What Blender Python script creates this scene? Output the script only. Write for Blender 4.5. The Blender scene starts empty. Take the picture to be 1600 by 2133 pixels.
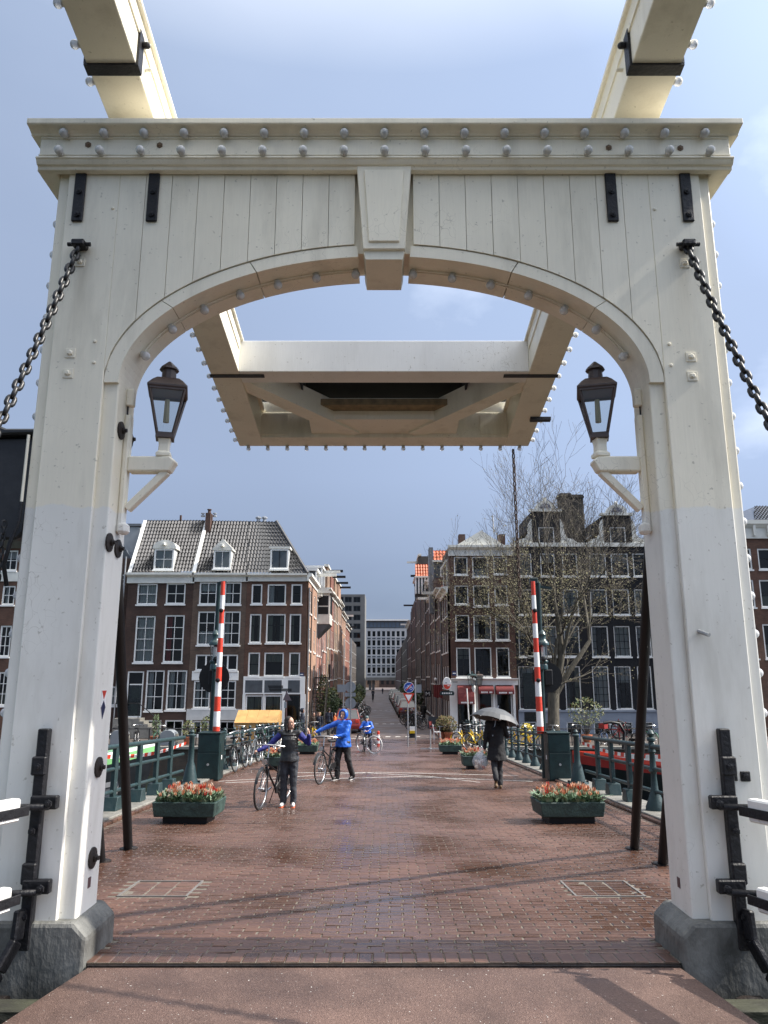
import bpy, math, random
from mathutils import Vector, Matrix
random.seed(7)
R = math.radians
# ------------------------------------------------------------------ camera, sky, sun, exposure
SC = bpy.context.scene
COL = SC.collection
PITCH = R(12.5); CAMZ = 3.6; FPX = 1560.0
cd = bpy.data.cameras.new('camera'); cam = bpy.data.objects.new('camera', cd); COL.objects.link(cam)
cd.sensor_fit = 'HORIZONTAL'; cd.sensor_width = 36.0; cd.lens = 36.0 * FPX / 1600.0
cd.clip_start = 0.05; cd.clip_end = 6000
cam.location = (0, 0, CAMZ); cam.rotation_euler = (R(90) + PITCH, 0, 0)
SC.camera = cam
SUN_EL = R(42); SUN_AZ = R(91.6)       # azimuth from +Y towards +X: straight from the right
sdir = Vector((math.sin(SUN_AZ) * math.cos(SUN_EL), math.cos(SUN_AZ) * math.cos(SUN_EL), math.sin(SUN_EL)))
sl = bpy.data.lights.new('sun', 'SUN'); so = bpy.data.objects.new('sun', sl); COL.objects.link(so)
sl.energy = 3.7; sl.angle = R(0.6); sl.color = (1.0, 0.94, 0.85)
so.rotation_euler = sdir.to_track_quat('Z', 'Y').to_euler(); so.location = (30, 0, 40)
W = bpy.data.worlds.new('World'); SC.world = W; W.use_nodes = True
wn, wl = W.node_tree.nodes, W.node_tree.links
wn.clear()
wo = wn.new('ShaderNodeOutputWorld'); wb = wn.new('ShaderNodeBackground')
sky = wn.new('ShaderNodeTexSky'); sky.sky_type = 'NISHITA'; sky.sun_disc = False
sky.sun_elevation = SUN_EL; sky.sun_rotation = SUN_AZ; sky.air_density = 1.0; sky.dust_density = 2.2; sky.ozone_density = 1.2
tc = wn.new('ShaderNodeTexCoord')
sep = wn.new('ShaderNodeSeparateXYZ'); wl.new(tc.outputs['Generated'], sep.inputs[0])
# cloud deck: height of the line of sight -> how thick the rain cloud in that direction looks
mp = wn.new('ShaderNodeMapping'); mp.inputs['Scale'].default_value = (1.0, 1.0, 2.4); wl.new(tc.outputs['Generated'], mp.inputs[0])
ns = wn.new('ShaderNodeTexNoise'); ns.inputs['Scale'].default_value = 1.7; ns.inputs['Detail'].default_value = 7; ns.inputs['Roughness'].default_value = 0.5
wl.new(mp.outputs[0], ns.inputs['Vector'])
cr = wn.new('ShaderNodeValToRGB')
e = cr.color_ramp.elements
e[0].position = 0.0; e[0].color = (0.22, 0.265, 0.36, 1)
e[1].position = 1.0; e[1].color = (1.4, 1.38, 1.34, 1)  # zenith, out of view, raised to lift the shaded surfaces
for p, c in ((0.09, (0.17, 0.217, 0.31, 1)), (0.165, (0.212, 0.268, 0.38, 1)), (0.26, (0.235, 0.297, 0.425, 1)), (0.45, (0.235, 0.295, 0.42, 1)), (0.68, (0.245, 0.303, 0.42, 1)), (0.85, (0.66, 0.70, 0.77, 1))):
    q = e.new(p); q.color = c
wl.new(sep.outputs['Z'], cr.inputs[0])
skm = wn.new('ShaderNodeMixRGB'); skm.blend_type = 'MULTIPLY'; skm.inputs[0].default_value = 1.0
skm.inputs[2].default_value = (0.125, 0.125, 0.125, 1); wl.new(sky.outputs[0], skm.inputs[1])
mix = wn.new('ShaderNodeMixRGB')
mr = wn.new('ShaderNodeMapRange'); mr.inputs[1].default_value = 0.34; mr.inputs[2].default_value = 0.60; mr.inputs[3].default_value = 0.78; mr.inputs[4].default_value = 1.0
wl.new(ns.outputs['Fac'], mr.inputs[0]); wl.new(mr.outputs[0], mix.inputs[0])
wl.new(skm.outputs[0], mix.inputs[1]); wl.new(cr.outputs[0], mix.inputs[2])
# bright broken cumulus tops
ns2 = wn.new('ShaderNodeTexNoise'); ns2.inputs['Scale'].default_value = 2.6; ns2.inputs['Detail'].default_value = 8; ns2.inputs['Roughness'].default_value = 0.52
mp2 = wn.new('ShaderNodeMapping'); mp2.inputs['Location'].default_value = (2.3, 0.4, 1.2); mp2.inputs['Scale'].default_value = (1, 1, 1.7)
wl.new(tc.outputs['Generated'], mp2.inputs[0]); wl.new(mp2.outputs[0], ns2.inputs['Vector'])
mr2 = wn.new('ShaderNodeMapRange'); mr2.inputs[1].default_value = 0.60; mr2.inputs[2].default_value = 0.80; mr2.inputs[3].default_value = 0; mr2.inputs[4].default_value = 0.42
wl.new(ns2.outputs['Fac'], mr2.inputs[0])
mix2 = wn.new('ShaderNodeMixRGB'); mix2.inputs[2].default_value = (0.80, 0.86, 0.97, 1)
wl.new(mr2.outputs[0], mix2.inputs[0]); wl.new(mix.outputs[0], mix2.inputs[1])
wb.inputs['Strength'].default_value = 1.0
# hazy air scatters forward: the sky brightens smoothly towards the sun, as it does across the photograph
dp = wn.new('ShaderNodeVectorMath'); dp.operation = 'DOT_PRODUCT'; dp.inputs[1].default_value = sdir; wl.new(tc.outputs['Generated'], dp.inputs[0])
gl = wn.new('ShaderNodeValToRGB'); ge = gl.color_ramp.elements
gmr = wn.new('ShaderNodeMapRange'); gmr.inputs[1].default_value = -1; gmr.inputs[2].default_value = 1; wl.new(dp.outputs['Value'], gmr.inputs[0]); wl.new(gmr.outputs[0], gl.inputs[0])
ge[0].position = 0.0; ge[0].color = (.26,) * 3 + (1,); ge[1].position = 1.0; ge[1].color = (1.35, 1.24, 1.10, 1)  # glow end near the sun, out of view, raised to brighten shaded timber
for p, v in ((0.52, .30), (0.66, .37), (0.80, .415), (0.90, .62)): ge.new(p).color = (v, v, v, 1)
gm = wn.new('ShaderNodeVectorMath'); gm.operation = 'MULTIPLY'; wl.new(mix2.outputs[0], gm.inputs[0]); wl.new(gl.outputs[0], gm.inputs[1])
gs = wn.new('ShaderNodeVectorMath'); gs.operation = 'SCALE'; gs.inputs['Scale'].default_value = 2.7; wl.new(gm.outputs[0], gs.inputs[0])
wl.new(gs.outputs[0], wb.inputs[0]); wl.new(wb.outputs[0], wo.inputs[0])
SC.view_settings.view_transform = 'Standard'; SC.view_settings.look = 'None'
SC.view_settings.exposure = 0.98; SC.view_settings.gamma = 1.0
SC.view_settings.use_curve_mapping = False
SC.render.engine = 'CYCLES'
SC.cycles.use_denoising = True
SC.cycles.max_bounces = 7; SC.cycles.transparent_max_bounces = 12
SC.cycles.caustics_reflective = False; SC.cycles.caustics_refractive = False

# ------------------------------------------------------------------ helpers
CP, SP = math.cos(PITCH), math.sin(PITCH)
def P(px, py, Y):
    """world point seen at photograph pixel (px, py) on the plane at distance Y"""
    u = (px - 800.0) / FPX; v = -(py - 1066.5) / FPX
    t = Y / (CP - v * SP)
    return Vector((u * t, Y, CAMZ + (SP + v * CP) * t))
def deck_z(Y): return max(0.0, 1.93 - 0.0412 * Y)
def G(px, py):
    lo, hi = 2.0, 400.0
    for _ in range(50):
        m = (lo + hi) / 2
        if P(px, py, m).z > deck_z(m): lo = m
        else: hi = m
    return P(px, py, lo)
WLOC = {}
def empty(name, loc=(0, 0, 0), rz=0.0):
    o = bpy.data.objects.new(name, None); COL.objects.link(o)
    o.empty_display_size = 0.2
    o.location = loc; o.rotation_euler = (0, 0, rz); WLOC[o.name] = Vector(loc)
    return o
def tag(o, label=None, cat=None, group=None, kind=None):
    if label: o['label'] = label
    if cat: o['category'] = cat
    if group: o['group'] = group
    if kind: o['kind'] = kind
    return o
def thing(name, label, cat, loc=(0, 0, 0), rz=0.0, group=None):
    return tag(empty(name, loc, rz), label, cat, group)
KIDS = {}
def adopt(o, parent):
    if parent is not None:
        o.parent = parent; KIDS.setdefault(parent.name, []).append(o)
        WLOC[o.name] = WLOC.get(parent.name, Vector((0, 0, 0)))
    else:
        WLOC[o.name] = Vector((0, 0, 0))
    return o
def inst(name, me, parent, loc=(0, 0, 0), rot=(0, 0, 0), scale=(1, 1, 1)):
    o = bpy.data.objects.new(name, me); COL.objects.link(o)
    adopt(o, parent); o.location = loc; o.rotation_euler = rot; o.scale = scale
    if parent is None: WLOC[o.name] = Vector(loc)
    return o
def dup(root, loc, rz=0.0, scale=None, label=None, group=None, parent=None, mats=None):
    c = root.copy(); COL.objects.link(c)
    if parent is None:
        c.location = loc; c.rotation_euler = (0, 0, rz)
        if scale: c.scale = (scale,) * 3
        if label: c['label'] = label
        if group: c['group'] = group
    else:
        c.parent = parent
    if mats and c.type == 'MESH' and c.data.materials and c.data.materials[0].name in mats:
        key = (c.data.name, mats[c.data.materials[0].name].name)
        if key not in RECOL:
            d = c.data.copy(); d.materials[0] = mats[c.data.materials[0].name]; RECOL[key] = d
        c.data = RECOL[key]
    for ch in KIDS.get(root.name, []):
        k = dup(ch, None, parent=c, mats=mats); KIDS.setdefault(c.name, []).append(k)
    return c
RECOL = {}
class MB:
    def __init__(s): s.v = []; s.f = []
    def add(s, vs, fs):
        b = len(s.v); s.v += [tuple(p) for p in vs]; s.f += [tuple(i + b for i in q) for q in fs]; return s
    def box(s, x0, x1, y0, y1, z0, z1):
        return s.add([(x0, y0, z0), (x1, y0, z0), (x1, y1, z0), (x0, y1, z0), (x0, y0, z1), (x1, y0, z1), (x1, y1, z1), (x0, y1, z1)],
                     [(0, 3, 2, 1), (4, 5, 6, 7), (0, 1, 5, 4), (1, 2, 6, 5), (2, 3, 7, 6), (3, 0, 4, 7)])
    def cbox(s, c, d): return s.box(c[0] - d[0] / 2, c[0] + d[0] / 2, c[1] - d[1] / 2, c[1] + d[1] / 2, c[2] - d[2] / 2, c[2] + d[2] / 2)
    def bar(s, p0, p1, w, h, up=(0, 0, 1)):
        p0, p1 = Vector(p0), Vector(p1); d = (p1 - p0).normalized()
        a = d.cross(Vector(up))
        if a.length < 1e-5: a = d.cross(Vector((1, 0, 0)))
        a.normalize(); b = a.cross(d).normalized()
        vs = []
        for p in (p0, p1):
            for i, j in ((-1, -1), (1, -1), (1, 1), (-1, 1)): vs.append(p + a * (i * w / 2) + b * (j * h / 2))
        return s.add(vs, [(0, 1, 2, 3), (7, 6, 5, 4), (0, 4, 5, 1), (1, 5, 6, 2), (2, 6, 7, 3), (3, 7, 4, 0)])
    def tube(s, pts, r, n=8, cap=True, closed=False):
        pts = [Vector(p) for p in pts]; k = len(pts)
        rs = r if isinstance(r, (list, tuple)) else [r] * k
        b = len(s.v); prev = None
        for i, p in enumerate(pts):
            if closed: d = pts[(i + 1) % k] - pts[i - 1]
            else: d = pts[min(i + 1, k - 1)] - pts[max(i - 1, 0)]
            d.normalize()
            if prev is None:
                a = d.cross(Vector((0, 0, 1)))
                if a.length < 0.05: a = d.cross(Vector((1, 0, 0)))
            else:
                a = prev - d * prev.dot(d)
                if a.length < 1e-5: a = d.cross(Vector((1, 0, 0)))
            a.normalize(); prev = a; c = d.cross(a)
            for j in range(n):
                t = 2 * math.pi * j / n
                s.v.append(tuple(p + a * (math.cos(t) * rs[i]) + c * (math.sin(t) * rs[i])))
        m = k if closed else k - 1
        for i in range(m):
            for j in range(n):
                i2 = (i + 1) % k; j2 = (j + 1) % n
                s.f.append((b + i * n + j, b + i * n + j2, b + i2 * n + j2, b + i2 * n + j))
        if cap and not closed:
            s.f.append(tuple(b + j for j in reversed(range(n)))); s.f.append(tuple(b + (k - 1) * n + j for j in range(n)))
        return s
    def lathe(s, prof, c=(0, 0, 0), n=12, axis='z', cap=True, ang=0.0):
        b = len(s.v)
        for r, h in prof:
            for j in range(n):
                t = 2 * math.pi * j / n + ang; u, w = r * math.cos(t), r * math.sin(t)
                if axis == 'z': s.v.append((c[0] + u, c[1] + w, c[2] + h))
                elif axis == 'x': s.v.append((c[0] + h, c[1] + u, c[2] + w))
                else: s.v.append((c[0] + w, c[1] + h, c[2] + u))
        for i in range(len(prof) - 1):
            for j in range(n):
                j2 = (j + 1) % n
                s.f.append((b + i * n + j, b + i * n + j2, b + (i + 1) * n + j2, b + (i + 1) * n + j))
        if cap:
            s.f.append(tuple(b + j for j in reversed(range(n)))); s.f.append(tuple(b + (len(prof) - 1) * n + j for j in range(n)))
        return s
    def ball(s, c, r, n=10, m=7):
        if not isinstance(r, (list, tuple)): r = (r, r, r)
        b = len(s.v)
        s.v.append((c[0], c[1], c[2] - r[2]))
        for i in range(1, m):
            ph = math.pi * i / m - math.pi / 2
            for j in range(n):
                t = 2 * math.pi * j / n
                s.v.append((c[0] + r[0] * math.cos(ph) * math.cos(t), c[1] + r[1] * math.cos(ph) * math.sin(t), c[2] + r[2] * math.sin(ph)))
        s.v.append((c[0], c[1], c[2] + r[2])); top = len(s.v) - 1
        for j in range(n): s.f.append((b, b + 1 + (j + 1) % n, b + 1 + j))
        for i in range(m - 2):
            for j in range(n):
                s.f.append((b + 1 + i * n + j, b + 1 + i * n + (j + 1) % n, b + 1 + (i + 1) * n + (j + 1) % n, b + 1 + (i + 1) * n + j))
        for j in range(n): s.f.append((top, b + 1 + (m - 2) * n + j, b + 1 + (m - 2) * n + (j + 1) % n))
        return s
    def cap(s, p0, p1, r0, r1, n=10):
        """tapered capsule"""
        p0, p1 = Vector(p0), Vector(p1); d = (p1 - p0)
        L = max(d.length, 1e-5); d = d / L
        pts, rs = [], []
        for a in (-80, -50, -20): pts.append(p0 + d * (r0 * math.sin(R(a)))); rs.append(r0 * math.cos(R(a)))
        for a in (20, 50, 80): pts.append(p1 + d * (r1 * math.sin(R(a)))); rs.append(r1 * math.cos(R(a)))
        return s.tube(pts, rs, n)
    def prism(s, poly, axis, lo, hi):
        """extrude a polygon given in the two other axes, (x,z) for axis y, (y,z) for axis x, (x,y) for axis z"""
        n = len(poly); vs = []
        for h in (lo, hi):
            for a, b in poly:
                vs.append((h, a, b) if axis == 'x' else (a, h, b) if axis == 'y' else (a, b, h))
        fs = [tuple(range(n)), tuple(range(2 * n - 1, n - 1, -1))] + [(i, i + n, (i + 1) % n + n, (i + 1) % n) for i in range(n)]
        return s.add(vs, fs)
    def xf(s, M):
        s.v = [tuple(M @ Vector(p)) for p in s.v]; return s
    def mesh(s, name, mat, smooth=False):
        me = bpy.data.meshes.new(name); me.from_pydata(s.v, [], s.f)
        me.update()
        if mat: me.materials.append(mat)
        if smooth:
            me.polygons.foreach_set('use_smooth', [True] * len(me.polygons))
        return me
    def build(s, name, mat, parent=None, smooth=False, bevel=0.0, world=False, seg=1, loc=(0, 0, 0), rot=(0, 0, 0), fix=True):
        if world and parent is not None:
            o = WLOC[parent.name]; s.v = [(p[0] - o[0], p[1] - o[1], p[2] - o[2]) for p in s.v]
        me = s.mesh(name, mat, smooth)
        ob = inst(name, me, parent, loc, rot)
        if fix: fixn(me)
        if bevel:
            m = ob.modifiers.new('bevel', 'BEVEL'); m.width = bevel; m.segments = seg; m.limit_method = 'ANGLE'; m.angle_limit = R(40)
        if smooth:
            try: me.set_sharp_from_angle(angle=R(45))
            except Exception: pass
        return ob
def fixn(me):
    import bmesh
    bm = bmesh.new(); bm.from_mesh(me); bmesh.ops.recalc_face_normals(bm, faces=bm.faces); bm.to_mesh(me); bm.free()

# ------------------------------------------------------------------ materials
MATS = {}
def nodes(name):
    m = bpy.data.materials.new(name); m.use_nodes = True
    nt = m.node_tree; b = nt.nodes.get('Principled BSDF'); MATS[name] = m
    return m, nt.nodes, nt.links, b
def pm(name, col, rough=0.6, var=0.12, scale=5.0, bump=0.0, bscale=60.0, metal=0.0, col2=None, spec=0.5, stretch=(1, 1, 1), rvar=0.1, rand=0.0, coords='Object', detail=5):
    m, n, l, b = nodes(name)
    tcn = n.new('ShaderNodeTexCoord'); mpn = n.new('ShaderNodeMapping'); mpn.inputs['Scale'].default_value = stretch
    l.new(tcn.outputs[coords], mpn.inputs[0])
    ns = n.new('ShaderNodeTexNoise'); ns.inputs['Scale'].default_value = scale; ns.inputs['Detail'].default_value = detail; l.new(mpn.outputs[0], ns.inputs['Vector'])
    rp = n.new('ShaderNodeValToRGB'); rp.color_ramp.elements[0].position = 0.3; rp.color_ramp.elements[1].position = 0.72
    c2 = col2 or tuple(min(1, c * (1 + var)) for c in col); c1 = col if col2 else tuple(c * (1 - var) for c in col)
    rp.color_ramp.elements[0].color = (*c1, 1); rp.color_ramp.elements[1].color = (*c2, 1)
    l.new(ns.outputs['Fac'], rp.inputs[0]); out = rp.outputs[0]
    if rand:
        oi = n.new('ShaderNodeObjectInfo'); hs = n.new('ShaderNodeHueSaturation'); mm = n.new('ShaderNodeMapRange')
        mm.inputs[3].default_value = 1 - rand; mm.inputs[4].default_value = 1 + rand
        l.new(oi.outputs['Random'], mm.inputs[0]); l.new(mm.outputs[0], hs.inputs['Value']); l.new(out, hs.inputs['Color']); out = hs.outputs[0]
    l.new(out, b.inputs['Base Color'])
    mr = n.new('ShaderNodeMapRange'); mr.inputs[3].default_value = max(0.02, rough - rvar); mr.inputs[4].default_value = min(1, rough + rvar)
    l.new(ns.outputs['Fac'], mr.inputs[0]); l.new(mr.outputs[0], b.inputs['Roughness'])
    b.inputs['Metallic'].default_value = metal; b.inputs['Specular IOR Level'].default_value = spec
    if bump:
        nb = n.new('ShaderNodeTexNoise'); nb.inputs['Scale'].default_value = bscale; nb.inputs['Detail'].default_value = 4; l.new(mpn.outputs[0], nb.inputs['Vector'])
        bp = n.new('ShaderNodeBump'); bp.inputs['Strength'].default_value = bump; bp.inputs['Distance'].default_value = 0.02
        l.new(nb.outputs['Fac'], bp.inputs['Height']); l.new(bp.outputs[0], b.inputs['Normal'])
    return m
def paint(name, col, dirt=(0.30, 0.27, 0.20), amount=0.35, rough=0.42, low=None, low_z=0.0):
    """old oil paint on timber: brush grain, faint crazing, greenish dirt runs, specks; low: a newer coat below a height"""
    m, n, l, b = nodes(name)
    tcn = n.new('ShaderNodeTexCoord'); geo = n.new('ShaderNodeNewGeometry')
    mg = n.new('ShaderNodeMapping'); mg.inputs['Scale'].default_value = (1, 1, 0.06); l.new(geo.outputs['Position'], mg.inputs[0])
    gr = n.new('ShaderNodeTexNoise'); gr.inputs['Scale'].default_value = 70; gr.inputs['Detail'].default_value = 4; l.new(mg.outputs[0], gr.inputs['Vector'])
    ms = n.new('ShaderNodeMapping'); ms.inputs['Scale'].default_value = (1, 1, 0.22); l.new(geo.outputs['Position'], ms.inputs[0])
    st = n.new('ShaderNodeTexNoise'); st.inputs['Scale'].default_value = 3.2; st.inputs['Detail'].default_value = 9; st.inputs['Roughness'].default_value = 0.62; l.new(ms.outputs[0], st.inputs['Vector'])
    r1 = n.new('ShaderNodeMapRange'); r1.inputs[1].default_value = 0.52; r1.inputs[2].default_value = 0.80; r1.inputs[4].default_value = amount; l.new(st.outputs['Fac'], r1.inputs[0])
    sp = n.new('ShaderNodeTexNoise'); sp.inputs['Scale'].default_value = 26; sp.inputs['Detail'].default_value = 3; l.new(geo.outputs['Position'], sp.inputs['Vector'])
    r2 = n.new('ShaderNodeMapRange'); r2.inputs[1].default_value = 0.675; r2.inputs[2].default_value = 0.75; r2.inputs[4].default_value = 0.55; l.new(sp.outputs['Fac'], r2.inputs[0])
    mx = n.new('ShaderNodeMath'); mx.operation = 'MAXIMUM'; l.new(r1.outputs[0], mx.inputs[0]); l.new(r2.outputs[0], mx.inputs[1])
    base = n.new('ShaderNodeMixRGB'); base.inputs[1].default_value = (*[c * 0.94 for c in col], 1); base.inputs[2].default_value = (*[min(1, c * 1.04) for c in col], 1)
    l.new(gr.outputs['Fac'], base.inputs[0]); out = base.outputs[0]
    if low:
        sx = n.new('ShaderNodeSeparateXYZ'); l.new(geo.outputs['Position'], sx.inputs[0])
        wv = n.new('ShaderNodeMath'); wv.operation = 'MULTIPLY_ADD'; l.new(st.outputs['Fac'], wv.inputs[0]); wv.inputs[1].default_value = 0.16; l.new(sx.outputs['Z'], wv.inputs[2])
        rr = n.new('ShaderNodeMapRange'); rr.inputs[1].default_value = low_z + 0.075; rr.inputs[2].default_value = low_z + 0.09; rr.inputs[3].default_value = 1; rr.inputs[4].default_value = 0; l.new(wv.outputs[0], rr.inputs[0])
        lm = n.new('ShaderNodeMixRGB'); lm.inputs[2].default_value = (*low, 1); l.new(rr.outputs[0], lm.inputs[0]); l.new(out, lm.inputs[1]); out = lm.outputs[0]
    big = n.new('ShaderNodeTexNoise'); big.inputs['Scale'].default_value = 0.9; big.inputs['Detail'].default_value = 6; l.new(geo.outputs['Position'], big.inputs['Vector'])
    bm_ = n.new('ShaderNodeMapRange'); bm_.inputs[1].default_value = .3; bm_.inputs[2].default_value = .7; bm_.inputs[3].default_value = .90; bm_.inputs[4].default_value = 1.04; l.new(big.outputs['Fac'], bm_.inputs[0])
    hv = n.new('ShaderNodeHueSaturation'); l.new(bm_.outputs[0], hv.inputs['Value']); l.new(out, hv.inputs['Color']); out = hv.outputs[0]
    ck = n.new('ShaderNodeTexVoronoi'); ck.feature = 'DISTANCE_TO_EDGE'; ck.inputs['Scale'].default_value = 5.0; mk = n.new('ShaderNodeMapping'); mk.inputs['Scale'].default_value = (1.6, 1.6, .35); l.new(geo.outputs['Position'], mk.inputs[0])
    wz = n.new('ShaderNodeVectorMath'); wz.operation = 'ADD'; wq = n.new('ShaderNodeTexNoise'); wq.inputs['Scale'].default_value = 3; l.new(geo.outputs['Position'], wq.inputs['Vector']); l.new(mk.outputs[0], wz.inputs[0]); l.new(wq.outputs['Color'], wz.inputs[1]); l.new(wz.outputs[0], ck.inputs['Vector'])
    c1 = n.new('ShaderNodeMapRange'); c1.inputs[1].default_value = .004; c1.inputs[2].default_value = .012; c1.inputs[3].default_value = .5; c1.inputs[4].default_value = 0; l.new(ck.outputs['Distance'], c1.inputs[0])
    cg = n.new('ShaderNodeMapRange'); cg.inputs[1].default_value = .55; cg.inputs[2].default_value = .66; l.new(big.outputs['Fac'], cg.inputs[0])
    cm = n.new('ShaderNodeMath'); cm.operation = 'MULTIPLY'; l.new(c1.outputs[0], cm.inputs[0]); l.new(cg.outputs[0], cm.inputs[1])
    mx2 = n.new('ShaderNodeMath'); mx2.operation = 'MAXIMUM'; l.new(mx.outputs[0], mx2.inputs[0]); l.new(cm.outputs[0], mx2.inputs[1]); mx = mx2
    dm = n.new('ShaderNodeMixRGB'); dm.inputs[2].default_value = (*dirt, 1); l.new(mx.outputs[0], dm.inputs[0]); l.new(out, dm.inputs[1])
    l.new(dm.outputs[0], b.inputs['Base Color'])
    b.inputs['Roughness'].default_value = rough
    bp = n.new('ShaderNodeBump'); bp.inputs['Strength'].default_value = 0.12; bp.inputs['Distance'].default_value = 0.004
    l.new(gr.outputs['Fac'], bp.inputs['Height']); l.new(bp.outputs[0], b.inputs['Normal'])
    return m
def brickwall(name, col, col2, mortar, axis='x', rough=0.85, sc=1.0):
    m, n, l, b = nodes(name)
    geo = n.new('ShaderNodeNewGeometry'); sx = n.new('ShaderNodeSeparateXYZ'); l.new(geo.outputs['Position'], sx.inputs[0])
    cx = n.new('ShaderNodeCombineXYZ'); l.new(sx.outputs['X' if axis == 'x' else 'Y'], cx.inputs[0]); l.new(sx.outputs['Z'], cx.inputs[1])
    bt = n.new('ShaderNodeTexBrick'); bt.inputs['Scale'].default_value = 1.0 / sc; bt.inputs['Brick Width'].default_value = 0.22; bt.inputs['Row Height'].default_value = 0.066
    bt.inputs['Mortar Size'].default_value = 0.006; bt.inputs['Color1'].default_value = (*col, 1); bt.inputs['Color2'].default_value = (*col2, 1); bt.inputs['Mortar'].default_value = (*mortar, 1)
    l.new(cx.outputs[0], bt.inputs['Vector'])
    ns = n.new('ShaderNodeTexNoise'); ns.inputs['Scale'].default_value = 0.9; ns.inputs['Detail'].default_value = 8; ns.inputs['Roughness'].default_value = 0.65; l.new(geo.outputs['Position'], ns.inputs['Vector'])
    hs = n.new('ShaderNodeHueSaturation'); mr = n.new('ShaderNodeMapRange'); mr.inputs[1].default_value = 0.3; mr.inputs[2].default_value = 0.7; mr.inputs[3].default_value = 0.62; mr.inputs[4].default_value = 1.35
    l.new(ns.outputs['Fac'], mr.inputs[0]); l.new(mr.outputs[0], hs.inputs['Value']); l.new(bt.outputs['Color'], hs.inputs['Color'])
    l.new(hs.outputs[0], b.inputs['Base Color']); b.inputs['Roughness'].default_value = rough
    bp = n.new('ShaderNodeBump'); bp.inputs['Strength'].default_value = 0.5; bp.inputs['Distance'].default_value = 0.01; bp.invert = True
    l.new(bt.outputs['Fac'], bp.inputs['Height']); l.new(bp.outputs[0], b.inputs['Normal'])
    return m
def paver(name, per_object):
    """wet worn clinker: each piece its own tone, damp sheen in patches"""
    m, n, l, b = nodes(name)
    geo = n.new('ShaderNodeNewGeometry')
    if per_object: oi = n.new('ShaderNodeObjectInfo'); rnd = oi.outputs['Random']
    else: rnd = geo.outputs['Random Per Island']
    rp = n.new('ShaderNodeValToRGB'); e = rp.color_ramp.elements
    e[0].position = 0; e[0].color = (0.074, 0.038, 0.026, 1); e[1].position = 1; e[1].color = (0.116, 0.061, 0.042, 1)
    for p, c in ((0.18, (0.098, 0.051, 0.036, 1)), (0.4, (0.110, 0.058, 0.042, 1)), (0.62, (0.090, 0.050, 0.038, 1)), (0.82, (0.112, 0.061, 0.043, 1))): e.new(p).color = c
    l.new(rnd, rp.inputs[0])
    ns = n.new('ShaderNodeTexNoise'); ns.inputs['Scale'].default_value = 38; ns.inputs['Detail'].default_value = 4; l.new(geo.outputs['Position'], ns.inputs['Vector'])
    hs = n.new('ShaderNodeHueSaturation'); mr = n.new('ShaderNodeMapRange'); mr.inputs[1].default_value = 0.3; mr.inputs[2].default_value = 0.7; mr.inputs[3].default_value = 0.82; mr.inputs[4].default_value = 1.2
    l.new(ns.outputs['Fac'], mr.inputs[0]); l.new(rp.outputs[0], hs.inputs['Color']); l.new(hs.outputs[0], b.inputs['Base Color'])
    wet = n.new('ShaderNodeTexNoise'); wet.inputs['Scale'].default_value = 0.75; wet.inputs['Detail'].default_value = 6; l.new(geo.outputs['Position'], wet.inputs['Vector'])
    wd = n.new('ShaderNodeMapRange'); wd.inputs[1].default_value = .35; wd.inputs[2].default_value = .65; wd.inputs[3].default_value = .72; wd.inputs[4].default_value = 1.15; l.new(wet.outputs['Fac'], wd.inputs[0])
    wm = n.new('ShaderNodeMath'); wm.operation = 'MULTIPLY'; l.new(mr.outputs[0], wm.inputs[0]); l.new(wd.outputs[0], wm.inputs[1]); l.new(wm.outputs[0], hs.inputs['Value'])
    ad = n.new('ShaderNodeMath'); ad.operation = 'MULTIPLY_ADD'; l.new(rnd, ad.inputs[0]); ad.inputs[1].default_value = 0.12; l.new(wet.outputs['Fac'], ad.inputs[2])
    wr = n.new('ShaderNodeMapRange'); wr.inputs[1].default_value = 0.40; wr.inputs[2].default_value = 0.70; wr.inputs[3].default_value = 0.10; wr.inputs[4].default_value = 0.46
    l.new(ad.outputs[0], wr.inputs[0]); l.new(wr.outputs[0], b.inputs['Roughness'])
    bp = n.new('ShaderNodeBump'); bp.inputs['Strength'].default_value = 0.25; bp.inputs['Distance'].default_value = 0.004
    l.new(ns.outputs['Fac'], bp.inputs['Height']); l.new(bp.outputs[0], b.inputs['Normal'])
    return m
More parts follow.
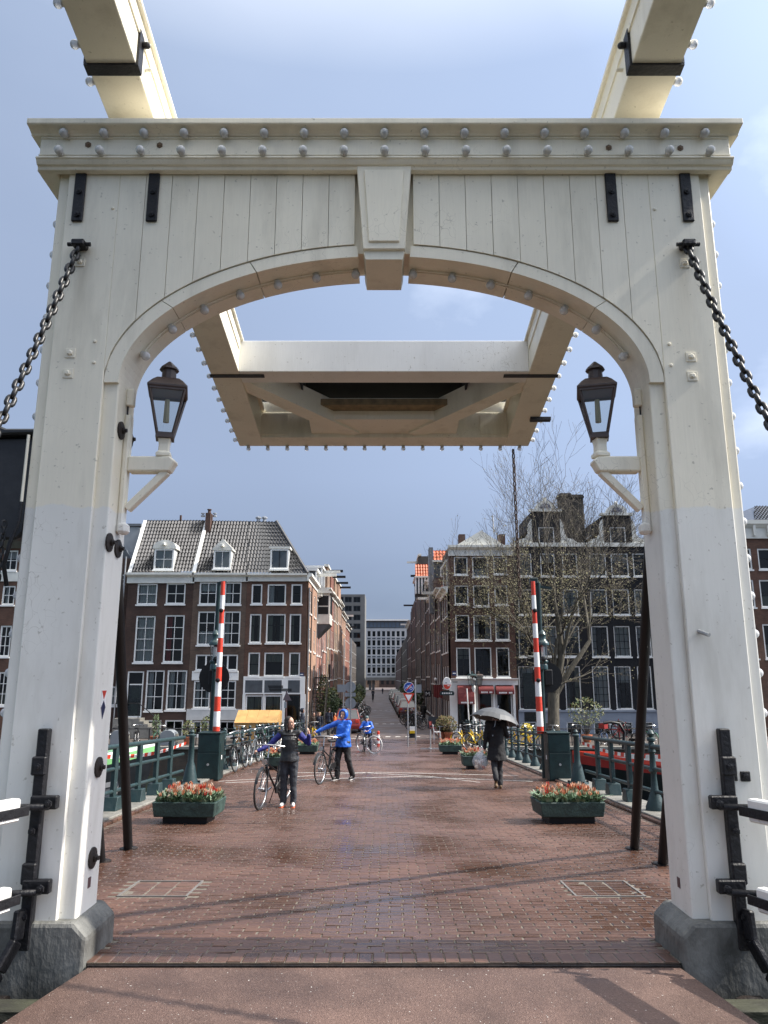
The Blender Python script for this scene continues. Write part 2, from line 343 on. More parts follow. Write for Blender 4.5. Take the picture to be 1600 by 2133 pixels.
def paver_sheet(name, c1, c2, mo, w=0.21, h=0.078, rough=0.4):
    m, n, l, b = nodes(name)
    geo = n.new('ShaderNodeNewGeometry')
    bt = n.new('ShaderNodeTexBrick'); bt.inputs['Scale'].default_value = 1.0; bt.inputs['Brick Width'].default_value = w; bt.inputs['Row Height'].default_value = h
    bt.inputs['Mortar Size'].default_value = 0.006; bt.inputs['Color1'].default_value = (*c1, 1); bt.inputs['Color2'].default_value = (*c2, 1); bt.inputs['Mortar'].default_value = (*mo, 1)
    l.new(geo.outputs['Position'], bt.inputs['Vector'])
    ns = n.new('ShaderNodeTexNoise'); ns.inputs['Scale'].default_value = 0.6; ns.inputs['Detail'].default_value = 7; l.new(geo.outputs['Position'], ns.inputs['Vector'])
    hs = n.new('ShaderNodeHueSaturation'); mr = n.new('ShaderNodeMapRange'); mr.inputs[1].default_value = 0.3; mr.inputs[2].default_value = 0.7; mr.inputs[3].default_value = 0.75; mr.inputs[4].default_value = 1.25
    l.new(ns.outputs['Fac'], mr.inputs[0]); l.new(mr.outputs[0], hs.inputs['Value']); l.new(bt.outputs['Color'], hs.inputs['Color']); l.new(hs.outputs[0], b.inputs['Base Color'])
    wr = n.new('ShaderNodeMapRange'); wr.inputs[1].default_value = 0.35; wr.inputs[2].default_value = 0.65; wr.inputs[3].default_value = rough - 0.15; wr.inputs[4].default_value = rough + 0.15
    l.new(ns.outputs['Fac'], wr.inputs[0]); l.new(wr.outputs[0], b.inputs['Roughness'])
    return m
def glassmat(name, tint=(0.75, 0.8, 0.82), refl=0.02, ior=1.45):
    """thin pane: see-through with a mirror share that grows at grazing angles"""
    m, n, l, b = nodes(name); n.remove(b)
    out = [q for q in n if q.type == 'OUTPUT_MATERIAL'][0]
    tr = n.new('ShaderNodeBsdfTransparent'); tr.inputs[0].default_value = (*tint, 1)
    gl = n.new('ShaderNodeBsdfGlossy'); gl.inputs['Roughness'].default_value = 0.03
    geo = n.new('ShaderNodeNewGeometry'); nb = n.new('ShaderNodeTexNoise'); nb.inputs['Scale'].default_value = 1.3; l.new(geo.outputs['Position'], nb.inputs['Vector'])
    bp = n.new('ShaderNodeBump'); bp.inputs['Strength'].default_value = 0.10; bp.inputs['Distance'].default_value = 0.05; l.new(nb.outputs['Fac'], bp.inputs['Height']); l.new(bp.outputs[0], gl.inputs['Normal'])
    fr = n.new('ShaderNodeFresnel'); fr.inputs[0].default_value = ior
    ad = n.new('ShaderNodeMath'); ad.operation = 'ADD'; ad.use_clamp = True; ad.inputs[1].default_value = refl * 0.2; l.new(fr.outputs[0], ad.inputs[0])
    mx = n.new('ShaderNodeMixShader'); l.new(ad.outputs[0], mx.inputs[0]); l.new(tr.outputs[0], mx.inputs[1]); l.new(gl.outputs[0], mx.inputs[2]); l.new(mx.outputs[0], out.inputs[0])
    return m
CREAM = paint('cream_paint', (0.86, 0.805, 0.66), amount=0.42, low=(0.79, 0.775, 0.715), low_z=4.90)
CREAM2 = paint('cream_paint_beam', (0.84, 0.80, 0.67), amount=0.45, dirt=(0.34, 0.30, 0.20))
WHITEP = paint('white_paint', (0.84, 0.83, 0.79), amount=0.2)
OFFWHITE = pm('window_white', (0.84, 0.835, 0.80), 0.45, 0.05, 3)
CORN = pm('cornice_white', (0.70, 0.69, 0.63), 0.55, 0.12, 2)
IRON = pm('black_iron', (0.009, 0.009, 0.011), 0.45, 0.3, 14, bump=0.35, bscale=40, spec=0.35)
IRONROUGH = pm('worn_black_iron', (0.012, 0.011, 0.011), 0.55, 0.3, 9, bump=0.5, bscale=30, col2=(0.03, 0.022, 0.018), spec=.3)
TEAL = pm('dark_green_paint', (0.006, 0.022, 0.023), 0.42, 0.3, 6, bump=0.15, bscale=30, spec=0.4)
TEAL2 = pm('railing_green_paint', (0.012, 0.034, 0.037), 0.45, 0.3, 8, bump=0.2, bscale=30, col2=(0.028, 0.05, 0.053), spec=.4)
STONE = pm('plinth_stone', (0.05, 0.05, 0.045), 0.6, 0.3, 4, bump=0.8, bscale=22, col2=(0.20, 0.20, 0.185), detail=9, stretch=(1, 1, 0.5))
LEDGE = pm('ledge_stone', (0.15, 0.145, 0.13), 0.5, 0.2, 4, bump=0.4, bscale=25, col2=(0.26, 0.25, 0.22))
MOSSW = pm('mossy_timber', (0.024, 0.023, 0.016), 0.75, 0.2, 7, bump=0.8, bscale=25, col2=(0.055, 0.058, 0.032), stretch=(0.4, 1, 1))
MORTAR = pm('joint_sand', (0.15, 0.13, 0.105), 0.8, 0.25, 20, bump=0.3)
PAVE_O = paver('wet_clinker', True); PAVE_I = paver('wet_clinker_field', False)
PAVE_FAR = paver_sheet('clinker_sheet', (0.108, 0.058, 0.046), (0.086, 0.047, 0.039), (0.10, 0.078, 0.066), rough=0.27)
PAVE_STREET = paver_sheet('street_clinker', (0.13, 0.095, 0.083), (0.105, 0.080, 0.072), (0.08, 0.068, 0.058), rough=0.6)
PAVE_WALK = paver_sheet('footway_tiles', (0.12, 0.105, 0.095), (0.10, 0.09, 0.085), (0.06, 0.055, 0.05), w=0.3, h=0.3, rough=0.5)
PAINTLINE = pm('road_marking', (0.62, 0.60, 0.56), 0.5, 0.3, 14)
GLASS = glassmat('window_glass'); LANTGLASS = glassmat('lantern_glass', (0.88, 0.9, 0.9), 0.25)
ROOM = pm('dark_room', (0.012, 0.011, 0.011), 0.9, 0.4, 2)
CURTAIN = pm('net_curtain', (0.55, 0.54, 0.50), 0.9, 0.25, 9, stretch=(3, 1, 0.15))
REDCURT = pm('red_curtain', (0.28, 0.02, 0.02), 0.8, 0.2, 6, stretch=(3, 1, 0.2))
OLIVECURT = pm('green_grey_curtain', (0.20, 0.20, 0.15), 0.9, 0.3, 9, stretch=(3, 1, 0.15))
RUBBER = pm('tyre_rubber', (0.015, 0.015, 0.016), 0.7, 0.2, 10)
STEEL = pm('bare_steel', (0.55, 0.55, 0.55), 0.28, 0.1, 10, metal=1.0)
GALV = pm('galvanised_steel', (0.36, 0.37, 0.38), 0.45, 0.15, 8, metal=0.6)
SIGNBACK = pm('sign_back_grey', (0.22, 0.24, 0.26), 0.45, 0.08, 3)
BLACKP = pm('black_paint', (0.009, 0.009, 0.010), 0.5, 0.2, 8, spec=.3)
RED = pm('barrier_red', (0.55, 0.045, 0.02), 0.4, 0.12, 6); WHITE = pm('barrier_white', (0.78, 0.78, 0.77), 0.4, 0.06, 6)
SOIL = pm('planter_soil', (0.05, 0.035, 0.025), 0.95, 0.4, 20)
YELLOW = pm('yellow_paint', (0.70, 0.46, 0.015), 0.35, 0.1, 6)
SOCKET = pm('bulb_socket', (0.55, 0.54, 0.50), 0.5, 0.1, 10)
def bulbglass():
    m, n, l, b = nodes('bulb_glass')
    b.inputs['Base Color'].default_value = (0.93, 0.94, 0.95, 1); b.inputs['Roughness'].default_value = 0.04
    b.inputs['Transmission Weight'].default_value = 0.45; b.inputs['IOR'].default_value = 1.4
    return m
BULB = bulbglass()
# ------------------------------------------------------------------ ground, water, deck
SL = math.atan(0.0412)
WATERM, _n, _l, _b = nodes('canal_water')
_b.inputs['Base Color'].default_value = (0.018, 0.026, 0.018, 1); _b.inputs['Roughness'].default_value = 0.06
_w = _n.new('ShaderNodeTexNoise'); _w.inputs['Scale'].default_value = 2.2; _w.inputs['Detail'].default_value = 5; _g = _n.new('ShaderNodeNewGeometry'); _l.new(_g.outputs['Position'], _w.inputs['Vector'])
_bp = _n.new('ShaderNodeBump'); _bp.inputs['Strength'].default_value = 0.35; _bp.inputs['Distance'].default_value = 0.12; _l.new(_w.outputs['Fac'], _bp.inputs['Height']); _l.new(_bp.outputs[0], _b.inputs['Normal'])
def sheet(name, x0, x1, y0, y1, z, m, zb=None):
    b = MB(); z2 = z if zb is None else zb
    b.add([(x0, y0, z), (x1, y0, z), (x1, y1, z2), (x0, y1, z2)], [(0, 1, 2, 3)])
    return tag(b.build(name, m, fix=False), kind='structure')
sheet('canal_water', -300, 300, -200, 41.2, -1.35, WATERM)
QUAYM = pm('quay_paving', (0.10, 0.085, 0.075), 0.6, 0.2, 1.5, bump=0.3, bscale=12)
sheet('ground', -3000, 3000, 41, 5800, -0.012, QUAYM)
qw = MB(); qw.box(-120, -4.9, 40.85, 41.15, -2.2, -0.02); qw.box(4.9, 120, 40.85, 41.15, -2.2, -0.02)
tag(qw.build('quay_wall', brickwall('quay_brick', (0.09, 0.06, 0.045), (0.065, 0.05, 0.04), (0.07, 0.07, 0.055))), kind='structure')
qc = MB(); qc.box(-120, -4.9, 40.7, 41.3, -0.02, 0.10); qc.box(4.9, 120, 40.7, 41.3, -0.02, 0.10)
tag(qc.build('quay_coping', LEDGE), kind='structure')
sheet('street', -4.75, 4.15, 46.86, 900, 0.012, PAVE_STREET)
b = MB(); b.prism([(6.05, 1.93 - 0.0412 * 6.05 - 0.03), (6.05, 0.6), (41.5, -0.6), (47, -0.2), (46.9, -0.02)], 'x', -4.86, 4.86)
tag(b.build('bridge_span', IRONROUGH), kind='structure')
deck = empty('bridge_deck', (0, 0, 0)); tag(deck, kind='structure')
ZB = 1.93 - 0.0412 * 5.72          # deck level at the portal
jb = MB()
def dz(y): return 1.93 - 0.0412 * y
for (x0, x1, y0, y1) in ((-2.16, 2.16, 5.69, 6.3), (-4.16, 4.16, 6.3, 27.0)):
    jb.add([(x0, y0, dz(y0) - 0.007), (x1, y0, dz(y0) - 0.007), (x1, y1, dz(y1) - 0.007), (x0, y1, dz(y1) - 0.007)], [(0, 1, 2, 3)])
jb.build('joint_bed', MORTAR, deck, fix=False)
fb = MB()
fb.add([(-4.16, 27.0, dz(27)), (4.16, 27.0, dz(27)), (4.16, 46.87, 0.016), (-4.16, 46.87, 0.016)], [(0, 1, 2, 3)])
fb.build('far_paving', PAVE_FAR, deck, fix=False)
def brickmesh(l, w):
    m = MB(); c = 0.006
    x, y = l / 2, w / 2
    m.add([(-x, -y, -0.05), (x, -y, -0.05), (x, y, -0.05), (-x, y, -0.05), (-x, -y, -c * .6), (x, -y, -c * .6), (x, y, -c * .6), (-x, y, -c * .6),
           (-x + c, -y + c, 0), (x - c, -y + c, 0), (x - c, y - c, 0), (-x + c, y - c, 0)],
          [(0, 1, 5, 4), (1, 2, 6, 5), (2, 3, 7, 6), (3, 0, 4, 7), (4, 5, 9, 8), (5, 6, 10, 9), (6, 7, 11, 10), (7, 4, 8, 11), (8, 9, 10, 11)])
    return m
rng = random.Random(3)
B1 = brickmesh(0.197, 0.0735); B2 = brickmesh(0.197, 0.0735); B2.xf(Matrix.Rotation(R(90), 4, 'Z'))
ME1 = B1.mesh('brick', PAVE_O); ME2 = brickmesh(0.093, 0.194).mesh('brick', PAVE_O)
nobj = 0; field = MB()
def put(x, y, kind):
    global nobj
    z = dz(y) + rng.uniform(-0.003, 0.003)
    rx, ry, rz = -SL + rng.gauss(0, 0.010), rng.gauss(0, 0.008), rng.gauss(0, 0.008)
    if nobj < 300:
        inst('brick', ME2 if kind else ME1, deck, (x, y, z), (rx, ry, rz)); nobj += 1
    else:
        s_ = B1
        M = Matrix.Translation((x, y, z)) @ Matrix.Rotation(rz, 4, 'Z') @ Matrix.Rotation(ry, 4, 'Y') @ Matrix.Rotation(rx, 4, 'X')
        field.add([M @ Vector(p) for p in s_.v], s_.f)
x = -2.04
while x < 2.05: put(x, 5.795, 1); x += 0.1005
y = 5.938; r_ = 0
while y < 27.0:
    hw = 2.0 if y < 6.3 else 4.05
    x = -hw + (0.105 if r_ % 2 else 0.0) + rng.uniform(-0.012, 0.012)
    while x <= hw + 0.06:
        if not ((-2.52 < x < -1.80 or 1.80 < x < 2.42) and 7.55 < y < 8.25 and hw > 3):
            put(x + rng.uniform(-0.003, 0.003), y, 0)
        x += 0.2105
    y += 0.0778 if y < 18 else 0.0778; r_ += 1
tag(field.build('paving_field', PAVE_I, deck, fix=False), kind='stuff')
# two paved hatch covers in steel rims
for k, (xc, side) in enumerate(((-2.16, 'left'), (2.11, 'right'))):
    h = thing('hatch_cover', 'steel rimmed hatch paved with bricks behind the %s portal column' % side, 'hatch', (xc, 7.9, dz(7.9)), 0, 'hatches in the deck')
    h.rotation_euler = (-SL, 0, 0)
    m = MB()
    for (a, b_, c, d) in ((-.33, .33, -.33, -.31), (-.33, .33, .31, .33), (-.33, -.31, -.31, .31), (.31, .33, -.31, .31)): m.box(a, b_, c, d, -.03, .004)
    m.build('rim', pm('rim_steel_' + side, (.16, .15, .14), .6), h); MB().box(-.31, .31, -.31, .31, -.04, -.012).build('base', MORTAR, h)
    for i in range(6):
        for j in range(3):
            inst('brick', ME1, h, (-.205 + .205 * j + (0.0 if i % 2 else 0.0), -.255 + .102 * i, rng.uniform(-.006, 0)), (rng.gauss(0, .02), rng.gauss(0, .02), rng.gauss(0, .02)), (0.96, 1.28, 1))
# kerb bricks and stone ledge along both sides
for s, nm in ((-1, 'left'), (1, 'right')):
    kb = MB(); y = 6.4
    while y < 46:
        z = dz(y)
        kb.add([Matrix.Translation((s * 4.215, y + .105, z + 0.03 + rng.uniform(-.004, .004))) @ Matrix.Rotation(-SL, 4, 'X') @ Vector(p) for p in B2.v], B2.f); y += 0.2105
    o = kb.build('kerb_bricks', PAVE_I, deck, fix=False); tag(o, kind='stuff')
    y = 6.3
    while y < 46:
        L = 1.62; b = MB()
        x0, x1 = sorted((s * 4.27, s * 4.86))
        b.add([(x0, y, dz(y) - .1), (x1, y, dz(y) - .1), (x1, y + L, dz(y + L) - .1), (x0, y + L, dz(y + L) - .1),
               (x0, y, dz(y) + .06), (x1, y, dz(y) + .06), (x1, y + L, dz(y + L) + .06), (x0, y + L, dz(y + L) + .06)],
              [(0, 3, 2, 1), (4, 5, 6, 7), (0, 1, 5, 4), (1, 2, 6, 5), (2, 3, 7, 6), (3, 0, 4, 7)])
        b.build('ledge_stone', LEDGE, deck, bevel=0.01); y += L + 0.008
# white stop lines, worn
wl_ = MB()
for pts in (((455, 1628), (700, 1613), (790, 1609), (1080, 1616)), ((470, 1631), (700, 1622), (850, 1618), (1110, 1628)), ((600, 1610), (760, 1610), (900, 1618), (1000, 1630))):
    c = [G(*p) for p in pts]
    for i in range(3):
        a, d = c[i], c[i + 1]; w = 0.035
        wl_.add([(a.x, a.y - w, dz(a.y - w) + .005), (d.x, d.y - w, dz(d.y - w) + .005), (d.x, d.y + w, dz(d.y + w) + .005), (a.x, a.y + w, dz(a.y + w) + .005)], [(0, 1, 2, 3)])
tag(wl_.build('stop_lines', PAINTLINE, fix=False), kind='structure')
db = MB()
for yy, x0, x1 in ((48.6, -3.0, 2.4), (62, -2.6, 2.2), (88, -2.4, 2.0)):
    x = x0
    while x < x1: db.box(x, x + .3, yy, yy + .4, 0.016, 0.0165); x += .62
db.box(-3.4, -0.2, 47.2, 47.4, 0.016, 0.0165)
tag(db.build('dashed_markings', PAINTLINE, fix=False), kind='structure')
# the drawbridge leaf the camera stands on: gritty red-brown surfacing
ASPH, n_, l_, b_ = nodes('leaf_grit')
g_ = n_.new('ShaderNodeNewGeometry')
v_ = n_.new('ShaderNodeTexVoronoi'); v_.inputs['Scale'].default_value = 150; l_.new(g_.outputs['Position'], v_.inputs['Vector'])
q_ = n_.new('ShaderNodeTexNoise'); q_.inputs['Scale'].default_value = 2.2; q_.inputs['Detail'].default_value = 8; l_.new(g_.outputs['Position'], q_.inputs['Vector'])
rp_ = n_.new('ShaderNodeValToRGB'); e_ = rp_.color_ramp.elements; e_[0].color = (0.070, 0.042, 0.033, 1); e_[1].color = (0.22, 0.15, 0.12, 1)
for p_, c_ in ((0.25, (0.105, 0.064, 0.050, 1)), (0.75, (0.125, 0.077, 0.061, 1)), (0.95, (0.14, 0.088, 0.070, 1))): e_.new(p_).color = c_
sc_ = n_.new('ShaderNodeSeparateColor'); l_.new(v_.outputs['Color'], sc_.inputs[0]); l_.new(sc_.outputs[0], rp_.inputs[0])
h_ = n_.new('ShaderNodeHueSaturation'); m_ = n_.new('ShaderNodeMapRange'); m_.inputs[1].default_value = .3; m_.inputs[2].default_value = .7; m_.inputs[3].default_value = .8; m_.inputs[4].default_value = 1.2
l_.new(q_.outputs['Fac'], m_.inputs[0]); l_.new(m_.outputs[0], h_.inputs['Value']); l_.new(rp_.outputs[0], h_.inputs['Color'])
dk_ = n_.new('ShaderNodeMapping'); dk_.inputs['Scale'].default_value = (1.1, 26, 1); l_.new(g_.outputs['Position'], dk_.inputs[0])
dn_ = n_.new('ShaderNodeTexNoise'); dn_.inputs['Scale'].default_value = 2.0; dn_.inputs['Detail'].default_value = 3; l_.new(dk_.outputs[0], dn_.inputs['Vector'])
dr_ = n_.new('ShaderNodeMapRange'); dr_.inputs[1].default_value = .68; dr_.inputs[2].default_value = .74; dr_.inputs[3].default_value = 1; dr_.inputs[4].default_value = .72; l_.new(dn_.outputs['Fac'], dr_.inputs[0])
st_ = n_.new('ShaderNodeTexNoise'); st_.inputs['Scale'].default_value = .8; st_.inputs['Detail'].default_value = 9; st_.inputs['Roughness'].default_value = .65; l_.new(g_.outputs['Position'], st_.inputs['Vector'])
sr_ = n_.new('ShaderNodeMapRange'); sr_.inputs[1].default_value = .35; sr_.inputs[2].default_value = .65; sr_.inputs[3].default_value = .72; sr_.inputs[4].default_value = 1.12; l_.new(st_.outputs['Fac'], sr_.inputs[0])
pr_ = n_.new('ShaderNodeMath'); pr_.operation = 'MULTIPLY'; l_.new(dr_.outputs[0], pr_.inputs[0]); l_.new(sr_.outputs[0], pr_.inputs[1])
pq_ = n_.new('ShaderNodeMath'); pq_.operation = 'MULTIPLY'; l_.new(pr_.outputs[0], pq_.inputs[0]); l_.new(m_.outputs[0], pq_.inputs[1]); l_.new(pq_.outputs[0], h_.inputs['Value'])
rr_ = n_.new('ShaderNodeMapRange'); rr_.inputs[1].default_value = .35; rr_.inputs[2].default_value = .65; rr_.inputs[3].default_value = .36; rr_.inputs[4].default_value = .7; l_.new(st_.outputs['Fac'], rr_.inputs[0]); l_.new(rr_.outputs[0], b_.inputs['Roughness'])
sp_ = n_.new('ShaderNodeTexNoise'); sp_.inputs['Scale'].default_value = 55; sp_.inputs['Detail'].default_value = 1; l_.new(g_.outputs['Position'], sp_.inputs['Vector'])
s2_ = n_.new('ShaderNodeMapRange'); s2_.inputs[1].default_value = .755; s2_.inputs[2].default_value = .77; l_.new(sp_.outputs['Fac'], s2_.inputs[0])
mx_ = n_.new('ShaderNodeMixRGB'); mx_.inputs[2].default_value = (.6, .58, .54, 1); l_.new(s2_.outputs[0], mx_.inputs[0]); l_.new(h_.outputs[0], mx_.inputs[1]); l_.new(mx_.outputs[0], b_.inputs['Base Color'])
bp_ = n_.new('ShaderNodeBump'); bp_.inputs['Strength'].default_value = .5; bp_.inputs['Distance'].default_value = .006; l_.new(v_.outputs['Distance'], bp_.inputs['Height']); l_.new(bp_.outputs[0], b_.inputs['Normal'])
lf = thing('drawbridge_leaf', 'gritty red-brown surfaced drawbridge leaf in the foreground', 'bridge leaf', (0, 0, 1.66))
MB().add([(-2.02, 5.66, .01), (2.02, 5.66, .01), (3.4, -4, .01), (-3.9, -4, .01), (-2.02, 5.66, -.2), (2.02, 5.66, -.2), (3.4, -4, -.2), (-3.9, -4, -.2)],
         [(0, 3, 2, 1), (4, 5, 6, 7), (0, 1, 5, 4), (1, 2, 6, 5), (2, 3, 7, 6), (3, 0, 4, 7)]).build('surface', ASPH, lf)
MB().box(-2.03, 2.03, 5.664, 5.686, -.2, 0.022).build('edge_plate', IRONROUGH, lf)
for s, nm in ((-1, 'left'), (1, 'right')):
    tb = thing('side_timbers', 'mossy timber sill beside the %s edge of the drawbridge leaf' % nm, 'timber', (s * 2.9, 5.0, 1.4), 0, 'sills beside the leaf')
    for k, (yy, x0, x1, zz) in enumerate(((5.28, 2.12, 2.78, .12), (4.98, 2.30, 3.2, .06), (4.6, 2.45, 3.4, .02))):
        a0, a1 = sorted((s * x0 - s * 2.9, s * x1 - s * 2.9))
        MB().box(a0, a1, yy - 5.0 - .09, yy - 5.0 + .09, zz - .14, zz + .07).build('sill', MOSSW, tb, bevel=.008)
    MB().box(*sorted((s * 2.06 - s * 2.9, s * 4.3 - s * 2.9)), -2.2, .75, -.5, -.06).build('planking', MOSSW, tb)

# ------------------------------------------------------------------ portal
pt = thing('bridge_portal', 'tall cream painted timber drawbridge portal with low arch framing the street', 'portal', (0, 5.95, ZB))
YC, YP = 5.75, 5.72
SPR, RISE = 5.95, 1.135
AI = 2.165
def ell(a, b, x): return SPR + b * math.sqrt(max(0, 1 - (x / a) ** 2))
def wb_(m, name, mat, parent=None, **k): return m.build(name, mat, parent or pt, world=True, **k)
for s, nm in ((-1, 'left'), (1, 'right')):
    x0, x1 = sorted((s * 2.83, s * AI))
    c = wb_(MB().box(x0, x1, YC, 6.15, 1.92, 7.93), 'column', CREAM, bevel=.012, seg=2)
    b0, b1 = sorted((s * 2.73, s * 2.283))
    wb_(MB().box(b0, b1, YP - .012, YC - .001, 1.93, 7.93), 'column_board', CREAM, bevel=.006)
    pl = MB()
    f = 2.045; prof = [(s * f, ZB - .10), (s * f, 1.86), (s * 2.14, 1.95), (s * 3.0, 1.95), (s * 3.0, ZB - .3), (s * f, ZB - .3)]
    pl.prism(prof, 'y', 5.655, 6.24)
    wb_(pl, 'plinth', STONE, bevel=.03, seg=2)
# planks over the arch
ew = 0.226
def plank(xa, xb, z_top=7.93):
    n = 6; a, b = 2.290, RISE + .115
    lo = [(xa + (xb - xa) * i / n, ell(a, b, max(-a, min(a, xa + (xb - xa) * i / n)))) for i in range(n + 1)]
    g = .0022
    lo = [(min(max(p[0], xa + g), xb - g), p[1]) for p in lo]
    return MB().prism(lo + [(xb - g, z_top), (xa + g, z_top)], 'y', YP - .012 + rng.uniform(-.002, .002), YC + .02)
xs = [-2.283 + ew * k for k in range(10)] + [-0.21]
for s in (-1, 1):
    for i in range(len(xs) - 1):
        xa, xb = sorted((s * xs[i], s * xs[i + 1]))
        if xb - xa > .05: wb_(plank(xa, xb), 'plank', CREAM)
# backing behind the planks and arch ring with its soffit
bk = MB(); n = 40
pts = [(-2.20 + 4.40 * i / n) for i in range(n + 1)]
lo = [(x, ell(2.24, RISE + .06, x)) for x in pts]
bk.prism(lo + [(2.2, 7.93), (-2.2, 7.93)], 'y', YC + .021, 6.13); wb_(bk, 'backing', CREAM)
def ring(t0, t1, y0, y1, ai=AI, bi=RISE, w=.105, n=14):
    m = MB(); vs = []; 
    for i in range(n + 1):
        t = t0 + (t1 - t0) * i / n
        c, q = math.cos(t), math.sin(t)
        for (aa, bb) in ((ai, bi), (ai + w + .01, bi + w)):
            for yy in (y0, y1): vs.append((aa * c, yy, SPR + bb * q))
    fs = []
    for i in range(n):
        k = i * 4; j = k + 4
        fs += [(k, k + 2, j + 2, j), (k + 1, j + 1, j + 3, k + 3), (k, j, j + 1, k + 1), (k + 2, k + 3, j + 3, j + 2)]
    fs += [(0, 1, 3, 2), (n * 4, n * 4 + 2, n * 4 + 3, n * 4 + 1)]
    return m.add(vs, fs)
for t0, t1 in ((0.0, .62), (.624, 1.05), (1.054, 1.47), (math.pi - 1.47, math.pi - 1.054), (math.pi - 1.05, math.pi - .624), (math.pi - .62, math.pi)):
    wb_(ring(t0, t1, YP - .002, 6.16), 'arch_segment', CREAM)
# keystone
k1 = MB(); k1.prism([(-.235, 7.90), (.235, 7.90), (.175, 7.10), (-.175, 7.10)], 'y', 5.63, YP + .1); ks = wb_(k1, 'keystone', CREAM, bevel=.006)
k2 = MB(); k2.prism([(-.172, 7.84), (.172, 7.84), (.128, 7.16), (-.128, 7.16)], 'y', 5.612, 5.635); wb_(k2, 'panel', CREAM, ks, bevel=.006)
k3 = MB(); k3.prism([(-.172, 7.10), (.172, 7.10), (.155, 7.02), (-.155, 7.02)], 'y', 5.66, 6.17); wb_(k3, 'keystone_foot', CREAM2)
# cornice
co = wb_(MB().box(-2.955, 2.97, 5.60, 6.28, 7.92, 8.19), 'frieze', CREAM, bevel=.008)
prof = [(5.60, 8.155), (5.588, 8.155), (5.583, 8.168), (5.555, 8.182), (5.52, 8.19), (5.50, 8.192), (5.49, 8.20), (5.49, 8.25), (6.42, 8.26), (6.42, 8.20), (6.3, 8.15)]
wb_(MB().prism(prof, 'x', -3.035, 3.05), 'cornice_cap', CREAM, bevel=.004)
prof = [(5.60, 7.955), (5.583, 7.952), (5.58, 7.935), (5.592, 7.928), (5.602, 7.91), (5.615, 7.892), (5.635, 7.888), (5.645, 7.862), (5.70, 7.858), (5.70, 7.95)]
wb_(MB().prism(prof, 'x', -2.975, 2.99), 'bottom_moulding', CREAM, bevel=.003)
MB_ = MB()
for s in (-1, 1):
    x0, x1 = sorted((s * 2.99, s * 2.83)); wb_(MB().box(x0, x1, 5.66, 6.22, 7.862, 7.94), 'end_moulding', CREAM, bevel=.01)
# bulbs
bm_ = MB().ball((0, -.049, 0), .038, 16, 10); BULBME = bm_.mesh('bulb', BULB, True)
SOCKME = MB().lathe([(.028, 0), (.030, -.012), (.028, -.022), (.02, -.026)], n=10, axis='y').mesh('socket', SOCKET, True)
def bulb(p, face, parent, scale=1.0):
    """face: unit direction the bulb points in"""
    d = Vector(face).normalized(); q = Vector((0, -1, 0)).rotation_difference(d).to_euler()
    w = WLOC[parent.name]
    o = inst('bulb', BULBME, parent, Vector(p) - w, q, (scale,) * 3); inst('socket', SOCKME, o)
    return o
for i in range(17):
    bulb((-2.735 + 5.475 * i / 16, 5.588, 8.150), (0, -.9, -.12), pt)
    bulb((-2.76 + 5.53 * i / 16, 5.585, 7.968), (0, -.95, .12), pt)
wb_(MB().tube([(-2.95, 5.594, 8.135), (2.96, 5.594, 8.135)], .006, 6), 'cable', CREAM2); wb_(MB().tube([(-2.95, 5.585, 7.962), (2.96, 5.585, 7.962)], .006, 6), 'cable', CREAM2)
ab = []
for (px, py) in ((299, 737), (357, 682), (425, 638), (500, 608), (579, 587), (659, 576), (741, 570)):
    q = P(px, py, 5.98); ab.append(q.x)
ab = [x for x in ab] 
pos = [x for x in ab] + [-x + .005 for x in reversed(ab)]
for x in pos:
    xx = max(-AI * .985, min(AI * .985, x)); t = math.acos(xx / AI)
    z = SPR + RISE * math.sin(t); nrm = Vector((-math.cos(t) / AI, 0, -math.sin(t) / RISE)).normalized()
    bulb(Vector((xx, 5.93, z)), nrm + Vector((0, -.25, 0)), pt)
for s0, s1 in ((0.30, 1.46), (math.pi - 1.46, math.pi - 0.30)):
    for dy in (-.015, .015):
        wb_(MB().tube([(AI * .992 * math.cos(s0 + (s1 - s0) * i / 24), 5.93 + dy, SPR + RISE * .99 * math.sin(s0 + (s1 - s0) * i / 24)) for i in range(25)], .006, 5), 'cable', CREAM2)
for s in (-1, 1):
    z = 2.45
    while z < 7.75:
        if not (s < 0 and 4.62 < z < 5.62): bulb((s * 2.83, 5.9, z), (s, -.12, 0), pt)
        z += .297
# iron straps with bolts under the cornice
NUT = MB().lathe([(.026, 0), (.026, -.014), (.012, -.016), (.012, -.026)], n=6, axis='y').mesh('bolt', IRON)
for x in (-2.62, -1.985, 1.955, 2.60):
    st = wb_(MB().box(x - .047, x + .047, YP - .036, YP - .012, 7.40, 7.875), 'iron_strap', IRON, bevel=.006)
    for zz in (7.46, 7.68): inst('bolt', NUT, st, Vector((x, YP - .036, zz)) - WLOC[pt.name])
NUTC = MB().lathe([(.024, 0), (.024, -.012), (.015, -.02)], n=6, axis='y').mesh('bolt', CREAM)
NUTB = MB().lathe([(.027, 0), (.027, -.01), (.012, -.012), (.012, -.02)], n=6, axis='y').mesh('bolt', pm('rusty_bolt', (.14, .09, .05), .6, .3, 20))
for (px, py) in ((146, 735), (141, 777), (166, 545), (1440, 743), (1443, 783), (1427, 548)):
    q = P(px, py, YP - .02); a = .041
    pl_ = wb_(MB().box(q.x - a, q.x + a, YP - .020, YP - .012, q.z - a, q.z + a), 'bolt_plate', CREAM, bevel=.002)
    inst('bolt', NUTC, pl_, Vector((q.x, YP - .02, q.z)) - WLOC[pt.name])
for (px, py) in ((184, 302), (333, 303), (1268, 308), (1417, 309)):
    q = P(px, py, 5.6); inst('bolt', NUTB, pt, Vector((q.x, 5.6, q.z)) - WLOC[pt.name])
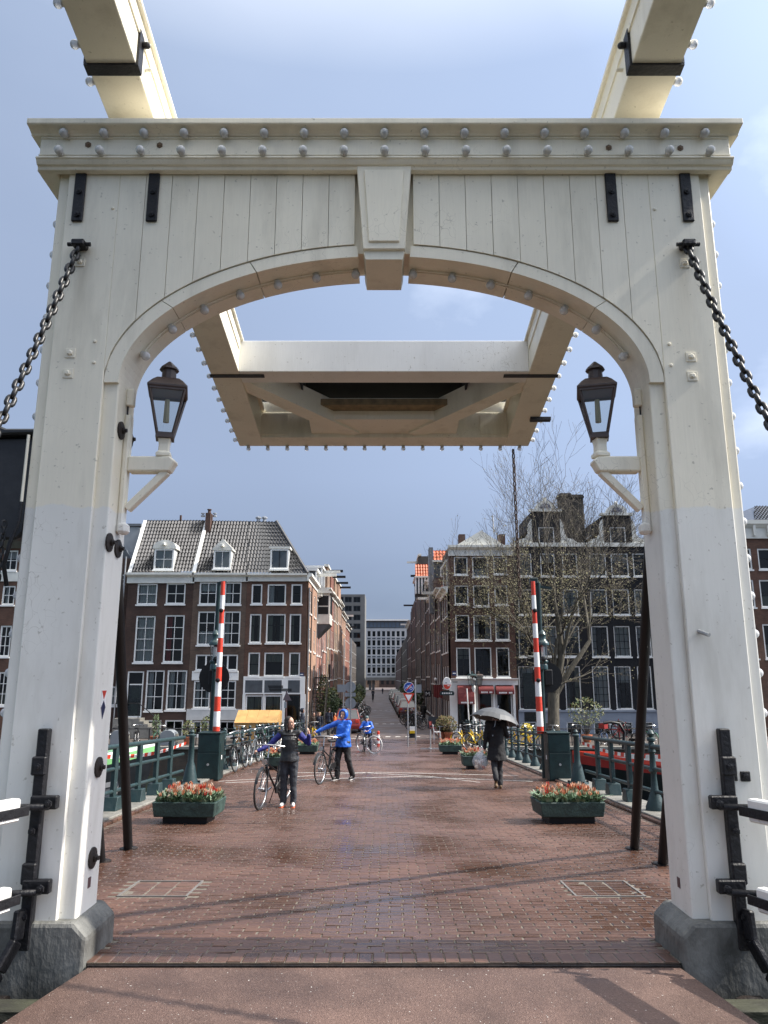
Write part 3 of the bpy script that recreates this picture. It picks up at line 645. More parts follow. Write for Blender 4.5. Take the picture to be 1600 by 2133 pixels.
for (px, py) in ((198, 711), (196, 755), (235, 434), (1394, 717), (1398, 761), (1364, 436)):
    q = P(px, py, YP - .012); inst('bolt', NUTC, pt, Vector((q.x, YP - .012, q.z)) - WLOC[pt.name], scale=(.6, .6, .6))
# black bolt washers on the reveals
WSH = MB().lathe([(.075, 0), (.075, .014), (.045, .02), (.028, .022), (.028, .036), (.016, .038), (.016, .055)], n=14, axis='x').mesh('tie_bolt', IRONROUGH)
for yy, py in ((5.86, 897), (6.07, 915), (5.80, 1130), (6.0, 1143), (5.95, 1598), (5.97, 1787)):
    zz = P(230, py, yy).z
    inst('tie_bolt', WSH, pt, Vector((-AI, yy, zz)) - WLOC[pt.name])
for (px, py) in ((1525, 1616), (1552, 1617)):
    q = P(px, py, YP - .012); st = wb_(MB().box(q.x - .035, q.x + .035, YP - .025, YP - .012, q.z - .035, q.z + .035), 'iron_plate', IRON, bevel=.004)
    inst('bolt', NUT, st, Vector((q.x, YP - .025, q.z)) - WLOC[pt.name])
q = P(1462, 1320, YP - .02)
wb_(MB().tube([(q.x - .02, YP - .012, q.z + .02), (q.x + .02, YP - .10, q.z - .015)], .016, 8), 'pin', GALV)
# shield (monument mark) and little plates on the left reveal
q = P(213, 1465, 5.95); zc = q.z
sh = MB(); sh.prism([(5.90, zc + .10), (6.0, zc + .10), (6.0, zc - .03), (5.95, zc - .12), (5.90, zc - .03)], 'x', -AI, -AI + .004)
shield = wb_(sh, 'monument_shield', WHITE)
wb_(MB().prism([(5.905, zc + .095), (5.995, zc + .095), (5.95, zc + .03)], 'x', -AI + .004, -AI + .006), 'red_field', RED, shield)
wb_(MB().prism([(5.95, zc + .02), (5.995, zc - .03), (5.95, zc - .115), (5.905, zc - .03)], 'x', -AI + .004, -AI + .006), 'blue_field', pm('shield_blue', (.012, .02, .07), .4), shield)
DBRN = pm('brown_tag', (.10, .05, .05), .6)
wb_(MB().box(-AI, -AI + .004, 5.93, 5.98, 2.10, 2.17), 'tag_plate', DBRN)
wb_(MB().box(AI - .004, AI, 5.93, 5.98, 2.10, 2.17), 'tag_plate', DBRN)
# junction boxes and conduits on the reveals
for s in (-1, 1):
    x0, x1 = sorted((s * AI, s * (AI - .06)))
    jx = wb_(MB().box(x0, x1, 5.93, 6.0, 5.83, 5.98), 'junction_box', CREAM, bevel=.008)
    xx = s * (AI - .012)
    wb_(MB().tube([(xx, 5.96, 5.83), (xx, 5.96, 5.70), (xx, 5.98, 5.60), (xx, 5.96, 5.5), (xx, 5.97, 5.38)], .007, 6), 'cable', IRON)
    x0, x1 = sorted((s * AI, s * (AI - .05)))
    wb_(MB().box(x0, x1, 5.93, 6.02, 4.78, 5.75), 'bracket_post', CREAM, bevel=.012)
    wb_(MB().box(*sorted((s * (AI - .001), s * (AI - .085))), 5.915, 6.03, 4.74, 4.83), 'post_foot', CREAM, bevel=.02)

# ------------------------------------------------------------------ balance frame above
BT = R(9.0); ZU = 8.43
def bp3(x, y, h):       # point on the tilted frame: x, distance Y, height above its underside
    return Vector((x, y, ZU - math.tan(BT) * (y - 5.95) + h))
bf = thing('balance_frame', 'cream timber balance beams tilted over the portal with a boxed counterweight', 'balance beam', (0, 5.95, ZU))
def fr(m, name, mat, parent=None, **k): return m.build(name, mat, parent or bf, world=True, **k)
def beam(x0, x1, y0, y1, h0, h1):
    vs = [bp3(x0, y0, h0), bp3(x1, y0, h0), bp3(x1, y1, h0), bp3(x0, y1, h0), bp3(x0, y0, h1), bp3(x1, y0, h1), bp3(x1, y1, h1), bp3(x0, y1, h1)]
    return MB().add(vs, [(0, 3, 2, 1), (4, 5, 6, 7), (0, 1, 5, 4), (1, 2, 6, 5), (2, 3, 7, 6), (3, 0, 4, 7)])
YF, YR = -2.0, 12.18; YX = 9.86
for s in (-1, 1):
    x0, x1 = sorted((s * 2.455, s * 2.045))
    bmn = fr(beam(x0, x1, YF, YR, 0, .46), 'balance_beam', CREAM2, bevel=.012, seg=2)
    c0, c1 = sorted((s * 2.49, s * 1.995)); fr(beam(c0, c1, YF, YR, .46, .50), 'beam_cap', CREAM2, bevel=.006)
    l0, l1 = sorted((s * 2.045, s * 2.03)); fr(beam(l0, l1, YF, 9.8, .30, .459), 'side_board', CREAM2)
    y = YF + .5
    while y < YR - .1:
        if not (5.5 < y < 6.45): bulb(bp3(s * 2.455, y, .05), (s, 0, -.15), bf)
        y += .33
    # iron strap
    for ys in (5.27,):
        u0, u1 = sorted((s * 2.475, s * 2.025))
        m = beam(u0, u1, ys - .05, ys + .05, -.018, .0); fr(m, 'iron_strap', IRON)
        for xx, hh in ((s * 2.035, .34), (s * 2.466, .34)):
            fr(beam(xx - .011, xx + .011, ys - .05, ys + .05, .001, hh), 'iron_strap', IRON)
        nb = fr(MB().cap(bp3(s * 1.99, ys + .02, .25), bp3(s * 2.03, ys + .02, .25), .03, .03, 8), 'wedge', IRON)
    for h_, y_ in ((.33, 5.36), (.17, 5.44)): fr(MB().cap(bp3(s * 2.0, y_, h_), bp3(s * 2.03, y_, h_), .018, .018, 8), 'bolt', CREAM2)
    w0, w1 = sorted((s * 2.47, s * 1.70)); fr(beam(w0, w1, 9.93, 10.0, -.014, .001), 'iron_strap', IRON)
for i in range(15): bulb(bp3(-2.3 + 4.6 * i / 14, YR - .02, -.002), (0, .5, -1), bf)
fr(beam(2.3, 2.62, 11.15, 11.23, -.05, .0), 'iron_plate', IRON)
fr(beam(-2.045, 2.045, YX, YX + .30, 0, .47), 'cross_beam', WHITEP, bevel=.008)
fr(beam(-2.045, 2.045, YR - .32, YR, 0, .44), 'cross_beam', CREAM2, bevel=.008)
fr(beam(-2.045, 2.045, YF, YF + .3, 0, .44), 'cross_beam', CREAM2, bevel=.008)
for s in (-1, 1):
    a = bp3(s * 2.10, YX + .40, .22); b2 = bp3(s * .50, YR - .30, .22); fr(MB().bar(a, b2, .30, .36, (0, 0, 1)), 'diagonal_brace', CREAM2)
    fr(beam(*sorted((s * 2.045, s * 1.60)), YR - .34, YR - .32, .05, .40), 'gusset', CREAM2)
fr(beam(-1.2, 1.2, 11.36, YR - .33, .06, .42), 'counterweight_box', CREAM2)
fr(beam(-1.2, 1.2, 11.16, 11.355, .20, .30), 'counterweight_edge', pm('weathered_edge', (.22, .17, .10), .8, .3, 9))
fr(beam(-2.04, 2.04, YR - .30, YR - .02, .44, .66), 'rear_fascia', CREAM2)
SLOTSHADE = pm('slot_shade', (.02, .022, .026), .8)  # near-black colour stands in for the shade inside the counterweight slot
fr(beam(-2.04, 2.04, YX + .31, YR - .33, .62, .64), 'shade_board', SLOTSHADE)
for s in (-1, 1): fr(beam(*sorted((s * 1.25, s * 1.28)), YX + .31, YR - .4, .30, .62), 'shade_cheek', SLOTSHADE)
# axle blocks on the portal head
for s in (-1, 1): fr(MB().box(*sorted((s * 2.5, s * 2.0)), 5.75, 6.15, 8.262, 8.425), 'axle_block', IRONROUGH)

# ------------------------------------------------------------------ chains
def linkmesh(L, w, r, mat):
    pts = []
    hl = L / 2 - w / 2; a = w / 2 - r
    for i in range(6): t = R(-90 + 180 * i / 5); pts.append((hl + a * math.cos(t), a * math.sin(t), 0))
    for i in range(6): t = R(90 + 180 * i / 5); pts.append((-hl + a * math.cos(t), a * math.sin(t), 0))
    return MB().tube(pts, r, 7, closed=True).mesh('link', mat, True)
CHAINM = pm('chain_steel', (.012, .012, .013), .40, .4, 20, spec=.5)
RUSTCH = pm('rusty_chain', (.05, .028, .018), .7, .4, 20)
def chain(name, label, path, L, w, r, mat, group=None):
    t = thing(name, label, 'chain', path[0], 0, group); me = linkmesh(L, w, r, mat)
    seg = [(path[i], path[i + 1]) for i in range(len(path) - 1)]; tot = sum((b - a).length for a, b in seg)
    step = L - 2.25 * r; n = int(tot / step)
    for i in range(n):
        d = (i + .5) * step
        for a, b in seg:
            l = (b - a).length
            if d <= l: break
            d -= l
        p = a.lerp(b, min(1, d / l)); dr = (b - a).normalized()
        q = dr.to_track_quat('X', 'Z') @ Matrix.Rotation(R(45 + 90 * (i % 2)), 3, 'X').to_quaternion()
        inst('link', me, t, p - Vector(path[0]), q.to_euler())
    return t
def sag(a, b, s, n=14):
    return [a.lerp(b, i / n) - Vector((0, 0, s * 4 * (i / n) * (1 - i / n))) for i in range(n + 1)]
for s, nm in ((-1, 'left'), (1, 'right')):
    a = P(800 + s * (635 if s < 0 else 631), 512, 5.66); b = P(-8, 878, 5.0) if s < 0 else P(1606, 868, 5.0)
    d = (b - a); b = a + d * 1.5
    chain('bridge_chain', 'heavy black chain running down from the %s column top' % nm, sag(a, b, .10), 0.118, .080, .0175, CHAINM, 'portal chains')
    lug = wb_(MB().box(a.x - .05, a.x + .06, 5.60, 5.712, a.z - .02, a.z + .035), 'chain_lug', IRON, bevel=.01)
    wb_(MB().tube([(a.x - .09, 5.645, a.z + .005), (a.x + .10, 5.645, a.z + .005)], .018, 8), 'pin', IRON, lug)
a = P(1069, 936, 12.1); bb = P(1082, 1250, 12.1); bb.x = a.x + .015
chain('pull_chain', 'thin rusty chain hanging from the far right corner of the counterweight', [a, a.lerp(bb, .5), bb], .105, .06, .011, RUSTCH)
a = P(9, 1085, 5.75); bb = P(-8, 1330, 5.75); bb.x = a.x
chain('box_chain', 'short black chain hanging below the black box on the left', [a, a.lerp(bb, .5), bb], .075, .05, .010, CHAINM)
# ------------------------------------------------------------------ struts behind the portal
for nm, foot, top in (('inner strut behind the left column', G(268, 1768), (-2.5, 6.24, 6.7)), ('outer strut behind the left column', G(211, 1795), (-2.78, 6.24, 6.0)),
                      ('inner strut behind the right column', G(1321, 1768), (2.5, 6.24, 6.7)), ('outer strut behind the right column', G(1379, 1800), (2.78, 6.24, 6.0))):
    t = thing('raking_strut', 'black round iron ' + nm, 'strut', foot, 0, 'struts of the portal')
    MB().tube([foot - Vector((0, 0, .05)), Vector(top)], .056, 14).build('rod', BLACKP, t, smooth=True, world=True)
    MB().lathe([(.11, -.01), (.11, .012), (.08, .02)], foot, 14).build('foot_plate', IRONROUGH, t, world=True)
# ------------------------------------------------------------------ lanterns on brackets
BRONZE = pm('lantern_bronze', (.035, .022, .018), .45, .3, 9, spec=.6, col2=(.07, .045, .038))
def lantern_head(t, base, h=.44, wb=.056, wt=.15, rot=R(12), mat=None, roofm=None, glass=None):
    """four-sided tapered street lantern standing at base (world)"""
    mat = mat or BRONZE; M = Matrix.Translation(base) @ Matrix.Rotation(rot, 4, 'Z')
    def add(m, name, ma, parent=t, **k): m.xf(M); return m.build(name, ma, parent, world=True, **k)
    add(MB().box(-wb - .012, wb + .012, -wb - .012, wb + .012, 0, .03), 'lantern_base', mat)
    z0, z1 = .03, h
    c0 = [(-wb, -wb), (wb, -wb), (wb, wb), (-wb, wb)]; c1 = [(-wt, -wt), (wt, -wt), (wt, wt), (-wt, wt)]
    f = MB()
    for i in range(4): f.bar((*c0[i], z0), (*c1[i], z1), .018, .018)
    for i in range(4): f.bar((*c0[i], z0 + .008), (*c0[(i + 1) % 4], z0 + .008), .016, .016); f.bar((*c1[i], z1), (*c1[(i + 1) % 4], z1), .022, .03)
    fo = add(f, 'lantern_frame', mat)
    for i in range(4):
        a, b = c0[i], c0[(i + 1) % 4]; c, d = c1[(i + 1) % 4], c1[i]; k = .93
        add(MB().add([(a[0] * k, a[1] * k, z0), (b[0] * k, b[1] * k, z0), (c[0] * k, c[1] * k, z1), (d[0] * k, d[1] * k, z1)], [(0, 1, 2, 3)]), 'glass_pane', LANTGLASS, fo, fix=False)
    w2 = wt + .02
    rf = add(MB().lathe([(w2 * 1.414, 0), (w2 * 1.414, .025), (wt * 1.25, .075), (wt * .95, .105), (.07, .125)], (0, 0, z1), 4, ang=R(45)), 'lantern_roof', mat, bevel=.012, seg=2)
    add(MB().lathe([(.062, .11), (.058, .20), (.082, .205), (.075, .225), (.012, .285)], (0, 0, z1), 10), 'chimney', mat, rf)
    add(MB().lathe([(.025, .0), (.022, .12), (.02, .2)], (0, 0, z0 + .12), 8), 'lamp_tube', pm('lamp_cream' if 'lamp_cream' not in MATS else 'lamp_cream_x', (.6, .55, .36), .4), fo)
for s, nm in ((-1, 'left'), (1, 'right')):
    bx = -1.835 if s < 0 else 1.805
    t = thing('bracket_lantern', 'bronze four-sided lantern on a cream timber bracket on the %s column' % nm, 'lantern', (bx, 5.99, 5.33), 0, 'bracket lanterns')
    x0, x1 = sorted((s * (AI - .05), s * 1.735))
    a = MB(); e0, e1 = s * (AI - .05), s * 1.72
    a.prism([(e0, 5.26), (e0, 5.39), (e1 + s * .05, 5.39), (e1, 5.35), (e1 + s * .02, 5.32), (e1 + s * .05, 5.26)], 'y', 5.93, 6.05)
    a.build('bracket_arm', CREAM, t, world=True, bevel=.012)
    MB().bar((s * (AI - .06), 5.99, 4.95), (s * 1.80, 5.99, 5.27), .075, .06).build('brace', CREAM, t, world=True, bevel=.006)
    MB().lathe([(.085, 0), (.085, .03), (.062, .05), (.06, .11), (.07, .15), (.078, .16)], (bx, 5.99, 5.39), 4, ang=R(45 + 10)).build('pedestal', CREAM, t, world=True, bevel=.008)
    lantern_head(t, Vector((bx, 5.99, 5.55)), .41, .062, .142, R(14 * -s))
# ------------------------------------------------------------------ black box on the left column
t = thing('signal_box', 'black hooded box fixed outside the left column', 'box', (-3.15, 5.8, 4.6))
HOOD = pm('black_hood', (.010, .010, .012), .45, .4, 5, bump=.3, bscale=8, col2=(.03, .03, .033))
MB().prism([(-3.85, 5.52), (-2.835, 5.54), (-2.835, 5.40), (-2.87, 5.0), (-2.88, 4.74), (-2.93, 4.68), (-3.85, 4.68)], 'y', 5.88, 6.32).build('housing', HOOD, t, world=True, bevel=.02)
MB().prism([(-3.9, 5.57), (-3.14, 5.61), (-3.08, 5.585), (-2.835, 5.585), (-2.835, 5.54), (-3.9, 5.51)], 'y', 5.80, 6.34).build('hood', HOOD, t, world=True, bevel=.015)
MB().tube([(-2.845, 5.72, 5.5), (-2.845, 5.72, 4.93)], .012, 8).build('conduit', CREAM, t, world=True, smooth=True)
MB().tube([(-2.845, 5.72, 4.95), (-2.85, 5.72, 4.80), (-2.90, 5.72, 4.62), (-2.93, 5.72, 4.45), (-2.93, 5.8, 4.3)], .017, 8).build('cable', IRON, t, world=True, smooth=True)
# ------------------------------------------------------------------ hinge irons and rails at the portal foot
for s, nm in ((-1, 'left'), (1, 'right')):
    X = 2.47
    t = thing('hinge_iron', 'black forged pivot iron bolted to the foot of the %s column' % nm, 'hinge', (s * X, 5.6, 1.5), 0, 'pivot irons')
    MB().box(s * X - .04, s * X + .04, 5.64, 5.705, 1.78, 3.24).build('upright_bar', IRON, t, world=True, bevel=.008)
    MB().box(s * X - .052, s * X + .052, 5.61, 5.66, 2.92, 3.05).build('collar', IRON, t, world=True, bevel=.01)
    MB().box(s * X - .05, s * X + .05, 5.61, 5.66, 2.20, 2.34).build('collar', IRON, t, world=True, bevel=.01)
    for zz in (2.74, 2.19):
        x0, x1 = sorted((s * (X - .16), s * (X + .03))); MB().box(x0, x1, 5.60, 5.66, zz - .045, zz + .045).build('lug', IRON, t, world=True, bevel=.008)
        MB().tube([(s * (X - .10), 5.62, zz - .03), (s * (X - .09), 5.55, zz - .02), (s * (X + .06), 5.50, zz - .015)], .022, 8).build('clevis', IRON, t, world=True, smooth=True)
        inst('bolt', NUT, t, Vector((s * (X - .12), 5.56, zz)) - WLOC[t.name], scale=(1.1, 1.1, 1.1))
    for zz in (2.98, 2.55, 2.0): inst('bolt', NUT, t, Vector((s * X, 5.615, zz)) - WLOC[t.name])
    sh = MB(); pth = [(s * (X + .02), 5.60, 2.05), (s * (X + .02), 5.58, 1.86), (s * (X + .08), 5.50, 1.70), (s * (X + .13), 5.38, 1.58), (s * (X + .15), 5.26, 1.44)]
    for i in range(4): sh.bar(pth[i], pth[i + 1], .10 + .02 * i, .045, (s, .2, .3))
    sh.build('curved_foot', IRON, t, world=True, bevel=.01)
    MB().lathe([(.11, -.10), (.12, -.08), (.12, .02), (.09, .05)], (s * (X + .20), 5.30, 1.53), 18, 'x').build('pivot_drum', IRONROUGH, t, world=True, smooth=True)
    MB().lathe([(.07, -.16), (.085, -.12), (.085, 0)], (s * (X - .02), 5.42, 1.50), 14, 'x').build('bearing', IRONROUGH, t, world=True, smooth=True)
    t = thing('leaf_railing', 'white timber rail of the drawbridge leaf hinged at the %s column' % nm, 'railing', (s * 2.6, 5.4, 1.6), 0, 'leaf rails')
    def rp(d, z): return Vector((s * (2.515 + .36 * d), 5.44 - d, z))
    for zz in (2.72, 2.16):
        MB().bar(rp(0, zz), rp(4.2, zz + .02), .085, .15).build('rail', WHITEP, t, world=True, bevel=.012)
        m = MB().bar(rp(-.06, zz - .012) + Vector((-s * .045, -.016, 0)), rp(.33, zz - .012) + Vector((-s * .045, -.016, 0)), .016, .062); m.build('iron_band', IRON, t, world=True, bevel=.003)
    for d in (1.6, 3.6): MB().bar(rp(d, 1.5), rp(d, 2.72), .10, .10).build('post', WHITEP, t, world=True, bevel=.01)
# ------------------------------------------------------------------ houses
MC = {}
def gmesh(key, fn):
    if key not in MC: MC[key] = fn()
    return MC[key]
hr = random.Random(11)
def q2(v): return round(v * 20) / 20.0
def window(parent, x, z, w, h, y=0.0, nx=2, ny=2, fw=.09, rz=0.0, loc=None, fmat=None, curtain=None, sill=True, bar=.035, sub=None, name='window', trans=None):
    """window centred at (x, z) in the wall plane of the parent (local x along the wall, y inwards)"""
    fmat = fmat or OFFWHITE; w, h = q2(w), q2(h); bm = sub or fmat
    def fmesh():
        m = MB()
        m.box(-w / 2, w / 2, .04, .14, -h / 2, -h / 2 + fw); m.box(-w / 2, w / 2, .04, .14, h / 2 - fw, h / 2)
        m.box(-w / 2, -w / 2 + fw, .04, .14, -h / 2 + fw, h / 2 - fw); m.box(w / 2 - fw, w / 2, .04, .14, -h / 2 + fw, h / 2 - fw)
        return m.mesh('window', fmat)
    o = inst(name, gmesh(('f', w, h, fw, fmat.name), fmesh), parent, (x, y, z), (0, 0, rz))
    iw, ih = w - 2 * fw, h - 2 * fw
    rows = ny if isinstance(ny, (list, tuple)) else [1.0 / ny] * ny
    if nx > 1 or len(rows) > 1:
        def bmesh_():
            m = MB()
            for i in range(1, nx): xx = -iw / 2 + iw * i / nx; m.box(xx - bar / 2, xx + bar / 2, .055, .105, -ih / 2, ih / 2)
            a = ih / 2
            for k in rows[:-1]:
                a -= ih * k; m.box(-iw / 2, iw / 2, .050, .110, a - bar / 2, a + bar / 2)
            return m.mesh('glazing_bars', bm)
        inst('glazing_bars', gmesh(('b', w, h, fw, nx, tuple(rows), bar, bm.name), bmesh_), o)
    a = ih / 2
    for k in rows:
        ph = ih * k; a -= ph
        for i in range(nx):
            pw = iw / nx
            me = gmesh(('p', round(pw, 3), round(ph, 3)), lambda: MB().add([(-pw / 2, 0, -ph / 2), (pw / 2, 0, -ph / 2), (pw / 2, 0, ph / 2), (-pw / 2, 0, ph / 2)], [(0, 1, 2, 3)]).mesh('pane', GLASS))
            inst('pane', me, o, (-iw / 2 + pw * (i + .5), .082, a + ph / 2), (hr.gauss(0, .006), 0, hr.gauss(0, .012)))
    if sill:
        inst('sill', gmesh(('s', w, h, fmat.name), lambda: MB().box(-w / 2 - .05, w / 2 + .05, -.07, .05, -h / 2 - .10, -h / 2 - .002).mesh('sill', fmat)), o)
    if curtain:
        kind, cm = curtain
        def cmesh():
            m = MB(); n = 12
            def strip(x0, x1, z0, z1):
                k = max(3, int((x1 - x0) / .07))
                for i in range(k):
                    xa, xb = x0 + (x1 - x0) * i / k, x0 + (x1 - x0) * (i + 1) / k; ya, yb = (.24, .28) if i % 2 else (.28, .24)
                    m.add([(xa, ya, z0), (xb, yb, z0), (xb, yb, z1), (xa, ya, z1)], [(0, 1, 2, 3)])
            if kind == 'full': strip(-iw / 2, iw / 2, -ih / 2, ih / 2)
            elif kind == 'sides': strip(-iw / 2, -iw * .22, -ih / 2, ih / 2); strip(iw * .22, iw / 2, -ih / 2, ih / 2)
            elif kind == 'left': strip(-iw / 2, -iw * .2, -ih / 2, ih / 2)
            elif kind == 'top': strip(-iw / 2, iw / 2, ih * .12, ih / 2)
            elif kind == 'low': strip(-iw / 2, iw / 2, -ih / 2, -ih * .1)
            elif kind == 'mid': strip(iw * .0, iw * .16, -ih / 2, ih / 2)
            return m.mesh('curtain', cm)
        inst('curtain', gmesh(('c', w, h, fw, kind, cm.name), cmesh), o)
    return o
def facade(parent, name, x0, x1, z0, z1, holes, mat, depth=.16, y=0.0, rz=0.0, loc=(0, 0, 0)):
    xs = sorted({x0, x1, *[v for r in holes for v in r[:2]]}); zs = sorted({z0, z1, *[v for r in holes for v in r[2:]]})
    xs = [v for v in xs if x0 <= v <= x1]; zs = [v for v in zs if z0 <= v <= z1]
    m = MB()
    for i in range(len(xs) - 1):
        for j in range(len(zs) - 1):
            cx, cz = (xs[i] + xs[i + 1]) / 2, (zs[j] + zs[j + 1]) / 2
            if any(a < cx < b and c < cz < d for a, b, c, d in holes): continue
            m.add([(xs[i], y, zs[j]), (xs[i + 1], y, zs[j]), (xs[i + 1], y, zs[j + 1]), (xs[i], y, zs[j + 1])], [(0, 1, 2, 3)])
    for a, b, c, d in holes:
        a, b, c, d = max(a, x0), min(b, x1), max(c, z0), min(d, z1); e = y + depth
        m.add([(a, y, c), (b, y, c), (b, y, d), (a, y, d), (a, e, c), (b, e, c), (b, e, d), (a, e, d)], [(0, 4, 5, 1), (1, 5, 6, 2), (2, 6, 7, 3), (3, 7, 4, 0)])
    return m.build(name, mat, parent, loc=loc, rot=(0, 0, rz), fix=False)
def rect(px0, px1, py0, py1, Y):
    a = P((px0), (py0 + py1) / 2, Y); b = P(px1, (py0 + py1) / 2, Y); t = P((px0 + px1) / 2, py0, Y); u = P((px0 + px1) / 2, py1, Y)
    return a.x, b.x, u.z, t.z
def tileroof(parent, name, quad, mat, pitch=.21, row=.32, amp=.075):
    """pantile field: quad = (bottom-left, bottom-right, top-right, top-left), real ridges and course steps"""
    bl, br, tr, tl = [Vector(p) for p in quad]
    w = max((br - bl).length, (tr - tl).length); h = (tl - bl).length
    nu = max(2, int(w / pitch)) * 6; nv = max(2, int(h / row)) * 2
    nrm = (br - bl).cross(tl - bl).normalized()
    m = MB(); n1 = nu + 1
    # columns keep their width: march along the wider edge and clip at the sides
    for j in range(nv + 1):
        v = (j // 2 + (j % 2) * .999) / (nv / 2) if j < nv else 1.0
        v = min(1, v); l = bl.lerp(tl, v); r = br.lerp(tr, v)
        wid = (r - l).length; off = (l - bl).dot((br - bl).normalized())
        for i in range(n1):
            u = i / nu; p = l.lerp(r, u); s = (off + u * wid) / pitch * 2 * math.pi
            hgt = amp * (.5 + .5 * math.sin(s)) + (.035 if j % 2 == 0 else .0)
            m.v.append(tuple(p + nrm * hgt))
    for j in range(nv):
        for i in range(nu):
            a = j * n1 + i; m.f.append((a, a + 1, a + n1 + 1, a + n1))
    return m.build(name, mat, parent, world=True, smooth=True, fix=False)
BR_A = brickwall('brick_dark_brown', (.072, .037, .027), (.052, .029, .022), (.062, .048, .038))
BR_B = brickwall('brick_grey_brown', (.128, .082, .058), (.095, .063, .047), (.11, .088, .07))
BR_C = brickwall('brick_red_brown', (.130, .062, .040), (.096, .048, .032), (.095, .068, .052))
BR_D = brickwall('brick_corner_brown', (.092, .038, .026), (.068, .031, .022), (.068, .048, .038))
BLACKB = pm('black_tarred_brick', (.011, .0115, .014), .7, .4, 3, bump=.5, bscale=30, col2=(.022, .022, .025), spec=.2)
BLUEGREY = pm('blue_grey_plaster', (.26, .29, .34), .7, .1, 2, bump=.15)
PLASTER = pm('white_plaster', (.55, .55, .53), .7, .1, 2, bump=.15)
GREYPL = pm('grey_plaster', (.36, .38, .39), .7, .12, 1.5)
TILE = pm('black_pantile', (.020, .019, .020), .16, .35, 4, spec=.9, col2=(.045, .043, .043))
TILER = pm('orange_pantile', (.42, .085, .022), .5, .25, 3)
LEAD = pm('lead_sheet', (.16, .17, .18), .45, .2, 3)
SLATE = pm('slate_grey', (.07, .08, .09), .5, .2, 3)
DOORG = pm('black_green_door', (.008, .014, .014), .25, .2, 5, spec=.6)
CHIMB = brickwall('chimney_brick', (.10, .048, .034), (.08, .04, .03), (.07, .06, .05))
SOOT = brickwall('soot_brick', (.040, .034, .028), (.030, .027, .024), (.04, .035, .03))
AWN = pm('maroon_awning', (.16, .022, .022), .7, .12, 3, bump=.1)
def wallbox(t, x0, x1, y0, y1, z0, z1, mat, name='side_wall'):
    """back and sides of a house body, front left open for the facade sheet"""
    m = MB(); m.add([(x0, y0, z0), (x1, y0, z0), (x1, y1, z0), (x0, y1, z0), (x0, y0, z1), (x1, y0, z1), (x1, y1, z1), (x0, y1, z1)], [(1, 2, 6, 5), (2, 3, 7, 6), (3, 0, 4, 7), (4, 5, 6, 7)])
    o = m.build(name, mat, t, fix=False)
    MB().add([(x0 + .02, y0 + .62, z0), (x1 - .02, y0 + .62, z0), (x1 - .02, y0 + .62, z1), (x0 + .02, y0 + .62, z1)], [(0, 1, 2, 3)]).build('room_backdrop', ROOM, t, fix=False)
    return o
def cornice(t, x0, x1, z0, z1, y=0.0, out=.30, mat=None, name='cornice'):
    h = z1 - z0; mat = mat or CORN
    MB().prism([(y, z0), (y - out * .3, z0), (y - out * .3, z0 + h * .55), (y - out * .55, z0 + h * .62), (y - out * .8, z0 + h * .72), (y - out, z0 + h * .78), (y - out, z1), (y + .05, z1)], 'x', x0, x1).build(name, mat, t)
def house(name, label, px0, px1, Y, zc, zt, brick, rows, corn=(0, 0), depth=9.0, group='canal houses', z0=0.0, extra_holes=(), base=None):
    """rows: list of (px0,px1,py0,py1, dict) windows"""
    xa = P(px0, 1200, Y).x; xb = P(px1, 1200, Y).x
    t = thing(name, label, 'house', (xa, Y, 0), 0, group); wd = xb - xa
    holes = []; wins = []
    for r in rows:
        x0, x1, zl, zh = rect(*r[:4], Y); holes.append((x0 - xa, x1 - xa, zl, zh)); wins.append((x0 - xa, x1 - xa, zl, zh, r[4] if len(r) > 4 else {}))
    holes += [(a - xa, b - xa, c, d) for a, b, c, d in extra_holes]
    hq = []
    for (a, b, c, d) in holes:
        w, h = q2(b - a), q2(d - c); cx, cz = (a + b) / 2, (c + d) / 2; hq.append((cx - w / 2, cx + w / 2, cz - h / 2, cz + h / 2))
    if base:
        facade(t, 'base_wall', 0, wd, z0, base[0], hq, base[1]); facade(t, 'wall', 0, wd, base[0], zt, hq, brick)
    else: facade(t, 'wall', 0, wd, z0, zt, hq, brick)
    wallbox(t, 0, wd, 0, depth, z0, zt, brick)
    for a, b, c, d, kw in wins:
        if not kw.get('curtain') and kw.get('name') is None and hr.random() < .45:
            kw = dict(kw); kw['curtain'] = (hr.choice(['sides', 'left', 'low', 'top']), hr.choice([CURTAIN, OLIVECURT, CURTAIN]))
        window(t, (a + b) / 2, (c + d) / 2, b - a, d - c, **kw)
    if zc: cornice(t, -.06, wd + .06, zc, zt + .02)
    return t, xa, wd
YL = 48.6
def zat(py, Y): return P(800, py, Y).z
C_ = lambda k, m=CURTAIN: (k, m)
ZE = zat(1194, YL)
# ---- house A, dark brown, two bays
rowsA = [(286, 327, 1216, 1259, dict(curtain=C_('full'))), (346, 386, 1215, 1258, dict()),
         (281, 321, 1283, 1380, dict(nx=2, ny=4, curtain=C_('full'))), (342, 382, 1281, 1380, dict(nx=2, ny=4, curtain=C_('left', REDCURT))),
         (263, 297, 1398, 1495, dict(nx=1, ny=1, name='door_frame', sill=False)), (303, 341, 1396, 1481, dict(nx=2, ny=3, curtain=C_('left'))), (347, 388, 1396, 1479, dict(nx=2, ny=3, curtain=C_('sides'))),
         (299, 335, 1500, 1536, dict(nx=2, ny=1, curtain=C_('full'))), (343, 381, 1500, 1536, dict(nx=2, ny=2))]
hA, xA, wA = house('brown_gable_house', 'dark brown brick canal house with arched dormer, stoop and white sash windows', 268, 404, YL, zat(1215, YL), ZE, BR_A, rowsA)
def onA(m, name, mat, t, **k): return m.build(name, mat, t, world=True, **k)
x0, x1, z0, z1 = rect(267, 293, 1427, 1494, YL)
d_ = onA(MB().box(x0, x1, YL + .09, YL + .13, z0, z1), 'door', DOORG, hA)
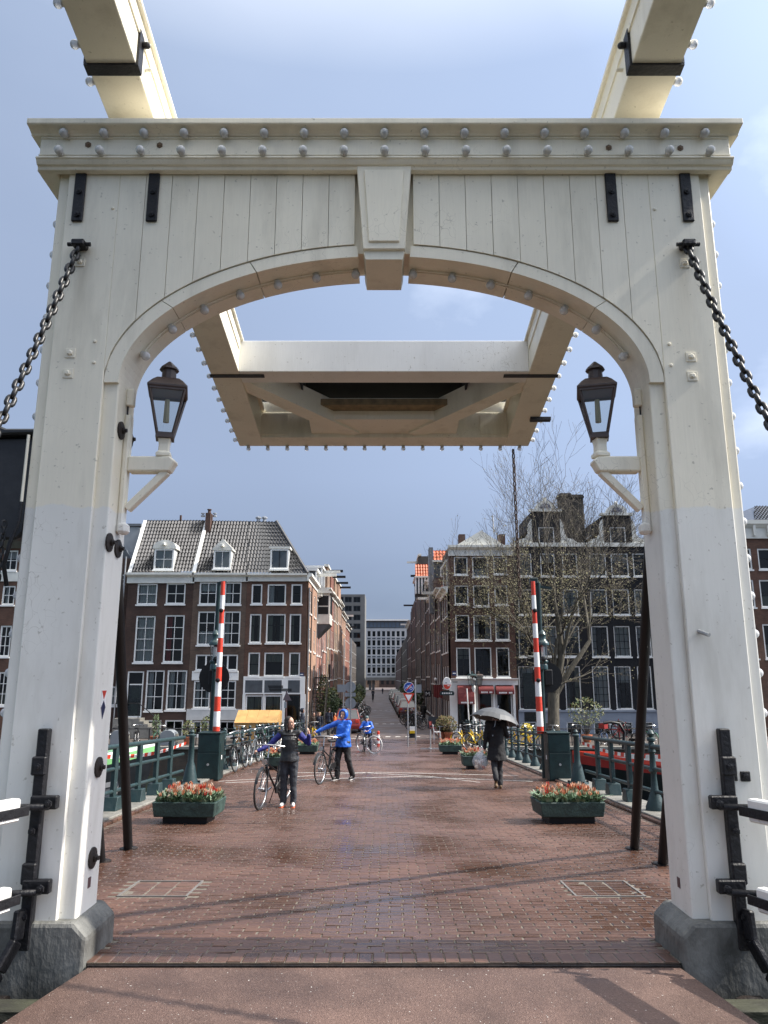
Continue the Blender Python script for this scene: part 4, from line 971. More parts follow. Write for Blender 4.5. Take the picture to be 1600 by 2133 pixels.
for k in range(2): onA(MB().box(x0 + .15, x1 - .15, YL + .075, YL + .092, z0 + .15 + k * (z1 - z0) * .5, z0 + (z1 - z0) * (.42 + .5 * k)), 'panel', DOORG, d_, bevel=.01)
onA(MB().box(x0, x1, YL + .05, YL + .12, z1, z1 + .07), 'transom', OFFWHITE, hA)
# stone stoop with iron handrail
zt_ = z0 - .02; sx = x1 + .35
st = thing('stone_stoop', 'grey stone stoop with iron handrail below the black door', 'stoop', (x0, YL, 0))
onA(MB().box(x0 - .5, sx, YL - 1.1, YL - .01, 0, zt_), 'landing', LEDGE, st, bevel=.02)
nst = 6
for i in range(nst): onA(MB().box(sx + i * .26, sx + (i + 1) * .26, YL - 1.1, YL - .01, 0, zt_ * (1 - (i + 1) / (nst + 1))), 'step', LEDGE, st, bevel=.015)
onA(MB().tube([(x0 - .4, YL - 1.08, zt_ + .9), (sx - .1, YL - 1.08, zt_ + .9), (sx + 1.6, YL - 1.08, .75)], .03, 6), 'handrail', IRON, st)
for xx, za, zb in ((x0 - .4, zt_, zt_ + .9), (sx - .1, zt_, zt_ + .9), (sx + 1.6, 0, .75)): onA(MB().tube([(xx, YL - 1.08, za), (xx, YL - 1.08, zb)], .02, 6), 'baluster', IRON, st)
# roofs of A, B, C (steep mansard faces)
def roofface(t, bl, br, tr, tl, Y0, Y1, mat=TILE, name='roof'):
    q = [P(*bl, Y0), P(*br, Y0), P(*tr, Y1), P(*tl, Y1)]
    return tileroof(t, name, q, mat)
YR_ = YL + 2.4
roofface(hA, (270, 1192), (405, 1192), (430, 1085), (303, 1085), YL + .05, YR_)
def dormer(t, px0, px1, py_t, py_b, py_s, kind, nx, ny, cur=None, fm=None):
    """py_t top of the window frame, py_b bottom, py_s sill line on the roof"""
    yf = YL + .06; x0, x1, z0, z1 = rect(px0, px1, py_t, py_b, yf)
    d = onA(MB().box(x0, x1, yf + .12, YL + 2.0, z0 - .15, z1), 'dormer', GREYPL if kind == 'flat' else PLASTER, t)
    w = x1 - x0; h = z1 - z0; xc = (x0 + x1) / 2; o = WLOC[t.name]
    wn_ = window(d, xc - o.x, (z0 + z1) / 2 - o.z, w, h, y=yf - o.y - .05, nx=nx, ny=ny, curtain=cur, fw=.11, sub=fm)
    if kind == 'arch':
        pts = [(xc - w / 2 - .12, z1)] + [(xc + (w / 2 + .12) * math.cos(math.pi - math.pi * i / 10), z1 + .08 + .50 * math.sin(math.pi * i / 10)) for i in range(11)] + [(xc + w / 2 + .12, z1)]
    elif kind == 'peak': pts = [(xc - w / 2 - .1, z1), (xc - w / 2 - .1, z1 + .1), (xc, z1 + .75), (xc + w / 2 + .1, z1 + .1), (xc + w / 2 + .1, z1)]
    else: pts = [(xc - w / 2 - .1, z1), (xc - w / 2 - .1, z1 + .14), (xc + w / 2 + .1, z1 + .14), (xc + w / 2 + .1, z1)]
    onA(MB().prism(pts, 'y', yf - .06, YL + 2.1), 'dormer_head', CORN, d)
    if kind != 'flat': onA(MB().box(xc - .09, xc + .09, yf - .45, yf, z1 + .2, z1 + .36), 'hoist_beam', CORN, d, bevel=.01)
dormer(hA, 321, 362, 1143, 1187, 1192, 'arch', 2, 2, C_('full'))
onA(MB().box(P(376, 1080, YR_).x - .06, P(376, 1080, YR_).x + .06, YR_, YR_ + .12, zat(1086, YR_), zat(1073, YR_)), 'vent_pipe', CHIMB, hA)
c0 = P(429, 1100, YR_ - .3); c1 = P(441, 1070, YR_ - .3)
ch = onA(MB().box(c0.x, c1.x, YR_ - .6, YR_ + .1, c0.z - .4, c1.z), 'chimney', CHIMB, hA)
onA(MB().lathe([(.12, 0), (.1, .25), (.16, .26), (.16, .32)], (c0.x + .17, YR_ - .25, c1.z), 8), 'chimney_pot', CHIMB, ch)
for dx in (-.28, .55): onA(MB().lathe([(.14, -.1), (.14, .0), (.05, .0), (.05, .1), (.14, .1), (.14, .16)], (c0.x + dx, YR_ - .2, c1.z - .1), 8), 'flue_cap', GALV, ch)
for (u0, v0, u1, v1) in (((270, 1194, 303, 1085)), ((404, 1192, 431, 1086))):
    onA(MB().bar(P(u0, v0, YL - .02), P(u1, v1, YR_ - .06), .22, .14), 'verge', OFFWHITE, hA)
# ---- house B, grey brown
rowsB = [(415, 452, 1213, 1259, dict()), (467, 503, 1213, 1259, dict()), (411, 449, 1273, 1344, dict(nx=2, ny=3)), (465, 500, 1273, 1344, dict(nx=2, ny=3)),
         (407, 450, 1363, 1397, dict(nx=2, ny=1, bar=.09)), (453, 495, 1363, 1397, dict(nx=2, ny=1, bar=.09)), (403, 437, 1418, 1475, dict(nx=2, ny=3)), (458, 491, 1418, 1475, dict(nx=2, ny=3)),
         (401, 435, 1501, 1533, dict(nx=2, ny=1, bar=.08)), (456, 489, 1501, 1533, dict(nx=2, ny=1))]
hB, xB, wB = house('grey_brown_house', 'grey-brown brick canal house with peaked dormer and white plastered base', 404.3, 515, YL, zat(1212, YL), zat(1195, YL), BR_B, rowsB)
b0 = rect(400, 497, 1398, 1417, YL); onA(MB().box(b0[0], b0[1], YL - .03, YL - .004, b0[2], b0[3]), 'white_panel', OFFWHITE, hB)
b0 = rect(393, 502, 1477, 1500, YL); onA(MB().box(xB + .01, xB + wB - .01, YL - .06, YL - .004, b0[2], b0[3]), 'plaster_band', PLASTER, hB)
for (u0, u1) in ((395, 400), (436, 455), (490, 502)):
    b1 = rect(u0, u1, 1500, 1545, YL); onA(MB().box(b1[0], b1[1], YL - .06, YL - .004, 0, b0[2] - .002), 'plaster_pier', PLASTER, hB)
roofface(hB, (405, 1194), (516, 1196), (520, 1087), (432, 1086), YL + .05, YR_)
dormer(hB, 445, 481, 1146, 1185, 1195, 'peak', 2, 1, C_('full'))
# ---- house C, corner
DF = BLACKP
rowsC = [(524, 546, 1217, 1258, dict(nx=1, ny=2, sub=DF)), (557, 596, 1217, 1258, dict(nx=2, ny=1, sub=DF)), (607, 629, 1217, 1258, dict(nx=1, ny=2, sub=DF)),
         (520, 544, 1279, 1339, dict(nx=1, ny=[.4, .6], sub=DF, curtain=C_('sides', OLIVECURT))), (554, 595, 1279, 1339, dict(nx=2, ny=[.38, .62], sub=DF, curtain=C_('sides', OLIVECURT))), (603, 627, 1279, 1339, dict(nx=1, ny=[.4, .6], sub=DF, curtain=C_('left', OLIVECURT))),
         (517, 541, 1359, 1409, dict(nx=1, ny=[.5, .5], sub=DF, curtain=C_('full', OLIVECURT))), (550, 591, 1359, 1409, dict(nx=1, ny=1, sub=DF)), (602, 625, 1359, 1409, dict(nx=1, ny=[.5, .5], sub=DF, curtain=C_('full', OLIVECURT))),
         (511, 547, 1448, 1506, dict(nx=2, ny=1, sub=DF, curtain=C_('full', OLIVECURT), sill=False)), (550, 586, 1448, 1506, dict(nx=2, ny=1, sub=DF, curtain=C_('full', OLIVECURT), sill=False)), (594, 624, 1448, 1536, dict(nx=2, ny=[.6, .4], sub=DF, fmat=DOORG, sill=False, name='shop_door'))]
hC, xC, wC = house('corner_shop_house', 'red-brown brick corner house with hipped black roof and white shopfront', 515.3, 641, YL, zat(1211, YL), zat(1196, YL), BR_C, rowsC, depth=6.5)
b0 = rect(504, 635, 1409, 1446, YL); m = onA(MB().box(xC + .02, xC + wC - .02, YL - .05, YL - .003, b0[2], b0[3]), 'shopfront', OFFWHITE, hC)
for (u0, u1) in ((511, 547), (551, 587), (600, 625)):
    b1 = rect(u0, u1, 1417, 1443, YL); onA(MB().box(b1[0], b1[1], YL - .056, YL - .045, b1[2], b1[3]), 'sign_panel', SLATE, m)
for (u0, u1) in ((504, 510), (547.5, 549.5), (587, 593), (625, 636)):
    b1 = rect(u0, u1, 1446, 1540, YL); onA(MB().box(b1[0], b1[1], YL - .05, YL - .003, 0, b0[2] - .002), 'pilaster', OFFWHITE, hC)
b1 = rect(508, 588, 1506, 1540, YL); onA(MB().box(b1[0], b1[1], YL - .04, YL - .003, 0, b1[3]), 'stall_riser', OFFWHITE, hC)
# hipped roof: front face and street face
bl, br, tr, tl = P(515, 1194, YL + .05), P(641, 1196, YL + .05), P(576, 1088, YR_), P(518, 1087, YR_)
tileroof(hC, 'roof', [bl, br, tr, tl], TILE)
br2 = Vector((br.x + .0, YL + 6.5, br.z)); tr2 = Vector((tr.x, YL + 5, tr.z))
tileroof(hC, 'roof', [br, br2, tr2, tr], TILE)
onA(MB().tube([br + Vector((0, 0, .08)), tr + Vector((0, 0, .08))], .11, 8), 'ridge_tiles', TILE, hC)
onA(MB().add([P(303, 1085, YR_), tr, Vector((tr.x, YL + 5, tr.z)), P(303, 1085, YR_) + Vector((0, 2.6, 0)), tl, tl], [(0, 1, 2, 3)]), 'flat_roof', LEAD, hC, fix=False)
dormer(hC, 563, 601, 1143, 1186, 1195, 'flat', 2, 1, None, DF)
for px in (538, 551): onA(MB().lathe([(.12, 0), (.12, .25), (.2, .26), (.2, .36), (.06, .42)], P(px, 1088, YR_ + .3), 8), 'vent', GALV, hC)
# street side of the corner house
cornice_ = MB()
xs_ = xC + wC
m = MB(); m.prism([(xs_, zat(1211, YL)), (xs_ + .12, zat(1211, YL)), (xs_ + .12, zat(1204, YL)), (xs_ + .32, zat(1201, YL)), (xs_ + .32, zat(1196, YL) + .02), (xs_, zat(1196, YL) + .02)], 'y', YL - .3, YL + 6.5); onA(m, 'cornice', CORN, hC)
m = MB(); m.tube([(xs_ + .08, YL + 2.2, 0), (xs_ + .08, YL + 2.2, zat(1211, YL))], .05, 8); onA(m, 'downpipe', IRON, hC)
# wooden site hut in front of the corner house
PLY = pm('plywood', (.50, .29, .10), .7, .12, 3, bump=.2, bscale=20, stretch=(1, 1, .2))
hu = P(480, 1530, 44.5); t = thing('plywood_hut', 'bright plywood site hut with slanting roof behind the left railing', 'hut', (hu.x, 44.5, 0))
a, b_ = P(489, 1486, 44.2), P(579, 1483, 44.2)
MB().prism([(44.2, .0), (44.2, b_.z - .55), (45.3, b_.z), (46.0, b_.z), (46.0, 0)], 'x', a.x, b_.x).build('side_boards', PLY, t, world=True)
nb = 4
for i in range(nb):
    xx0 = a.x + (b_.x - a.x) * i / nb; xx1 = a.x + (b_.x - a.x) * (i + 1) / nb - .012
    MB().add([(xx0, 44.13, b_.z - .62), (xx1, 44.13, b_.z - .62), (xx1, 45.32, b_.z + .03), (xx0, 45.32, b_.z + .03), (xx0, 44.13, b_.z - .59), (xx1, 44.13, b_.z - .59), (xx1, 45.32, b_.z + .06), (xx0, 45.32, b_.z + .06)],
             [(0, 3, 2, 1), (4, 5, 6, 7), (0, 1, 5, 4), (1, 2, 6, 5), (2, 3, 7, 6), (3, 0, 4, 7)]).build('roof_sheet', PLY, t, world=True)
b1 = rect(535, 577, 1510, 1545, 44.18); MB().box(b1[0], b1[1], 44.17, 44.195, .05, b1[3]).build('door_panel', TEAL, t, world=True)
MB().bar((a.x + .02, 44.15, .1), (a.x + .35, 44.15, b_.z - .7), .05, .05).build('batten', PLY, t, world=True)
# ---- parts of houses at the far left
t, xz, wz = house('far_left_house', 'cream corniced house glimpsed left of the portal column', -60, 66, 47.0, None, zat(1128, 47), BR_C,
    [(7, 36, 1146, 1189, dict()), (4, 31, 1220, 1260, dict(nx=2)), (-2, 22, 1303, 1368, dict(nx=2, ny=3)), (-34, -8, 1220, 1260, dict(nx=2)), (-6, 16, 1400, 1470, dict(nx=2, ny=3)), (40, 62, 1220, 1260, dict(nx=2)), (34, 56, 1303, 1368, dict(nx=2, ny=3))])
b1 = rect(-60, 66, 1127, 1211, 47); MB().box(xz, xz + wz, 46.96, 46.997, zat(1211, 47), zat(1192, 47)).build('cream_band', CORN, t, world=True)
MB().prism([(46.6, zat(1138, 47)), (46.6, zat(1126, 47)), (47.2, zat(1122, 47)), (47.2, zat(1142, 47)), (46.95, zat(1142, 47))], 'x', xz, xz + wz).build('cornice', CORN, t, world=True)
t = thing('grey_gable_house', 'grey plastered side gable rising behind the dark brown canal house', 'house', (-18, 52, 0), 0, 'canal houses')
a0, a1 = P(150, 1100, 52), P(292, 1100, 52)
MB().prism([(a0.x, 0), (a1.x, 0), (a1.x, zat(1098, 52)), (a0.x, zat(1092, 52))], 'y', 52, 58).build('wall', GREYPL, t, world=True)
MB().box(a0.x, a1.x + .1, 51.9, 58, zat(1097, 52) + .02, zat(1097, 52) + .2).build('roof_edge', LEAD, t, world=True)
t, x9, w9 = house('narrow_brown_house', 'narrow dark house with pink framed window squeezed beside the portal column', 180, 267.5, YL + .6, None, zat(1160, YL), BR_A,
    [(244, 260, 1196, 1217, dict(nx=2, ny=2)), (232, 256, 1225, 1262, dict()), (232, 254, 1300, 1345, dict(nx=2, ny=3)), (226, 250, 1430, 1470, dict(nx=2))], depth=6)
MB().tube([(x9 + w9 + .0, YL - .1, 0), (x9 + w9, YL - .1, zat(1160, YL))], .05, 8).build('downpipe', GALV, t, world=True)
MB().prism([(x9, zat(1160, YL)), (x9 + w9, zat(1160, YL)), (x9 + w9 - .4, zat(1140, YL)), (x9, zat(1140, YL))], 'y', YL + .9, YL + 4).build('roof', SLATE, t, world=True)

# ------------------------------------------------------------------ right side of the street
YQ = 51.5
rowsR = []
for (u0, u1, v0, v1) in ((946, 974, 1160, 1197), (984, 1017, 1160, 1201), (1028, 1056, 1160, 1196), (947, 976, 1219, 1259), (986, 1019, 1219, 1263), (1030, 1058, 1219, 1260), (949, 978, 1281, 1333), (987, 1023, 1281, 1334), (1032, 1061, 1281, 1333), (951, 980, 1349, 1410), (989, 1024, 1349, 1410), (1034, 1062, 1349, 1410)):
    rowsR.append((u0, u1, v0, v1, dict(nx=2 if v0 > 1270 else 1, ny=[.4, .6] if v0 < 1340 else [.25, .4, .35], sub=DF, fw=.075, curtain=C_(hr.choice(['sides', 'top', 'left', 'low']), OLIVECURT) if hr.random() < .5 else None)))
rowsR += [(955, 985, 1440, 1521, dict(nx=1, ny=[.8, .2], fmat=DOORG, sill=False, name='cafe_door')), (997, 1027, 1430, 1496, dict(nx=1, ny=1, sub=DF)), (1033, 1068, 1430, 1496, dict(nx=1, ny=1, sub=DF))]
hR, xR, wR = house('corner_cafe_house', 'brown brick corner house with cream pediment and maroon cafe awnings', 936, 1069, YQ, zat(1158, YQ), zat(1137, YQ), BR_D, rowsR, depth=6)
pd = MB(); zz = zat(1136, YQ); pd.prism([(P(950, 1136, YQ).x, zz), (P(1052, 1136, YQ).x, zz), (P(1003, 1104, YQ).x, zat(1104, YQ))], 'y', YQ + .1, YQ + 5); pd.build('pediment', CORN, hR, world=True)
for px in (961, 1044):
    c0 = P(px, 1136, YQ + 2); MB().box(c0.x - .2, c0.x + .25, YQ + 1.6, YQ + 2.3, c0.z - .3, c0.z + .75).build('chimney', CHIMB, hR, world=True)
MB().tube([P(1029, 1110, YQ + 1), P(1026, 1073, YQ + 1)], .05, 6).build('flue', GALV, hR, world=True)
b0 = rect(936, 1071, 1413, 1427, YQ); MB().prism([(YQ, b0[2]), (YQ - .12, b0[2]), (YQ - .12, b0[3] - .12), (YQ - .35, b0[3] - .05), (YQ - .35, b0[3]), (YQ, b0[3])], 'x', xR - .04, xR + wR + .04).build('fascia', OFFWHITE, hR, world=True)
for (u0, u1) in ((937, 953), (986, 996), (1027.5, 1032.5), (1069, 1074)):
    b1 = rect(u0, u1, 1427, 1525, YQ); MB().box(b1[0], b1[1], YQ - .1, YQ - .003, 0, b0[2] - .003).build('pilaster', OFFWHITE, hR, world=True)
b1 = rect(995, 1072, 1497, 1525, YQ); MB().box(b1[0], b1[1], YQ - .08, YQ - .003, 0, b1[3]).build('stall_riser', OFFWHITE, hR, world=True)
# street name plates: small dark blue plates
PLATE = pm('street_plate_blue', (.012, .02, .08), .4)
for nm_, tt, (u0, u1, v0, v1), Y in (('a', hR, (942, 951, 1398, 1407), YQ), ('b', hC, (624.5, 633, 1401, 1409), YL)):
    b1 = rect(u0, u1, v0, v1, Y); pl = MB().box(b1[0], b1[1], Y - .03, Y - .003, b1[2], b1[3]).build('name_plate', PLATE, tt, world=True)
    MB().box(b1[0] + .04, b1[1] - .04, Y - .034, Y - .031, (b1[2] + b1[3]) / 2 - .03, (b1[2] + b1[3]) / 2 + .03).build('lettering', WHITE, pl, world=True)
def awning(px0, px1, py0, py1, label, deep):
    b1 = rect(px0, px1, py0, py1, YQ - .1); y0 = YQ - .1; h = b1[3] - b1[2]
    t = thing('awning', label, 'awning', (b1[0], y0, b1[2]), 0, 'cafe awnings')
    pr = [(y0, b1[3])] + [(y0 - deep * math.sin(R(a)), b1[3] - (h - .22) * (1 - math.cos(R(a)))) for a in (20, 40, 60, 75, 90)] + [(y0 - deep, b1[2]), (y0 - deep + .02, b1[2]), (y0, b1[3] - .06)]
    MB().prism(pr, 'x', b1[0], b1[1]).build('canopy', AWN, t, world=True, smooth=False)
    for xx in (b1[0] - .004, b1[1] - .006): MB().prism([(y0, b1[3]), (y0 - deep * .7, b1[3] - h * .45), (y0 - deep, b1[2]), (y0, b1[2])], 'x', xx, xx + .01).build('cheek', AWN, t, world=True)
    for k, (f0, f1) in enumerate(((.15, .6), (.7, .9))):      # pale lettering band, too small to read
        n = 6 if k == 0 else 3
        for i in range(n):
            xa = b1[0] + (b1[1] - b1[0]) * (f0 + (f1 - f0) * i / n); xb = b1[0] + (b1[1] - b1[0]) * (f0 + (f1 - f0) * (i + .75) / n)
            MB().box(xa, xb, y0 - deep - .006, y0 - deep - .001, b1[2] + .05, b1[2] + .15).build('lettering', WHITE, t, world=True)
    return t
awning(953, 986, 1427, 1466, 'deep maroon awning over the corner cafe door', .75)
awning(996, 1027, 1428, 1445, 'shallow maroon awning over the middle cafe window', .45)
awning(1032, 1069, 1428, 1446, 'shallow maroon awning over the right cafe window', .45)
for (u0, u1) in ((1020, 1029), (1031, 1038), (1065, 1072)):
    pass
# ---- two black houses with neck gables
def blackhouse(name, label, px0, px1, cols, gable, chim):
    rows = []
    for k, (u0, u1) in enumerate(cols):
        for j, (v0, v1) in enumerate(((1153, 1200), (1227, 1281), (1304, 1368), (1388, 1477))):
            d = 3 if px0 > 1200 else 2
            rows.append((u0 + (j - 1) * 1.2 * (k - 1 + (px0 > 1200) * 2) * .6 + j * 1.6, u1 + j * 1.6 + j * .8, v0, v1, dict(nx=d, ny=(3, 4, 4, 6)[j] if d == 3 else (2, 3, 3, 4)[j], sub=DF, fw=.07, bar=.03, curtain=C_('full') if (k + j) % 3 == 0 else C_('top') if (k + j) % 3 == 1 else None)))
        rows.append((u0 + 9, u1 + 10, 1504, 1535, dict(nx=2, ny=2, sub=DF, fw=.06, curtain=C_('top'))))
    t, x, w = house(name, label, px0, px1, YQ, None, zat(1139, YQ), BLACKB, rows, depth=7, base=(zat(1480, YQ), BLUEGREY))
    z1 = zat(1139, YQ)
    b1 = rect(px0, px1, 1479, 1483, YQ); MB().box(x + .005, x + w - .005, YQ - .08, YQ - .003, b1[2], b1[3]).build('plinth_band', BLUEGREY, t, world=True)
    # neck gable
    gx0, gx1, gz0, gz1 = rect(*gable, YQ); gc = (gx0 + gx1) / 2
    w0, w1, wz0, wz1 = rect(gable[0] + 14, gable[1] - 12, 1098, 1134, YQ)
    hw, hh = q2(w1 - w0), q2(wz1 - wz0); cx, cz = (w0 + w1) / 2 - x, (wz0 + wz1) / 2
    facade(t, 'gable_wall', gx0 - x, gx1 - x, z1, gz1, [(cx - hw / 2, cx + hw / 2, cz - hh / 2, cz + hh / 2)], BLACKB)
    window(t, cx, cz, hw, hh, nx=2, ny=2, fw=.07, sub=DF)
    MB().box(gx0, gx1, YQ + .3, YQ + 5, z1, gz1).build('attic', BLACKB, t, world=True)
    for s in (-1, 1):
        xe = gx0 if s < 0 else gx1; pts = [(xe, z1), (xe + s * 1.25, z1), (xe + s * 1.2, z1 + .25), (xe + s * .85, z1 + .55), (xe + s * .5, z1 + .62), (xe + s * .28, z1 + .95), (xe + s * .24, z1 + 1.6), (xe + s * .05, z1 + 1.95), (xe, z1 + 2.0)]
        MB().prism(pts, 'y', YQ - .02, YQ + .22).build('scroll', CORN, t, world=True)
    pts = [(gx0 - .15, gz1), (gx1 + .15, gz1), (gx1 + .15, gz1 + .18)] + [(gc + .72 * math.cos(math.pi * i / 10), gz1 + .18 + .62 * math.sin(math.pi * i / 10)) for i in range(11)] + [(gx0 - .15, gz1 + .18)]
    hd = MB().prism(pts, 'y', YQ - .14, YQ + .25).build('gable_head', CORN, t, world=True)
    MB().prism([(gc + .42 * math.cos(math.pi * i / 8), gz1 + .22 + .36 * math.sin(math.pi * i / 8)) for i in range(9)], 'y', YQ - .16, YQ - .13).build('crest', pm(name + '_crest', (.05, .06, .16), .5, .5, 9, col2=(.45, .45, .42)), hd, world=True)
    MB().ball((gc, YQ, gz1 + .9), .14, 8, 6).build('finial', CORN, hd, world=True)
    MB().add([(x, YQ + .2, z1 + .3), (x + w, YQ + .2, z1 + .3), (gc, YQ + 3, z1 + 2.2), (gc, YQ + 7, z1 + 2.2), (x, YQ + 7, z1 + .3), (x + w, YQ + 7, z1 + .3)], [(0, 2, 3, 4), (1, 5, 3, 2)]).build('roof', SLATE, t, world=True)
    MB().box(x, x + w, YQ - .1, YQ + .3, z1, z1 + .28).build('parapet', CORN, t, world=True)
    for (u0, u1, v0) in chim:
        c = rect(u0, u1, v0, 1125, YQ + 2.5); c_ = MB().box(c[0], c[1], YQ + 2.2, YQ + 3.2, c[2] - .5, c[3]).build('chimney', SOOT, t, world=True)
        MB().box(c[0] - .06, c[1] + .06, YQ + 2.14, YQ + 3.26, c[3] - .25, c[3] - .1).build('band', SOOT, c_, world=True)
    return t, x, w
h1, xh1, wh1 = blackhouse('black_neck_gable_house', 'black house with blue crested neck gable behind the tree trunk', 1069.5, 1219, ((1078, 1108), (1126, 1156), (1172, 1203)), (1108, 1167, 1066, 1139), ((1167, 1190, 1029), (1192, 1215, 1032)))
h2, xh2, wh2 = blackhouse('black_right_gable_house', 'black house with white crested neck gable next to the right column', 1219.4, 1372, ((1229, 1263), (1275, 1309), (1321, 1352)), (1257, 1316, 1074, 1139), ())
b1 = rect(1091, 1119, 1402, 1503, YQ); d = MB().box(b1[0], b1[1], YQ - .02, YQ + .02, b1[2], b1[3]).build('door', DOORG, h1, world=True)
# house right of the portal
t, xx_, ww_ = house('far_right_house', 'brown house with ornate cream cornice and hipped roof right of the portal', 1500, 1760, 49.0, zat(1122, 49), zat(1085, 49), BR_C,
    [(1538, 1566, 1143, 1186, dict(nx=1, ny=2, sub=DF)), (1579, 1616, 1143, 1186, dict(nx=1, ny=2, sub=DF)), (1544, 1572, 1208, 1265, dict(nx=1, ny=2, sub=DF)), (1584, 1622, 1208, 1265, dict(nx=1, ny=2, sub=DF)), (1550, 1578, 1300, 1372, dict(nx=1, ny=2, sub=DF)), (1592, 1630, 1300, 1372, dict(nx=1, ny=2, sub=DF)), (1560, 1590, 1420, 1490, dict(nx=2, ny=3)), (1604, 1640, 1420, 1490, dict(nx=2, ny=3))])
MB().add([P(1500, 1085, 49), P(1700, 1085, 49), P(1570, 1056, 52)], [(0, 1, 2)]).build('roof', TILE, t, world=True, fix=False)
tileroof(t, 'roof', [P(1572, 1086, 49), P(1700, 1086, 49), P(1640, 1056, 51.5), P(1571, 1056, 51.5)], TILE)
for u in (1571, 1600):
    c = P(u, 1105, 48.85); MB().box(c.x - .08, c.x + .08, 48.75, 48.97, c.z - .35, c.z + .35).build('bracket', CORN, t, world=True)

# ------------------------------------------------------------------ rows of houses along the side street
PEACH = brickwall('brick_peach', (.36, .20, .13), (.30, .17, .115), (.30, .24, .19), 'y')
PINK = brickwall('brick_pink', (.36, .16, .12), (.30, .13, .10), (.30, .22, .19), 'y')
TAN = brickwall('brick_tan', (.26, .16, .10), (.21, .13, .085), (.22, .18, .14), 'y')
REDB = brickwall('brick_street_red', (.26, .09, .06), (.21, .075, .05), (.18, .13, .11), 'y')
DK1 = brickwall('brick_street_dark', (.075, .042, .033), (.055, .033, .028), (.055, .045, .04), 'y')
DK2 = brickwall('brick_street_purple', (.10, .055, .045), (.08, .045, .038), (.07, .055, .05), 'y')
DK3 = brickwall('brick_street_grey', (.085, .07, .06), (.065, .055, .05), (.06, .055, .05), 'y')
def xleft(Y): return -4.57 - .0077 * Y
def xright(Y): return 4.80 - .0077 * Y
for s_, x0_, x1_, nm_ in ((-1, -4.57, -3.1, 'footway'), (1, 3.75, 4.80, 'footway')):
    b_ = MB(); pts = [(x0_ - .0077 * 47.5, 47.5), (x1_ - .0077 * 47.5, 47.5), (x1_ - .0077 * 230, 230), (x0_ - .0077 * 230, 230)]
    b_.add([(*p, -.02) for p in pts] + [(*p, .11) for p in pts], [(4, 5, 6, 7), (0, 1, 5, 4), (1, 2, 6, 5), (3, 0, 4, 7)]); tag(b_.build(nm_, PAVE_WALK), kind='structure')
def rowhouse(side, y0, y1, ze, mat, name, label, nwin, top, floors=4, hoist=True, wmat=None, shift=0.0):
    """house standing along the street; its front looks across the street"""
    X = (xleft(y0) if side < 0 else xright(y0)) + shift; L = y1 - y0
    rz = R(90) if side < 0 else R(-90)
    t = thing(name, label, 'house', (X, y0 if side < 0 else y1, 0), rz, 'houses along the side street')
    fh = ze / floors; holes = []; wins = []
    for f in range(floors):
        for k in range(nwin):
            w = q2(min(1.0, L / nwin * .55)); h = q2(fh * (.62 if f else .7)); cx = L * (k + .5) / nwin; cz = fh * (f + .5)
            holes.append((cx - w / 2, cx + w / 2, cz - h / 2, cz + h / 2)); wins.append((cx, cz, w, h))
    facade(t, 'wall', 0, L, 0, ze, holes, mat)
    if 'flank' in label: MB().add([(.7, .62, 0), (L, .62, 0), (L, .62, ze), (.7, .62, ze)] if side < 0 else [(0, .62, 0), (L - .7, .62, 0), (L - .7, .62, ze), (0, .62, ze)], [(0, 1, 2, 3)]).build('room_backdrop', ROOM, t, fix=False)
    else: wallbox(t, 0, L, 0, 8, 0, ze, mat)
    for cx, cz, w, h in wins: window(t, cx, cz, w, h, nx=1, ny=2, fw=.09, sub=wmat)
    if top != 'none': cornice(t, 0, L, ze - .45, ze + .02, out=.4)
    if top == 'roof': tileloc(t, L, ze, TILER)
    elif top == 'dark': tileloc(t, L, ze, TILE)
    elif top == 'gable':
        facade(t, 'gable_wall', L * .2, L * .8, ze, ze + 2.0, [], mat); MB().box(L * .2, L * .8, .02, 3, ze, ze + 2).build('attic', mat, t)
        MB().box(L * .15, L * .85, -.1, .3, ze + 2.0, ze + 2.2).build('gable_cap', CORN, t)
    elif top == 'dormer':
        tileloc(t, L, ze, TILE)
        MB().box(L * .2, L * .75, .15, 2.5, ze, ze + 1.9).build('dormer', LEAD, t)
        MB().box(L * .17, L * .78, .0, 2.6, ze + 1.9, ze + 2.1).build('dormer_roof', OFFWHITE, t)
        for xx in (L * .2, L * .75): MB().box(xx - .08, xx + .08, .08, .2, ze, ze + 1.9).build('dormer_post', OFFWHITE, t)
    if hoist:
        zz = ze + (1.7 if top in ('gable', 'dormer') else -.2)
        MB().box(L * .5 - .1, L * .5 + .1, -1.3, .3, zz, zz + .22).build('hoist_beam', BLACKP if hoist == 'b' else CORN, t)
    MB().tube([(.05, -.06, 0), (.05, -.06, ze - .4)], .05, 6).build('downpipe', LEAD, t)
    return t
def tileloc(t, L, ze, mat):
    o = WLOC[t.name]; WLOC[t.name] = Vector((0, 0, 0))
    tileroof(t, 'roof', [(0, .1, ze), (L, .1, ze), (L, 3.0, ze + 3.0), (0, 3.0, ze + 3.0)], mat, pitch=.30, row=.42); WLOC[t.name] = o
